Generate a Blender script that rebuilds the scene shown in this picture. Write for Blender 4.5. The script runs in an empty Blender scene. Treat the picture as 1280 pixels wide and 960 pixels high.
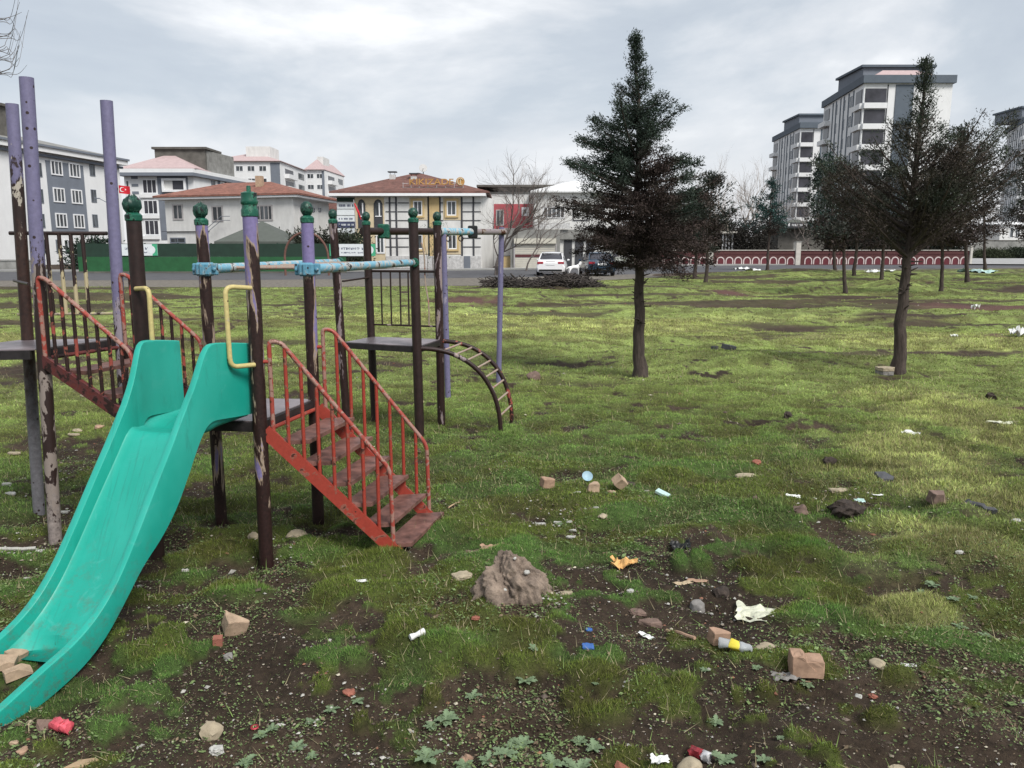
import bpy, bmesh, math, random
import numpy as np
from mathutils import Vector, Matrix, Euler
random.seed(5); RNG = np.random.default_rng(5)
scene = bpy.context.scene
COL = scene.collection
H, F = 1.7, 995.0
P = math.atan(170/995.0)

# ---------------------------------------------------------------- picture geometry
def ray(u, v):
    X = (u-640)/F; Y = (480-v)/F
    return np.array([X, math.cos(P)+Y*math.sin(P), -math.sin(P)+Y*math.cos(P)])
def G(u, v, z=0.0):
    r = ray(u, v); t = (z-H)/r[2]
    return np.array([0, 0, H])+t*r
def D(u, v, y):
    r = ray(u, v)
    return np.array([0, 0, H])+y/r[1]*r
def px(n, u, v):                      # n pixels at the ground seen at (u, v), in metres
    g = G(u, v); return n*math.hypot(g[1], H)/F

# ---------------------------------------------------------------- noise
def vn(x, y, seed):
    xi = np.floor(x).astype(np.int64); yi = np.floor(y).astype(np.int64)
    fx = x-xi; fy = y-yi
    fx = fx*fx*(3-2*fx); fy = fy*fy*(3-2*fy)
    def h(a, b):
        n = (a*374761393+b*668265263+seed*144269504) & 0xffffffff
        n = ((n ^ (n >> 13))*1274126177) & 0xffffffff
        n = n ^ (n >> 16)
        return (n & 0xffff)/65535.0
    return (h(xi, yi)*(1-fx)+h(xi+1, yi)*fx)*(1-fy)+(h(xi, yi+1)*(1-fx)+h(xi+1, yi+1)*fx)*fy
def fbm(x, y, o=4, seed=1):
    s = 0; a = 1; t = 0
    for k in range(o):
        s = s+a*(vn(x, y, seed+k*17)*2-1); t += a
        c, n = 0.8, 0.6
        x, y = (x*c-y*n)*2.03+5.1, (x*n+y*c)*2.03+1.7
        a *= 0.5
    return s/t*1.6
def ss(a, b, x):
    t = np.clip((x-a)/(b-a), 0, 1); return t*t*(3-2*t)

# ---------------------------------------------------------------- mesh builder
ORG = {}
def origin(o):
    return ORG.get(o.name, Vector((0, 0, 0))) if o else Vector((0, 0, 0))
class MB:
    def __init__(s): s.v = []; s.f = []; s.m = []; s.cur = 0
    def mat(s, i): s.cur = i; return s
    def add(s, vs, fs):
        b = len(s.v); s.v += [tuple(float(c) for c in p) for p in vs]
        for f in fs: s.f.append(tuple(i+b for i in f)); s.m.append(s.cur)
        return s
    def box(s, c, d, R=None, bev=0):
        bm = bmesh.new(); bmesh.ops.create_cube(bm, size=1)
        bmesh.ops.scale(bm, vec=d, verts=bm.verts)
        if bev: bmesh.ops.bevel(bm, geom=list(bm.edges), offset=bev, segments=1, affect='EDGES')
        M = Matrix.Translation(c) @ (R.to_4x4() if R else Matrix())
        bmesh.ops.transform(bm, matrix=M, verts=bm.verts)
        bm.verts.index_update()
        s.add([v.co for v in bm.verts], [[v.index for v in f.verts] for f in bm.faces]); bm.free(); return s
    def tube(s, pts, r, n=8, cap=True):
        pts = [Vector(p) for p in pts]; N = len(pts)
        rs = r if isinstance(r, (list, tuple)) else [r]*N
        vs = []; up = None
        for i, p in enumerate(pts):
            t = (pts[min(i+1, N-1)]-pts[max(i-1, 0)]).normalized()
            if up is None:
                up = Vector((0, 0, 1)) if abs(t.z) < .9 else Vector((1, 0, 0))
            a = t.cross(up).normalized(); up = a.cross(t).normalized()
            for k in range(n):
                q = 2*math.pi*k/n
                vs.append(p+(a*math.cos(q)+up*math.sin(q))*rs[i])
        fs = [(i*n+k, i*n+(k+1) % n, (i+1)*n+(k+1) % n, (i+1)*n+k) for i in range(N-1) for k in range(n)]
        if cap: fs += [tuple(range(n))[::-1], tuple(range((N-1)*n, N*n))]
        return s.add(vs, fs)
    def lathe(s, c, prof, n=16, axis=None):
        c = Vector(c); R = Vector((0, 0, 1)).rotation_difference(Vector(axis)).to_matrix() if axis else Matrix.Identity(3)
        vs = []
        for r, z in prof:
            for k in range(n):
                q = 2*math.pi*k/n
                vs.append(c+R @ Vector((r*math.cos(q), r*math.sin(q), z)))
        N = len(prof)
        fs = [(i*n+k, i*n+(k+1) % n, (i+1)*n+(k+1) % n, (i+1)*n+k) for i in range(N-1) for k in range(n)]
        fs += [tuple(range(n))[::-1], tuple(range((N-1)*n, N*n))]
        return s.add(vs, fs)
    def prism(s, poly, z0, z1):
        n = len(poly)
        z0s = z0 if hasattr(z0, '__len__') else [z0]*n; z1s = z1 if hasattr(z1, '__len__') else [z1]*n
        vs = [(p[0], p[1], z0s[i]) for i, p in enumerate(poly)]+[(p[0], p[1], z1s[i]) for i, p in enumerate(poly)]
        fs = [(i, (i+1) % n, (i+1) % n+n, i+n) for i in range(n)]+[tuple(range(n))[::-1], tuple(range(n, 2*n))]
        return s.add(vs, fs)
    def build(s, name, mats, parent=None, smooth=False, loc=None):
        me = bpy.data.meshes.new(name)
        o = Vector(loc) if loc is not None else origin(parent)
        me.from_pydata([(a-o.x, b-o.y, c-o.z) for a, b, c in s.v], [], s.f)
        if not isinstance(mats, (list, tuple)): mats = [mats]
        for m in mats: me.materials.append(m)
        if len(mats) > 1: me.polygons.foreach_set('material_index', s.m)
        if smooth:
            me.polygons.foreach_set('use_smooth', [True]*len(me.polygons))
            try: me.set_sharp_from_angle(angle=math.radians(smooth if smooth > 1 else 45))
            except Exception: pass
        bm = bmesh.new(); bm.from_mesh(me); bmesh.ops.recalc_face_normals(bm, faces=bm.faces); bm.to_mesh(me); bm.free()
        me.update()
        ob = bpy.data.objects.new(name, me); COL.objects.link(ob)
        if parent: ob.parent = parent
        elif loc is not None: ob.location = o
        ORG[ob.name] = o
        return ob
def tag(o, label=None, cat=None, group=None, kind=None):
    if label: o['label'] = label
    if cat: o['category'] = cat
    if group: o['group'] = group
    if kind: o['kind'] = kind
    return o
def thing(name, label, cat, loc, group=None):
    o = bpy.data.objects.new(name, None); COL.objects.link(o); o.location = loc
    o.empty_display_size = .2
    ORG[o.name] = Vector(loc); return tag(o, label, cat, group)
def raw_mesh(name, V, n, colr, mat, kind=None, parent=None):
    """V (N*n,3) loose n-gons with a colour per corner-vertex"""
    me = bpy.data.meshes.new(name); nv = len(V); nf = nv//n
    o = origin(parent); V = V-np.array(o)
    me.vertices.add(nv); me.vertices.foreach_set('co', V.astype(np.float32).ravel())
    me.loops.add(nv); me.loops.foreach_set('vertex_index', np.arange(nv, dtype=np.int32))
    me.polygons.add(nf); me.polygons.foreach_set('loop_start', np.arange(0, nv, n, dtype=np.int32))
    me.polygons.foreach_set('loop_total', np.full(nf, n, dtype=np.int32))
    if colr is not None:
        a = me.color_attributes.new('col', 'FLOAT_COLOR', 'POINT')
        a.data.foreach_set('color', np.concatenate([colr, np.ones((nv, 1))], 1).astype(np.float32).ravel())
    me.materials.append(mat); me.update(calc_edges=True)
    ob = bpy.data.objects.new(name, me); COL.objects.link(ob)
    if parent: ob.parent = parent
    if kind: ob['kind'] = kind
    return ob

# ---------------------------------------------------------------- materials
def new_mat(name):
    m = bpy.data.materials.new(name); m.use_nodes = True
    nt = m.node_tree; b = nt.nodes['Principled BSDF']; return m, nt, b
def N(nt, t, **kw):
    n = nt.nodes.new(t)
    for k, v in kw.items():
        if k in n.inputs: n.inputs[k].default_value = v
        else: setattr(n, k, v)
    return n
def rgb(c): return (c[0], c[1], c[2], 1)
def noise(nt, scale, detail=4, rough=.6, coord='Object', sc=(1, 1, 1), dist=0):
    tc = N(nt, 'ShaderNodeTexCoord'); mp = N(nt, 'ShaderNodeMapping'); mp.inputs['Scale'].default_value = sc
    no = N(nt, 'ShaderNodeTexNoise'); no.inputs['Scale'].default_value = scale; no.inputs['Detail'].default_value = detail
    no.inputs['Roughness'].default_value = rough; no.inputs['Distortion'].default_value = dist
    nt.links.new(tc.outputs[coord], mp.inputs[0]); nt.links.new(mp.outputs[0], no.inputs[0]); return no
def ramp(nt, src, a, b, c0=(0, 0, 0), c1=(1, 1, 1)):
    r = N(nt, 'ShaderNodeValToRGB'); r.color_ramp.elements[0].position = a; r.color_ramp.elements[1].position = b
    r.color_ramp.elements[0].color = rgb(c0); r.color_ramp.elements[1].color = rgb(c1)
    nt.links.new(src, r.inputs[0]); return r
def mix(nt, fac, a, b):
    m = N(nt, 'ShaderNodeMix', data_type='RGBA')
    for s, v in ((0, fac), (6, a), (7, b)):
        if hasattr(v, 'is_output') or hasattr(v, 'links'): nt.links.new(v, m.inputs[s])
        elif s == 0: m.inputs[0].default_value = v
        else: m.inputs[s].default_value = rgb(v)
    return m.outputs[2]
def bump(nt, b, src, strength=.3, dist=.01):
    bp = N(nt, 'ShaderNodeBump'); bp.inputs['Strength'].default_value = strength; bp.inputs['Distance'].default_value = dist
    nt.links.new(src, bp.inputs['Height']); nt.links.new(bp.outputs[0], b.inputs['Normal'])
def simple(name, c, rough=.7, var=.25, scale=8, metal=0, bmp=0, bd=.01, spec=.4, sc=(1, 1, 1)):
    m, nt, b = new_mat(name)
    no = noise(nt, scale, 5, .65, sc=sc)
    r = ramp(nt, no.outputs[0], .3, .7, [k*(1-var) for k in c], [min(1, k*(1+var)) for k in c])
    nt.links.new(r.outputs[0], b.inputs['Base Color'])
    b.inputs['Roughness'].default_value = rough; b.inputs['Metallic'].default_value = metal
    b.inputs['Specular IOR Level'].default_value = spec
    if bmp: bump(nt, b, no.outputs[0], bmp, bd)
    return m
def worn(name, paint, under, rust, cover=.5, scale=9, zs=.35, rough=.6, fine=.0, under_w=.06, zg=None):
    """chipped paint over a pale undercoat over rusty brown steel"""
    m, nt, b = new_mat(name)
    no = noise(nt, scale, 6, .62, sc=(1, 1, zs), dist=.4)
    src = no.outputs[0]
    if zg:
        tcz = N(nt, 'ShaderNodeTexCoord'); sz = N(nt, 'ShaderNodeSeparateXYZ'); nt.links.new(tcz.outputs['Object'], sz.inputs[0])
        mrz = N(nt, 'ShaderNodeMapRange'); mrz.inputs['From Min'].default_value = zg[0]; mrz.inputs['From Max'].default_value = zg[1]; mrz.inputs['To Max'].default_value = zg[2]; nt.links.new(sz.outputs[2], mrz.inputs[0])
        sb = N(nt, 'ShaderNodeMath', operation='SUBTRACT'); nt.links.new(no.outputs[0], sb.inputs[0]); nt.links.new(mrz.outputs[0], sb.inputs[1]); src = sb.outputs[0]
    n2 = noise(nt, 60, 3, .6)
    rr = ramp(nt, n2.outputs[0], .3, .75, [k*.6 for k in rust], [k*1.6 for k in rust])
    pp = ramp(nt, n2.outputs[0], .3, .75, [k*.85 for k in paint], [min(1, k*1.12) for k in paint])
    a = ramp(nt, src, cover-.01, cover+.01)
    c = ramp(nt, src, cover+under_w-.01, cover+under_w+.01)
    x = mix(nt, a.outputs[0], pp.outputs[0], under)
    y = mix(nt, c.outputs[0], x, rr.outputs[0])
    # small round chips
    vo = N(nt, 'ShaderNodeTexVoronoi'); vo.inputs['Scale'].default_value = 16
    tc = N(nt, 'ShaderNodeTexCoord'); nt.links.new(tc.outputs['Object'], vo.inputs[0])
    v = ramp(nt, vo.outputs['Distance'], .10+fine, .13+fine, (1, 1, 1), (0, 0, 0))
    z = mix(nt, v.outputs[0], y, rust)
    nt.links.new(z, b.inputs['Base Color']); b.inputs['Roughness'].default_value = rough
    b.inputs['Specular IOR Level'].default_value = .35
    bump(nt, b, a.outputs[0], .35, .002)
    return m
def glassy(name, c=(.03, .035, .04), rough=.12):
    m, nt, b = new_mat(name)
    no = noise(nt, 2.2, 2, .5, sc=(1, 1, .25)); r = ramp(nt, no.outputs[0], .42, .62, c, [k*2.6+.02 for k in c])
    nt.links.new(r.outputs[0], b.inputs['Base Color']); b.inputs['Roughness'].default_value = rough
    b.inputs['Specular IOR Level'].default_value = .4
    return m
def vcol(name, rough=.8, spec=.2, transl=0):
    m, nt, b = new_mat(name)
    a = N(nt, 'ShaderNodeVertexColor', layer_name='col')
    nt.links.new(a.outputs[0], b.inputs['Base Color']); b.inputs['Roughness'].default_value = rough
    b.inputs['Specular IOR Level'].default_value = spec
    if transl:
        t = N(nt, 'ShaderNodeBsdfTranslucent'); nt.links.new(a.outputs[0], t.inputs[0])
        mx = N(nt, 'ShaderNodeMixShader'); mx.inputs[0].default_value = transl
        nt.links.new(b.outputs[0], mx.inputs[1]); nt.links.new(t.outputs[0], mx.inputs[2])
        nt.links.new(mx.outputs[0], nt.nodes['Material Output'].inputs[0])
    return m
BROWN = (.022, .010, .009); RUST = (.055, .02, .013); PURP = (.15, .14, .24); CREAM = (.33, .28, .22)
M = {}
M['post_dark'] = worn('post_dark', (.30, .24, .20), (.24, .19, .2), BROWN, .36, 9, .25, .5)
M['post_mix'] = worn('post_mix', (.19, .16, .32), (.30, .23, .17), BROWN, .385, 9, .18, .5, under_w=.035, zg=(1.45, 1.85, .24))
M['post_pale'] = worn('post_pale', (.23, .20, .21), (.27, .23, .19), RUST, .50, 11, .3, .65, under_w=.03)
M['post_purple'] = worn('post_purple', PURP, (.26, .24, .32), BROWN, .66, 8, .3, .5, fine=.01)
M['post_brown'] = simple('post_brown', (.022, .011, .01), .5, .4, 30, bmp=.2, bd=.002)
M['red'] = worn('red_paint', (.30, .045, .03), (.24, .09, .065), (.06, .02, .015), .58, 14, 1, .45, under_w=.05)
M['red_rail'] = worn('red_rail', (.31, .06, .045), (.30, .17, .14), (.10, .035, .02), .50, 16, 1, .4, under_w=.12)
M['red_rust'] = worn('red_rust', (.28, .06, .045), (.2, .07, .05), BROWN, .42, 12, 1, .5, under_w=.03)
M['stringer_dark'] = worn('stringer_dark', (.12, .028, .025), (.1, .03, .03), BROWN, .48, 12, 1, .5)
M['tread'] = simple('tread_red', (.15, .075, .062), .5, .6, 12, bmp=.4, bd=.004)
M['yellow'] = worn('yellow_paint', (.50, .42, .18), (.4, .34, .22), (.07, .05, .03), .62, 18, 1, .5)
M['blue'] = worn('blue_paint', (.17, .38, .50), (.40, .42, .42), (.03, .025, .025), .50, 13, 1, .4, under_w=.10)
M['blueclamp'] = worn('blue_clamp', (.10, .26, .36), (.2, .3, .35), BROWN, .56, 20, 1, .5)
M['cap'] = worn('green_cap', (.010, .085, .055), (.03, .14, .09), (.008, .016, .014), .52, 25, 1, .35)
M['cap_dark'] = worn('dark_green_cap', (.008, .04, .03), (.03, .10, .07), (.010, .012, .012), .52, 30, 1, .4)
M['steel'] = simple('deck_steel', (.20, .17, .18), .38, .55, 3.5, metal=.35, spec=.5)
M['deckrim'] = simple('deck_rim', (.02, .017, .018), .5, .5, 20)
M['rung'] = worn('rung_paint', (.34, .27, .22), (.4, .22, .17), (.25, .06, .05), .58, 30, 1, .5)
def slide_mat():
    m, nt, b = new_mat('slide_plastic')
    n1 = noise(nt, 3, 5, .6, sc=(1, .6, .6)); r = ramp(nt, n1.outputs[0], .3, .75, (.006, .285, .22), (.03, .38, .31))
    n2 = noise(nt, 34, 5, .75); r2 = ramp(nt, n2.outputs[0], .695, .72)
    c = mix(nt, r2.outputs[0], r.outputs[0], (.02, .13, .11))
    n3 = noise(nt, 7, 4, .7, dist=1.5); r3 = ramp(nt, n3.outputs[0], .58, .78)
    n4 = noise(nt, 45, 4, .7, sc=(1, .06, .06)); r4 = ramp(nt, n4.outputs[0], .57, .70, (0, 0, 0), (.45, .45, .45)); c = mix(nt, r4.outputs[0], c, (.02, .17, .14))
    c2 = mix(nt, r3.outputs[0], c, (.05, .36, .30))
    tcs = N(nt, 'ShaderNodeTexCoord'); szs = N(nt, 'ShaderNodeSeparateXYZ'); nt.links.new(tcs.outputs['Object'], szs.inputs[0]); mz = N(nt, 'ShaderNodeMapRange'); mz.inputs['From Min'].default_value = .5; mz.inputs['From Max'].default_value = .03; nt.links.new(szs.outputs[2], mz.inputs[0])
    n5 = noise(nt, 16, 6, .8); r5 = ramp(nt, n5.outputs[0], .50, .68, (0, 0, 0), (.75, .75, .75)); mu = N(nt, 'ShaderNodeMath', operation='MULTIPLY'); nt.links.new(mz.outputs[0], mu.inputs[0]); nt.links.new(r5.outputs[0], mu.inputs[1])
    c2 = mix(nt, mu.outputs[0], c2, (.09, .12, .085))
    nt.links.new(c2, b.inputs['Base Color'])
    rr = ramp(nt, n1.outputs[0], .3, .7, (.30, .30, .30), (.5, .5, .5)); nt.links.new(rr.outputs[0], b.inputs['Roughness'])
    b.inputs['Specular IOR Level'].default_value = .35; b.inputs['Coat Weight'].default_value = .0
    bump(nt, b, n2.outputs[0], .06, .002); return m
M['slide'] = slide_mat()
M['white'] = simple('white_plaster', (.70, .71, .72), .85, .05, 1.2, sc=(1, 1, .4))
M['white_old'] = simple('old_white_plaster', (.62, .62, .61), .9, .12, 1.5, sc=(1, 1, .4))
M['cream'] = simple('cream_plaster', (.56, .47, .32), .85, .1, 2)
M['yellowtrim'] = simple('ochre_trim', (.52, .39, .20), .85, .12, 2)
M['grey'] = simple('grey_plaster', (.16, .18, .215), .85, .08, 1)
M['darkgrey'] = simple('dark_grey_plaster', (.10, .122, .15), .85, .08, 1)
M['concrete'] = simple('concrete', (.22, .22, .21), .95, .3, 1.2, bmp=.3)
M['concrete_dark'] = simple('concrete_dark', (.11, .105, .095), .95, .3, 1.2, bmp=.3)
M['frame'] = simple('window_frame', (.75, .76, .78), .5, .04, 3)
M['line'] = simple('joint_line', (.05, .052, .06), .8, .1, 3)
M['glass'] = glassy('window_glass')
M['glass_and_shade'] = simple('dark_glass_and_shade', (.045, .045, .055), .3, .4, .6)  # dark panes, and the painted shade of balcony recesses
M['pinkroof'] = simple('pink_roof', (.42, .32, .32), .8, .1, 2)
M['stonewhite'] = simple('stone_cladding', (.50, .50, .50), .9, .25, 6, bmp=.5, bd=.05)
def tile_mat(name, c):
    m, nt, b = new_mat(name)
    no = noise(nt, 1.5, 6, .75); r = ramp(nt, no.outputs[0], .3, .72, [k*.45 for k in c], [k*1.25 for k in c])
    tc = N(nt, 'ShaderNodeTexCoord'); w = N(nt, 'ShaderNodeTexWave'); w.bands_direction = 'Z'; w.inputs['Scale'].default_value = 2.6; w.inputs['Distortion'].default_value = 1.5
    w.inputs['Detail'].default_value = 3
    nt.links.new(tc.outputs['Object'], w.inputs[0])
    r2 = ramp(nt, w.outputs[0], .15, .5, [k*.35 for k in c], (1, 1, 1))
    mm = N(nt, 'ShaderNodeMix', data_type='RGBA', blend_type='MULTIPLY'); mm.inputs[0].default_value = .75
    nt.links.new(r.outputs[0], mm.inputs[6]); nt.links.new(r2.outputs[0], mm.inputs[7])
    nt.links.new(mm.outputs[2], b.inputs['Base Color']); b.inputs['Roughness'].default_value = .9
    bump(nt, b, w.outputs[0], .5, .08); return m
M['tile'] = tile_mat('clay_tile', (.34, .15, .11))
M['tile_old'] = tile_mat('old_clay_tile', (.22, .105, .085))
M['gdark'] = simple('dark_green_sheet', (.014, .036, .024), .7, .2, 2)
M['gmid'] = simple('green_sheet', (.018, .095, .034), .6, .2, 2)
M['tent'] = simple('tent_fabric', (.085, .095, .085), .85, .1, 3)
M['shutter'] = simple('shutter_cream', (.52, .50, .43), .6, .06, 3)
M['maroon'] = simple('maroon', (.09, .025, .03), .7, .1, 3)
M['redwall'] = simple('red_plaster', (.36, .075, .09), .85, .15, 2)
M['brickwall'] = simple('brick_wall_plaster', (.085, .032, .032), .9, .35, 9, bmp=.3, bd=.02)
M['brickred'] = simple('arch_infill_red', (.115, .026, .034), .9, .2, 4)
M['archwhite'] = simple('arch_white', (.55, .47, .46), .9, .12, 6)
M['pillar'] = simple('pale_pillar', (.48, .46, .42), .9, .15, 4)
M['banner'] = simple('banner_white', (.66, .70, .72), .6, .06, 4)
M['bannergreen'] = simple('banner_green', (.06, .36, .20), .6, .1, 4)
M['text_dark'] = simple('text_dark', (.05, .06, .12), .7, .1, 5)
M['gold'] = simple('gold_letters', (.45, .25, .08), .5, .2, 3, metal=.2)
M['metalpale'] = simple('pale_metal', (.42, .40, .40), .5, .15, 5, metal=.3)
M['dish'] = simple('dish_grey', (.42, .42, .42), .5, .1, 5)
M['black'] = simple('black_plastic', (.012, .013, .014), .45, .2, 10)
M['flag'] = simple('flag_red', (.55, .015, .03), .7, .08, 4)
M['flagwhite'] = simple('flag_white', (.8, .8, .8), .7, .03, 4)
M['bark'] = simple('bark', (.055, .042, .036), .95, .5, 26, bmp=1, bd=.02, sc=(1, 1, .25))
M['bark_far'] = simple('grey_bark', (.07, .06, .05), .95, .4, 20, sc=(1, 1, .3))
M['twig'] = simple('twig_grey', (.13, .11, .10), .95, .3, 10)
M['twig_dark'] = simple('dead_branches', (.05, .042, .038), .95, .6, 10)
M['leaf'] = vcol('foliage', .75, .15, .12)
M['grass'] = vcol('grass_blades', .7, .15, .22)
M['asphalt'] = simple('asphalt', (.075, .075, .082), .9, .22, 1.2, bmp=.2)
M['verge'] = simple('gravel_verge', (.14, .125, .105), .95, .55, 5, bmp=.5, bd=.03)
M['paleroad'] = simple('pale_pavement', (.30, .30, .30), .9, .15, .6)
M['kerb'] = simple('kerb_concrete', (.26, .26, .25), .9, .15, 3)
def ground_mat():
    m, nt, b = new_mat('ground_soil')
    a = N(nt, 'ShaderNodeVertexColor', layer_name='col')
    n1 = noise(nt, 26, 6, .8, 'Object'); r = ramp(nt, n1.outputs[0], .32, .68, (.45, .45, .45), (1.5, 1.5, 1.5))
    mm = N(nt, 'ShaderNodeMix', data_type='RGBA', blend_type='MULTIPLY'); mm.inputs[0].default_value = 1
    nt.links.new(a.outputs[0], mm.inputs[6]); nt.links.new(r.outputs[0], mm.inputs[7])
    nt.links.new(mm.outputs[2], b.inputs['Base Color']); b.inputs['Roughness'].default_value = .92
    b.inputs['Specular IOR Level'].default_value = .2
    n2 = noise(nt, 70, 5, .8, 'Object'); bump(nt, b, n2.outputs[0], .8, .012); return m
M['ground'] = ground_mat()
M['brickpiece'] = simple('clay_block', (.37, .27, .19), .95, .35, 14, bmp=.4, bd=.003)
M['brickorange'] = simple('orange_block', (.33, .215, .15), .95, .35, 14, bmp=.4, bd=.003)
M['brickred2'] = simple('red_brick_piece', (.26, .10, .07), .95, .35, 14, bmp=.4, bd=.003)
M['stone_tan'] = simple('tan_stone', (.33, .28, .20), .9, .25, 25, bmp=.5, bd=.004)
M['stone_grey'] = simple('grey_stone', (.20, .19, .18), .9, .3, 25, bmp=.5, bd=.004)
M['stone_pale'] = simple('pale_stone', (.40, .395, .37), .85, .15, 25, bmp=.3, bd=.003)
M['stone_brown'] = simple('brown_stone', (.16, .11, .09), .95, .35, 22, bmp=.7, bd=.006)
M['clod'] = simple('soil_clod', (.045, .034, .028), .98, .5, 35, bmp=1, bd=.01)
M['slabgrey'] = simple('dark_slab', (.07, .072, .08), .8, .2, 20)
M['paper'] = simple('white_litter', (.72, .73, .72), .6, .08, 12)
M['paper_tan'] = simple('tan_card', (.42, .33, .22), .8, .2, 14)
M['foam'] = simple('orange_foam', (.60, .36, .14), .9, .35, 40, bmp=.6, bd=.004)
M['wood'] = simple('broken_wood', (.36, .26, .16), .85, .3, 12, sc=(1, 1, 1))
M['bluelid'] = simple('pale_blue_lid', (.28, .42, .50), .5, .1, 12)
M['blueplastic'] = simple('blue_plastic', (.04, .12, .36), .5, .15, 12)
M['greenbox'] = simple('pale_green_box', (.42, .58, .55), .6, .15, 20)
M['pinkcan'] = simple('pink_can', (.62, .10, .13), .35, .5, 16, metal=.1)
M['canred'] = simple('can_red', (.30, .035, .045), .35, .7, 28, metal=.2)
M['canwhite'] = simple('can_white', (.55, .55, .56), .35, .3, 30, metal=.4)
M['yellowlabel'] = simple('yellow_label', (.65, .55, .06), .5, .1, 16)
M['bag'] = simple('bag_print', (.55, .56, .44), .35, .35, 18)
def clearp():
    m, nt, b = new_mat('clear_plastic'); b.inputs['Base Color'].default_value = (.5, .53, .55, 1)
    b.inputs['Roughness'].default_value = .2; b.inputs['Alpha'].default_value = .62; return m
M['clear'] = clearp()

def zsplit(name, lower, upper, z0, z1, cream=(.36, .32, .27), low2=None, zl=.35):
    """post paint worn differently along its height"""
    m, nt, b = new_mat(name)
    tc = N(nt, 'ShaderNodeTexCoord'); sep = N(nt, 'ShaderNodeSeparateXYZ'); nt.links.new(tc.outputs['Object'], sep.inputs[0])
    no = noise(nt, 26, 6, .7, sc=(1, 1, .5)); add_ = N(nt, 'ShaderNodeMath', operation='MULTIPLY_ADD'); add_.inputs[1].default_value = 1.1; nt.links.new(no.outputs[0], add_.inputs[0]); nt.links.new(sep.outputs[2], add_.inputs[2])
    a = ramp(nt, add_.outputs[0], 0, 1); a.color_ramp.elements[0].position = 0; mr = N(nt, 'ShaderNodeMapRange'); mr.inputs['From Min'].default_value = z0+.55-.04; mr.inputs['From Max'].default_value = z0+.55+.04
    nt.links.new(add_.outputs[0], mr.inputs[0])
    mr2 = N(nt, 'ShaderNodeMapRange'); mr2.inputs['From Min'].default_value = z1+.55-.02; mr2.inputs['From Max'].default_value = z1+.55+.02; nt.links.new(add_.outputs[0], mr2.inputs[0])
    vo = N(nt, 'ShaderNodeTexVoronoi'); vo.inputs['Scale'].default_value = 17; nt.links.new(tc.outputs['Object'], vo.inputs[0])
    v = ramp(nt, vo.outputs['Distance'], .13, .16, (1, 1, 1), (0, 0, 0))
    n2 = noise(nt, 40, 4, .7); lo = ramp(nt, n2.outputs[0], .3, .7, [k*.6 for k in lower], [k*1.6 for k in lower])
    x = lo.outputs[0]
    if low2:
        mr3 = N(nt, 'ShaderNodeMapRange'); mr3.inputs['From Min'].default_value = zl+.55-.25; mr3.inputs['From Max'].default_value = zl+.55+.25; nt.links.new(add_.outputs[0], mr3.inputs[0])
        l2 = ramp(nt, n2.outputs[0], .3, .7, [k*.7 for k in low2], [k*1.3 for k in low2]); x = mix(nt, mr3.outputs[0], l2.outputs[0], x)
    big = noise(nt, 9, 5, .6, sc=(1, 1, .5), dist=.5); pb = ramp(nt, big.outputs[0], .485, .495)
    cr = mix(nt, pb.outputs[0], cream, BROWN)
    x = mix(nt, mr.outputs[0], x, cr); up = ramp(nt, n2.outputs[0], .3, .7, [k*.85 for k in upper], [k*1.15 for k in upper])
    x = mix(nt, mr2.outputs[0], x, up.outputs[0]); x = mix(nt, v.outputs[0], x, BROWN)
    nt.links.new(x, b.inputs['Base Color']); b.inputs['Roughness'].default_value = .55; bump(nt, b, n2.outputs[0], .3, .002); return m
M['post_split'] = zsplit('post_split', (.035, .016, .012), PURP, 1.85, 2.15, cream=(.42, .38, .32), low2=(.16, .155, .17), zl=.75)
M['post_peeled'] = zsplit('post_peeled', (.20, .17, .16), PURP, .2, 1.62, cream=(.24, .20, .18))
M['post_peeled2'] = zsplit('post_peeled2', (.15, .14, .2), PURP, .5, 1.35, cream=(.25, .22, .26))
M['panel_bar'] = zsplit('panel_bar_paint', (.45, .40, .25), BROWN, .8, 1.6, cream=(.42, .36, .22))
M['panel_rail'] = worn('panel_rail', (.40, .36, .20), (.3, .26, .2), BROWN, .5, 12, 1, .5)
M['leafless'] = vcol('pebbles', .85, .2)
M['twig_pale'] = simple('pale_twig', (.26, .22, .19), .95, .2, 10)
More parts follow.
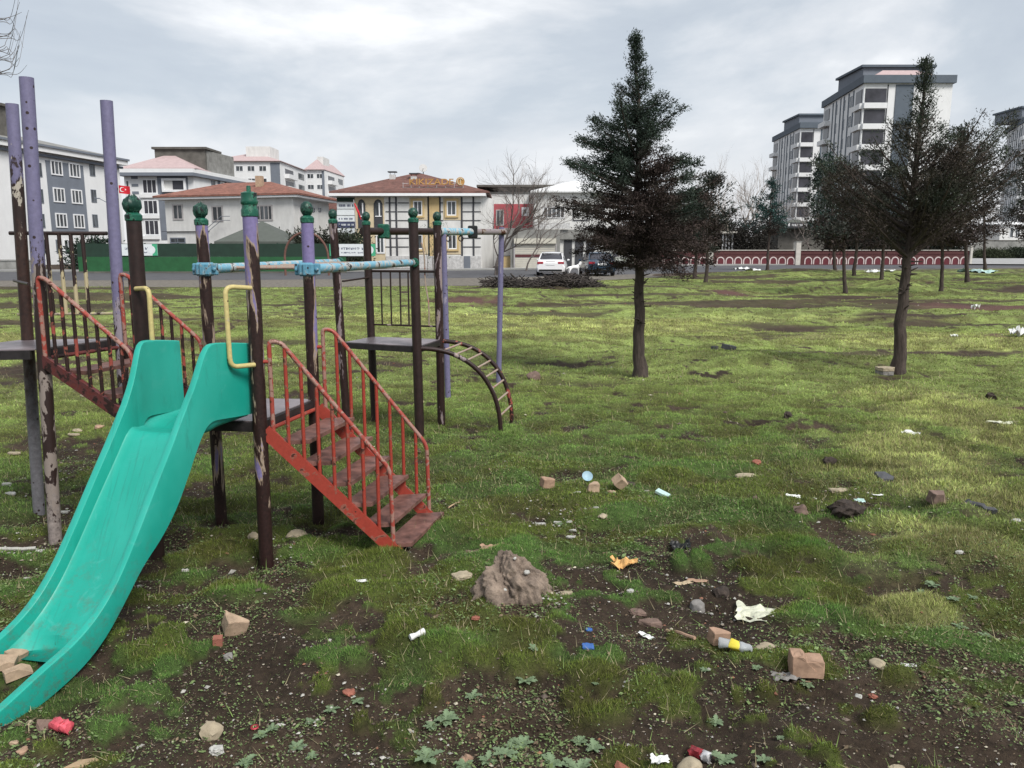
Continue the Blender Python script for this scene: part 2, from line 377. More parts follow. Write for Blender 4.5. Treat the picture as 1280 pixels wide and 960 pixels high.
# ================================================================ WORLD, SUN, CAMERA
SUN_EL, SUN_AZ = 48, 142          # azimuth measured clockwise from +Y (ahead): behind the camera, to the right
def world():
    w = bpy.data.worlds.new('World'); scene.world = w; w.use_nodes = True; nt = w.node_tree
    bg = nt.nodes['Background']; bg.inputs['Strength'].default_value = .1
    sky = N(nt, 'ShaderNodeTexSky'); sky.sky_type = 'NISHITA'; sky.sun_disc = False
    sky.sun_elevation = math.radians(SUN_EL); sky.sun_rotation = math.radians(SUN_AZ); sky.altitude = 300; sky.dust_density = 2
    tc = N(nt, 'ShaderNodeTexCoord'); mp = N(nt, 'ShaderNodeMapping'); mp.inputs['Scale'].default_value = (1, 1, 2.1); mp.inputs['Location'].default_value = SKYOFF
    nt.links.new(tc.outputs['Generated'], mp.inputs[0])
    n1 = N(nt, 'ShaderNodeTexNoise'); n1.inputs['Scale'].default_value = 2.3; n1.inputs['Detail'].default_value = 8; n1.inputs['Roughness'].default_value = .55; n1.inputs['Distortion'].default_value = .5
    nt.links.new(mp.outputs[0], n1.inputs[0])
    r = N(nt, 'ShaderNodeValToRGB'); cr = r.color_ramp
    cr.elements[0].position = .34; cr.elements[0].color = rgb(SKYC[0])
    cr.elements[1].position = .67; cr.elements[1].color = rgb(SKYC[3])
    e = cr.elements.new(.46); e.color = rgb(SKYC[1]); e = cr.elements.new(.555); e.color = rgb(SKYC[2])
    nt.links.new(n1.outputs[0], r.inputs[0])
    # pale layer towards the horizon
    sep = N(nt, 'ShaderNodeSeparateXYZ'); nt.links.new(tc.outputs['Generated'], sep.inputs[0])
    hz = ramp(nt, sep.outputs[2], .0, .16, (.85, .85, .85), (0, 0, 0))
    c = mix(nt, hz.outputs[0], r.outputs[0], SKYC[4])
    sc = N(nt, 'ShaderNodeVectorMath', operation='SCALE'); sc.inputs['Scale'].default_value = 10
    nt.links.new(c, sc.inputs[0])
    out = mix(nt, .88, sky.outputs[0], sc.outputs[0])
    nt.links.new(out, bg.inputs[0])
SKYOFF = (3.1, 1.2, .35)
SKYC = [(.39, .43, .485), (.455, .495, .54), (.60, .62, .645), (.86, .86, .86), (.67, .655, .67)]
world()
sun = bpy.data.lights.new('sun', 'SUN'); sun.energy = 2.8; sun.angle = math.radians(22); sun.color = (1, .96, .9)
so = bpy.data.objects.new('sun', sun); COL.objects.link(so)
az, el = math.radians(SUN_AZ), math.radians(SUN_EL)
so.rotation_euler = Vector((math.sin(az)*math.cos(el), math.cos(az)*math.cos(el), math.sin(el))).to_track_quat('Z', 'Y').to_euler()
cam = bpy.data.cameras.new('camera'); cam.lens = 36*F/1280; cam.sensor_width = 36; cam.clip_start = .05; cam.clip_end = 6000
co = bpy.data.objects.new('camera', cam); COL.objects.link(co); co.location = (0, 0, H)
co.rotation_euler = (math.pi/2-P, 0, 0); scene.camera = co
scene.view_settings.view_transform = 'Standard'; scene.view_settings.look = 'None'
scene.view_settings.exposure = 0.5; scene.view_settings.gamma = 1

# ================================================================ TERRAIN FIELDS
ROAD_N = [(-900, 353), (-300, 353), (0, 351), (330, 350), (640, 347), (830, 342), (1000, 337), (1280, 334.5), (1700, 333)]
ROAD_F = [(-900, 341), (-300, 341), (0, 340), (330, 341), (640, 337.5), (830, 333), (1000, 331.2), (1280, 329.5), (1700, 328.5)]
VERGE = [(-900, 360), (-300, 360), (0, 358), (330, 359), (640, 356.5), (830, 346), (1000, 338.4), (1280, 335.4), (1700, 334)]
RN = np.array([G(*p)[:2] for p in ROAD_N]); RF = np.array([G(*p)[:2] for p in ROAD_F]); RV = np.array([G(*p)[:2] for p in VERGE])
# blobs in picture coordinates: u, v, half-width px, half-height px
TUFTS = [(140, 890, 22, 14), (60, 940, 20, 10), (215, 832, 26, 14), (300, 745, 50, 14), (420, 745, 40, 18), (380, 770, 40, 12), (445, 830, 24, 14), (500, 800, 40, 16), (545, 815, 40, 14),
 (655, 833, 34, 20), (748, 848, 44, 18), (720, 872, 22, 10), (748, 892, 44, 16), (640, 790, 30, 12), (600, 830, 30, 14), (855, 860, 24, 12), (877, 705, 16, 12), (945, 707, 20, 10), (1100, 897, 26, 14), (1035, 950, 20, 12),
 (1070, 775, 40, 22), (1000, 770, 40, 16), (1135, 770, 30, 14), (1160, 765, 20, 10), (1120, 850, 26, 12), (540, 868, 16, 12), (450, 895, 14, 10), (530, 948, 26, 10), (1000, 690, 50, 14), (1040, 705, 26, 14), (960, 860, 18, 8),
 (950, 640, 40, 12), (180, 640, 40, 12), (20, 640, 40, 16), (560, 665, 26, 12), (480, 700, 50, 14), (280, 690, 60, 16), (410, 720, 50, 12), (630, 545, 22, 12), (850, 705, 12, 8)]
DIRT = [(700, 660, 60, 22), (760, 700, 90, 34), (840, 700, 60, 40), (650, 760, 70, 20), (1060, 675, 80, 14), (880, 770, 90, 24), (60, 585, 90, 28), (90, 690, 110, 22), (30, 560, 60, 20), (210, 560, 60, 12),
 (300, 860, 160, 40), (450, 920, 220, 50), (650, 900, 200, 50), (850, 910, 160, 40), (960, 870, 90, 40), (1150, 920, 120, 30), (120, 930, 140, 30), (590, 690, 30, 10), (720, 605, 50, 8), (1240, 508, 46, 6), (1120, 470, 30, 3),
 (1230, 385, 70, 5), (1150, 380, 60, 2.5), (915, 366, 22, 4), (1265, 420, 30, 4), (30, 465, 50, 14), (590, 376, 40, 3), (420, 376, 50, 3), (1070, 372, 60, 2.5), (740, 367, 40, 2.5), (720, 480, 40, 4), (380, 398, 40, 2.5), (690, 450, 60, 3), (1200, 438, 60, 2.5), (1040, 660, 50, 8), (870, 520, 30, 3), (830, 550, 50, 5), (960, 385, 80, 2), (1120, 396, 60, 2), (470, 455, 50, 2.5), (1240, 362, 80, 2.5),(1000,408,60,2)]
REDD = [(1230, 385, 80, 6), (915, 366, 24, 5), (1265, 420, 34, 5), (1240, 508, 50, 6), (590, 376, 40, 3)]
LUSH = [(1200, 600, 110, 60), (1210, 700, 90, 45), (1190, 510, 90, 26), (1280, 560, 60, 60), (1290, 730, 50, 40), (0, 445, 40, 10), (760, 405, 220, 14), (1150, 425, 160, 14), (560, 400, 160, 10), (1150, 770, 60, 20)]
def conv(L):
    o = []
    for u, v, a, b in L:
        g = G(u, v); g0 = G(u, v-b) if v-b > 318 else g*1.2; g1 = G(u, v+b)
        o.append((g[0], (g0[1]+g1[1])/2, px(a, u, v), max((g0[1]-g1[1])/2, .03)))
    return o
TUFTS = [(a, b, c*.78, d*.8) for a, b, c, d in TUFTS]
DIRT += [(u, v+3, 20, 8) for u, v in ((333, 702), (197, 695), (277, 651), (398, 653), (48, 640), (68, 672), (435, 538), (469, 525), (525, 548), (552, 531), (520, 690))]
TUFTS, DIRT, REDD, LUSH = map(conv, (TUFTS, DIRT, REDD, LUSH))
def blob(L, x, y, soft=.35, jit=.35, seed=3):
    n = fbm(x*2.2, y*2.2, 3, seed)*jit; n2 = fbm(x*.5, y*.5, 3, seed+9)*jit
    m = np.zeros_like(x)
    for cx, cy, a, b in L:
        d = np.sqrt(((x-cx)/a)**2+((y-cy)/b)**2)
        m = np.maximum(m, 1-ss(1-soft, 1+soft, d+(n if a < 1.2 else n2)))
    return m
def verge_dist(x, y):
    yy = np.interp(x, RV[:, 0], RV[:, 1]); return yy-y
def fields(x, y):
    x = np.asarray(x, float); y = np.asarray(y, float)
    r = np.hypot(x, y)
    t = blob(TUFTS, x, y, .4, .3, 3); lush = blob(LUSH, x, y, .5, .5, 7)
    dirt = blob(DIRT, x, y, .4, .7, 11)
    cl = fbm(x*2.6, y*2.6, 4, 21)              # clumps
    big = fbm(x*.8, y*.8, 3, 31)
    near = 1-ss(2.6, 5.4, y)                   # bare soil close to the camera
    cl2 = fbm(x*8, y*9, 4, 23)
    g = ss(.0, .20, cl*.75+cl2*.75+big*.3+.80-.72*near-.72*dirt*(1-.4*(r > 7)))
    g = np.maximum(g, t); g = np.maximum(g, lush*.95*(1-dirt*.8))
    vd = verge_dist(x, y)
    strip = ss(.30, .42, fbm(x*.16, y*.62, 4, 57))*ss(9, 16, r)*(1-lush*.6); g = g*(1-.9*strip)
    g = g*(1-dirt*ss(7, 12, r))
    g = g*ss(-.4, .6, vd+fbm(x*.5, y*.5, 3, 5)*1.2)
    flat = ss(0, 5, vd)
    far = ss(6, 16, r)
    lump = fbm(x*4.2, y*5.0, 3, 41)
    h = flat*((.034*lump+.016*big)*(1-far*.7)*1.0+far*(.11*fbm(x*.30, y*.66, 4, 51)+.035*fbm(x*1.1, y*2.2, 3, 61)))
    ridg = 1-np.abs(fbm(x*1.9, y*2.8, 2, 45)); h = h+flat*(ridg-.6)*.010*g*(1-far*.3)
    h = h+g*.012*(1-far)+t*.035*(1+cl*.3)
    h = h-dirt*.02
    for cx, cy, sx, sy, hh in MOUNDS: h = h+hh*np.exp(-((x-cx)/sx)**2-((y-cy)/sy)**2)
    h = h+.006*fbm(x*14, y*14, 2, 71)*(1-far)*(1-g)
    return dict(h=h, g=g, t=t, lush=lush, dirt=dirt, cl=cl, big=big, r=r, vd=vd, red=blob(REDD, x, y, .4, .4, 13), far=far, lump=lump)
def mp_(u, v, a, b, hh):
    g = G(u, v); return (g[0], g[1], px(a, u, v), max(.12, (G(u, v-b)[1]-G(u, v+b)[1])/2), hh)
MOUNDS = [mp_(1210, 700, 75, 26, .14), mp_(1195, 508, 50, 10, .07), mp_(1180, 640, 45, 15, .08), mp_(640, 700, 60, 20, .02), mp_(1270, 735, 40, 15, .05), mp_(0, 440, 30, 10, .25), mp_(1120, 360, 30, 3, .35), mp_(1080, 352, 60, 2, .25), mp_(1000, 345, 90, 3, .45), mp_(940, 455, 40, 6, .10), mp_(870, 448, 50, 5, .06), mp_(740, 450, 60, 8, -.08)]
def hgt(x, y): return float(fields(np.array([x]), np.array([y]))['h'][0])
def soil_col(f, x, y):
    n = fbm(x*1.3, y*1.3, 4, 81); k = (1+n*.25)[:, None]
    soil = np.array([.037, .026, .018])*k*(1+.35*ss(.1, .6, fbm(x*4, y*4, 3, 83)))[:, None]
    soil = soil*(1-f['red'][:, None])+np.array([.075, .040, .034])*f['red'][:, None]
    soil = soil*(1+.35*f['far'][:, None])
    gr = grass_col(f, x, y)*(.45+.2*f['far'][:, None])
    gg = f['g'][:, None]*np.where(f['far'] > .3, 1, .75)[:, None]
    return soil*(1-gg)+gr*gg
def grass_col(f, x, y):
    n = fbm(x*.6, y*.9, 4, 91)[:, None]; n2 = fbm(x*2.5, y*3.5, 3, 95)[:, None]
    olive = np.array([.165, .225, .043]); green = np.array([.115, .22, .05]); yel = np.array([.49, .54, .19]); farc = np.array([.32, .405, .12]); brn = np.array([.15, .115, .06])
    a = ss(-.4, .5, n2+n*.5)
    c = olive*(1-a)+green*a
    fr = ss(4.5, 12, f['r'])[:, None]; c = c*(1-fr)+farc*(1+.25*n)*fr
    b = ss(.22, .6, fbm(x*.35, y*1.3, 4, 97))[:, None]*fr*.55; c = c*(1-b)+brn*b
    l = f['lush'][:, None]; c = c*(1-l*.8)+(yel*(1+.2*n2))*l*.8
    dk = ss(20, 44, f['r'])[:, None]*ss(.1, .4, fbm(x*.2, y*.4, 3, 99))[:, None]; c = c*(1-dk*.5)+np.array([.08, .13, .035])*dk*.5
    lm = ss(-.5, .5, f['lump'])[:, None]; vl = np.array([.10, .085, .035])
    w = (1-lm)*.55; c = c*(1-w)+np.minimum(c*.6, vl)*w  # hollows painted browner and darker: soil between clumps plus shading of the bumps
    return np.clip(c*(1+.18*n2), .004, 1)

# ---------------------------------------------------------------- ground sheet (polar, dense ahead, reaches the horizon)
def ground():
    th = np.concatenate([np.linspace(-180, -50, 40)[:-1], np.linspace(-50, 50, 620), np.linspace(50, 180, 40)[1:]])
    th = np.radians(th); nth = len(th)
    rr = np.concatenate([[.4], np.geomspace(1.2, 75, 720), np.geomspace(80, 4500, 26)]); nr = len(rr)
    T, R = np.meshgrid(th, rr); x = (R*np.sin(T)).ravel(); y = (R*np.cos(T)).ravel()
    f = fields(x, y); z = f['h'].copy(); z[f['r'] > 75] = 0
    c = soil_col(f, x, y)
    me = bpy.data.meshes.new('ground'); V = np.stack([x, y, z], 1)
    V = np.concatenate([V, [[0, 0, 0]]]); c = np.concatenate([c, [[.05, .04, .03]]])
    i = np.arange(nr-1)[:, None]*nth+np.arange(nth-1)[None]; q = np.stack([i, i+nth, i+nth+1, i+1], -1).reshape(-1, 4)[:, ::-1]
    tri = np.stack([np.arange(nth-1), np.arange(1, nth), np.full(nth-1, nr*nth)], 1)
    nv = len(V); me.vertices.add(nv); me.vertices.foreach_set('co', V.astype(np.float32).ravel())
    loops = np.concatenate([q.ravel(), tri.ravel()]).astype(np.int32)
    me.loops.add(len(loops)); me.loops.foreach_set('vertex_index', loops)
    st = np.concatenate([np.arange(len(q))*4, len(q)*4+np.arange(len(tri))*3]).astype(np.int32)
    tt = np.concatenate([np.full(len(q), 4), np.full(len(tri), 3)]).astype(np.int32)
    me.polygons.add(len(st)); me.polygons.foreach_set('loop_start', st); me.polygons.foreach_set('loop_total', tt)
    me.polygons.foreach_set('use_smooth', np.ones(len(st), bool))
    a = me.color_attributes.new('col', 'FLOAT_COLOR', 'POINT')
    a.data.foreach_set('color', np.concatenate([c, np.ones((nv, 1))], 1).astype(np.float32).ravel())
    me.materials.append(M['ground']); me.update(calc_edges=True); me.validate()
    o = bpy.data.objects.new('ground', me); COL.objects.link(o); tag(o, kind='structure')
ground()
def sheet(name, near, farl, z, mat, thick=None):
    mb = MB(); n = len(near)
    vs = [(p[0], p[1], z) for p in near]+[(p[0], p[1], z) for p in farl]
    fs = [(i, i+1, n+i+1, n+i) for i in range(n-1)]
    mb.add(vs, fs); o = mb.build(name, mat); tag(o, kind='structure'); return o
sheet('gravel_verge', RV+np.array([0, -.3]), RN+np.array([0, .2]), .008, M['verge'])
sheet('road', RN, RF, .012, M['asphalt'])
sheet('pavement', RF+np.array([0, .25]), RF+np.array([0, 2.2]), .12, M['paleroad'])
mb = MB()
for i in range(len(RF)-1):
    a, b = RF[i], RF[i+1]; mb.prism([(a[0], a[1]), (b[0], b[1]), (b[0], b[1]+.25), (a[0], a[1]+.25)], -.05, .125)
tag(mb.build('kerb', M['kerb']), kind='structure')
mb = MB(); q = [G(1205, 331.5), G(1300, 332), G(1700, 325), G(1500, 320.5), G(1212, 321.5)]
mb.add([(p[0], p[1], .13) for p in q], [(0, 1, 2, 3, 4)]); tag(mb.build('side_road', M['paleroad']), kind='structure')

# ---------------------------------------------------------------- grass blades
def samp(n, r0, r1, half=46):
    r = np.sqrt(RNG.uniform(r0*r0, r1*r1, n)); t = np.radians(RNG.uniform(-half, half, n))
    return r*np.sin(t), r*np.cos(t)
def grass():
    Vs = []; Cs = []
    for n, r0, r1, L, W in [(570000, 2.0, 5.0, .024, .0034), (470000, 5.0, 10, .034, .0075), (330000, 10, 20, .042, .015), (360000, 20, 60, .055, .036)]:
        x, y = samp(n, r0, r1); f = fields(x, y)
        k = RNG.random(n) < np.clip(f['g']*1.25-.12, .11 if r0 < 6 else .02*(r0 < 12), 1)
        for q in f: f[q] = f[q][k]
        x, y = x[k], y[k]; m = len(x)
        ln = L*RNG.uniform(.45, 1.25, m)*(.75+.4*f['t']+.55*f['lush'])*(1+.3*f['cl'])*(.45+.55*f['g'])
        tilt = RNG.uniform(.15, 1.15 if r0 < 10 else 1.35, m); az = RNG.uniform(0, 2*np.pi, m)
        # neighbouring blades lie the same way
        az = az*.8+fbm(x*2.1, y*2.1, 2, 33)*2.5
        d = np.stack([np.cos(az)*np.sin(tilt), np.sin(az)*np.sin(tilt), np.cos(tilt)], 1)
        a2 = RNG.uniform(0, 2*np.pi, m); w = np.stack([np.cos(a2), np.sin(a2), np.zeros(m)], 1)*(W*RNG.uniform(.6, 1.3, m))[:, None]*.5
        b = np.stack([x, y, f['h']-.004], 1)
        tip = b+d*ln[:, None]; Vs.append(np.stack([b-w, b+w, tip], 1).reshape(-1, 3))
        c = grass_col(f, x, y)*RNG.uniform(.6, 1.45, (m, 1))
        dry = (RNG.random(m) < (.06+.22*f['lush']+.05*(r0 > 8)))[:, None]; c = np.where(dry, np.array([.33, .29, .15])*RNG.uniform(.6, 1.2, (m, 1)), c)
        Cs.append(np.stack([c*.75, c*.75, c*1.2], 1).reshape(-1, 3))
    for n, r0, r1, L, W in [(16000, 2.0, 7, .055, .0028), (16000, 7, 18, .07, .006)]:      # dead stalks and odd long blades
        x, y = samp(n, r0, r1); f = fields(x, y); k = RNG.random(n) < .25+.75*f['g']
        x, y, h = x[k], y[k], f['h'][k]; m = len(x); ln = L*RNG.uniform(.4, 1.5, m); tilt = RNG.uniform(.3, 1.5, m); az = RNG.uniform(0, 6.28, m)
        d = np.stack([np.cos(az)*np.sin(tilt), np.sin(az)*np.sin(tilt), np.cos(tilt)], 1); w = np.stack([-np.sin(az), np.cos(az), np.zeros(m)], 1)*(W*.5*RNG.uniform(.6, 1.4, m))[:, None]; b = np.stack([x, y, h+.006], 1)
        Vs.append(np.stack([b-w, b+w, b+d*ln[:, None]], 1).reshape(-1, 3)); c = np.where(RNG.random((m, 1)) < .6, np.array([.38, .33, .2]), np.array([.18, .27, .08]))*RNG.uniform(.5, 1.3, (m, 1)); Cs.append(np.repeat(c, 3, 0))
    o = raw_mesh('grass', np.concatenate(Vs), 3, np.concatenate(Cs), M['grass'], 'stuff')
    tag(o, 'short patchy olive and yellow green grass over the lumpy lot', 'grass')
grass()
def groundcover():
    # tiny broad leaves on the bare soil
    n = 420000; x, y = samp(n, 2.0, 8.5); f = fields(x, y)
    pt = fbm(x*1.6, y*1.6, 4, 201); k = RNG.random(n) < np.clip((1-f['t'])*(.18+ss(-.3, .4, pt)*.9)*(1-.55*f['g'])*(1-.6*ss(5, 8, f['r'])), 0, 1)
    x, y, h, pt = x[k], y[k], f['h'][k], pt[k]; m = len(x)
    s = np.exp(RNG.normal(-5.6, .4, m))*(1+.35*(pt > .3)); az = RNG.uniform(0, 6.28, m); tl = RNG.uniform(-.5, .5, (m, 2))
    a = np.stack([np.cos(az), np.sin(az), tl[:, 0]], 1)*s[:, None]; b = np.stack([-np.sin(az), np.cos(az), tl[:, 1]], 1)*(s*.55)[:, None]
    c0 = np.stack([x, y, h+RNG.uniform(.002, .016, m)], 1)
    V = np.stack([c0-a, c0-b, c0+a, c0+b], 1).reshape(-1, 3)
    c = np.array([.15, .21, .085])*RNG.uniform(.45, 1.6, (m, 1)); dry = RNG.random((m, 1)) < .28; c = np.where(dry, np.array([.16, .12, .08])*RNG.uniform(.4, 1.7, (m, 1)), c)
    o = raw_mesh('weed_cover', V, 4, np.repeat(c, 4, 0), M['grass'], 'stuff'); tag(o, 'tiny pale green weeds and dead leaf bits on bare soil', 'weeds')
groundcover()
def gravel():
    n = 60000; x, y = samp(n, 1.9, 8); f = fields(x, y)
    k = RNG.random(n) < np.clip(1.05-f['g']*.95, 0, 1)*np.clip(1.3-f['r']/9, .1, 1)
    x, y, h = x[k], y[k], f['h'][k]; m = len(x)
    x2, y2 = samp(700, 6, 34); h2 = fields(x2, y2)['h']; x = np.append(x, x2); y = np.append(y, y2); h = np.append(h, h2)
    far = np.append(np.zeros(m), np.ones(700)); m = len(x)
    for (cu, cv, cr, cn) in [(690, 650, 30, 45), (668, 628, 26, 22), (715, 640, 20, 16), (768, 715, 40, 40), (690, 752, 36, 60), (60, 600, 40, 90), (30, 690, 50, 60), (1060, 640, 50, 60), (345, 690, 30, 40), (400, 905, 60, 80), (1090, 620, 40, 30), (890, 745, 40, 50), (520, 930, 70, 60)]:
        g_ = G(cu, cv); w_ = px(cr, cu, cv); xa = g_[0]+RNG.normal(size=cn)*w_*.6; ya = g_[1]+RNG.normal(size=cn)*w_*.8; x = np.append(x, xa); y = np.append(y, ya); h = np.append(h, fields(xa, ya)['h']+.006); far = np.append(far, np.full(cn, 2.0)); m += cn
    s = np.exp(RNG.normal(-5.75, .5, m)); s = np.where(far == 2, RNG.uniform(.003, .010, m), s); s = np.where(far == 1, RNG.uniform(.008, .026, m), s)
    oc = np.array([[1, 0, 0], [0, 1, 0], [-1, 0, 0], [0, -1, 0], [0, 0, .6], [0, 0, -.6]])
    tri = np.array([[0, 1, 4], [1, 2, 4], [2, 3, 4], [3, 0, 4], [1, 0, 5], [2, 1, 5], [3, 2, 5], [0, 3, 5]])
    jit = RNG.uniform(.6, 1.4, (m, 6, 1)); az = RNG.uniform(0, 6.28, m); ca, sa = np.cos(az), np.sin(az)
    st = RNG.uniform(.5, 1.6, (m, 1))
    Vv = oc[None]*jit*s[:, None, None]; Vv[:, :, 0] *= st
    X = Vv[:, :, 0]*ca[:, None]-Vv[:, :, 1]*sa[:, None]+x[:, None]; Y = Vv[:, :, 0]*sa[:, None]+Vv[:, :, 1]*ca[:, None]+y[:, None]; Z = Vv[:, :, 2]+(h+s*.35)[:, None]
    A = np.stack([X, Y, Z], -1)[:, tri].reshape(-1, 3)
    pal = np.array([[.38, .37, .34], [.28, .24, .19], [.15, .12, .10], [.09, .07, .055], [.25, .12, .08], [.50, .46, .36]])
    ci = RNG.choice(6, m, p=[.11, .12, .25, .44, .03, .05]); ci = np.where((far == 2) & (RNG.random(m) < .4), 0, ci); c = pal[ci]*RNG.uniform(.7, 1.15, (m, 1))
    o = raw_mesh('gravel', A, 3, np.repeat(c, 24, 0), M['leafless'], 'stuff'); tag(o, 'small pale and brown pebbles and chips strewn on the soil', 'gravel')

gravel()
# ================================================================ PLAYGROUND
PG = thing('playground_structure', 'rusty old climbing frame with green slide, red stairs and purple posts', 'playground', (-1.6, 4.6, 0))
def v3(p): return Vector([float(c) for c in p])
def post(base, top, r, matn, cap=True, label=None, closed=False, style='ball'):
    b = v3(base); t = v3(top); b.z = -.15
    ztop = t.z-(.12 if cap else 0)
    tt = b+(t-b)*((ztop-b.z)/(t.z-b.z))
    mb = MB(); pts = [b.lerp(tt, k/14) for k in range(15)]
    mb.tube(pts, r, 18, cap=cap or closed)
    if not cap and not closed:      # open pipe end
        n = 18; mb.tube([tt, b.lerp(tt, .95)], r*.86, n, cap=False)
        mb.lathe((tt.x, tt.y, tt.z-.002), [(r*.86, 0), (r, .0), (r, .002), (r*.86, .002)], n)
    o = mb.build('post', M[matn], PG, smooth=30)
    if label: o['label'] = label
    if cap:
        c = MB(); c.lathe(tt, [(r*1.0, -.004), (r*1.12, .0), (r*1.14, .026), (r*.9, .036), (r*.62, .04)] if style != 'drum' else [(r*1.0, -.004), (r*1.12, 0), (r*1.14, .03), (r*1.0, .04), (r*.98, .055)], 16)
        cc = c.build('post_cap', M['cap'], PG, smooth=40); cc.parent = o
        c = MB(); bp = [(r*.6, .04), (r*.72, .045), (r*.98, .062), (r*1.06, .082), (r*.92, .103), (r*.55, .118), (.008, .124)] if style != 'drum' else [(r*.97, .055), (r*1.12, .062), (r*1.14, .075), (r*1.02, .085), (r*1.05, .115), (r*.6, .122), (r*.3, .123), (r*.28, .15), (.005, .152)]
        c.lathe(tt, bp, 16)
        if style == 'petal':
            rn_ = np.random.default_rng(int(abs(b.x)*100)); q_ = []
            for i_, p_ in enumerate(c.v):
                k_ = i_ % 16; f_ = 1+.16*(1 if k_ % 4 < 2 else -1)+rn_.normal()*.05; q_.append((tt.x+(p_[0]-tt.x)*f_, tt.y+(p_[1]-tt.y)*f_, p_[2]+rn_.normal()*.006))
            c.v = q_
        cd = c.build('finial', M['cap'] if style == 'drum' else M['cap_dark'], PG, smooth=40); cd.parent = o
    return o
def B(u, v): return G(u, v)
Pa, Pb, Pc, Pd = G(333, 702), G(197, 695), G(277, 651), G(398, 653)
Pe, Pf, Pg = G(48, 640), G(68, 672), G(163, 635)
Ph = Pe+(Pf-Pg)
Q1, Q2, Q3, Q4 = G(435, 538), G(469, 525), G(525, 548), G(552, 531)
tops = lambda b, u, v: D(u, v, b[1])
post(Pa, tops(Pa, 311, 240), .038, 'post_mix', style='drum', label='chipped brown post with purple top beside the slide and red stairs')
post(Pb, tops(Pb, 165, 246), .038, 'post_brown', style='petal')
post(Pc, tops(Pc, 250, 255), .036, 'post_mix', style='petal')
post(Pd, tops(Pd, 383, 252), .036, 'post_mix')
post(Pe, tops(Pe, 15, 130), .035, 'post_split', cap=False)
post(Pf, tops(Pf, 33, 97), .036, 'post_peeled', cap=False)
post(Pg, tops(Pg, 133, 126), .036, 'post_peeled2', cap=False)
post(Ph, Ph+np.array([.05, 0, 2.58]), .036, 'post_peeled2', cap=False)
post(Q1, tops(Q1, 415, 262), .038, 'post_dark'); post(Q2, tops(Q2, 457, 265), .038, 'post_brown')
post(Q3, tops(Q3, 516, 260), .042, 'post_brown'); post(Q4, tops(Q4, 546, 265), .038, 'post_dark')
SW = G(623, 478); SWt = D(627, 284, SW[1])
post(SW, SWt, .034, 'post_purple', cap=False, closed=True)
# top swing bar from the far tower to the lone purple post
bar0 = D(452, 289, Q2[1]-.02); bar1 = D(632, 290, SW[1])
bar0 = v3(bar0); bar1 = v3(bar1)
def barp(u):                              # point of the bar seen at column u
    lo, hi = 0., 1.
    for _ in range(30):
        m = (lo+hi)/2; p = bar0.lerp(bar1, m); uu = 640+F*p.x/(p.y*math.cos(P)-(p.z-H)*math.sin(P))
        if uu < u: lo = m
        else: hi = m
    return bar0.lerp(bar1, lo)
def seg(u0, u1, r, m, nm='swing_bar'):
    a, b = barp(u0), barp(u1); return MB().tube([a.lerp(b, k/6) for k in range(7)], r, 14).build(nm, M[m], PG, smooth=30)
seg(453, 549, .037, 'post_brown'); seg(549.2, 592, .041, 'blue'); seg(592.2, 631, .036, 'post_pale')
sp = barp(554); post((sp.x+.03, sp.y, 0), (sp.x, sp.y, sp.z+.02), .033, 'post_purple', cap=False, closed=True)
for u in (480, 591):
    p = barp(u); MB().box((p.x, p.y, p.z), (.11, .11, .14), bev=.01).build('pipe_clamp', M['black'] if u > 500 else M['cap'], PG)
for u in (560, 576):
    p = barp(u); mb = MB(); ring = [(p.x+.025*math.cos(a), p.y, p.z-.075+.03*math.sin(a)) for a in np.linspace(0, 2*math.pi, 13)]
    mb.tube(ring, .008, 6, cap=False); mb.tube([(p.x, p.y, p.z-.03), (p.x, p.y, p.z-.055)], .008, 6); mb.build('swing_hook', M['post_dark'], PG, smooth=40)

# decks
def deck(A, Bq, C, Dq, z, th=.05, label=None):
    c = (v3(A)+v3(Bq)+v3(C)+v3(Dq))/4
    ps = [v3(p) for p in (A, Bq, C, Dq)]
    mb = MB(); mb.prism([(p.x, p.y) for p in ps], z-.006, z)
    o = mb.build('platform', M['steel'], PG)
    if label: o['label'] = label
    rm = MB()
    for i in range(4):
        a, b = ps[i], ps[(i+1) % 4]; d = (b-a); d.z = 0; L = d.length; d.normalize()
        m_ = (a+b)/2; R = Matrix.Rotation(math.atan2(d.y, d.x), 3, 'Z')
        rm.box((m_.x, m_.y, z-.006-th/2-.001), (L-.05, .03, th), R)
    r_ = rm.build('platform_rim', M['deckrim'], PG); r_.parent = o
    return o
ZC = 1.7+(-0.0)
DC = .79; DL = 1.13; DR = .84
deck(Pa, Pd, Pc, Pb, DC); deck(Pf, Pg, Pe, Ph, DL); deck(Q3, Q4, Q2, Q1, DR)

def arc_pts(pts, n=4):      # Catmull-Rom through control points
    P_ = [v3(p) for p in pts]; out = []
    for i in range(len(P_)-1):
        a = P_[max(i-1, 0)]; b = P_[i]; c = P_[i+1]; d = P_[min(i+2, len(P_)-1)]
        for k in range(n):
            t = k/n; out.append(.5*((2*b)+(c-a)*t+(2*a-5*b+4*c-d)*t*t+(3*b-a-3*c+d)*t**3))
    out.append(P_[-1]); return out
def bent(pts, r=.05, n=5):   # polyline with rounded corners
    P_ = [v3(p) for p in pts]; out = [P_[0]]
    for i in range(1, len(P_)-1):
        a, b, c = P_[i-1], P_[i], P_[i+1]; ra = min(r, (a-b).length*.45, (c-b).length*.45)
        s = b+(a-b).normalized()*ra; e = b+(c-b).normalized()*ra
        for k in range(n+1):
            t = k/n; out.append(s*(1-t)**2+b*2*t*(1-t)+e*t*t)
    out.append(P_[-1]); return out

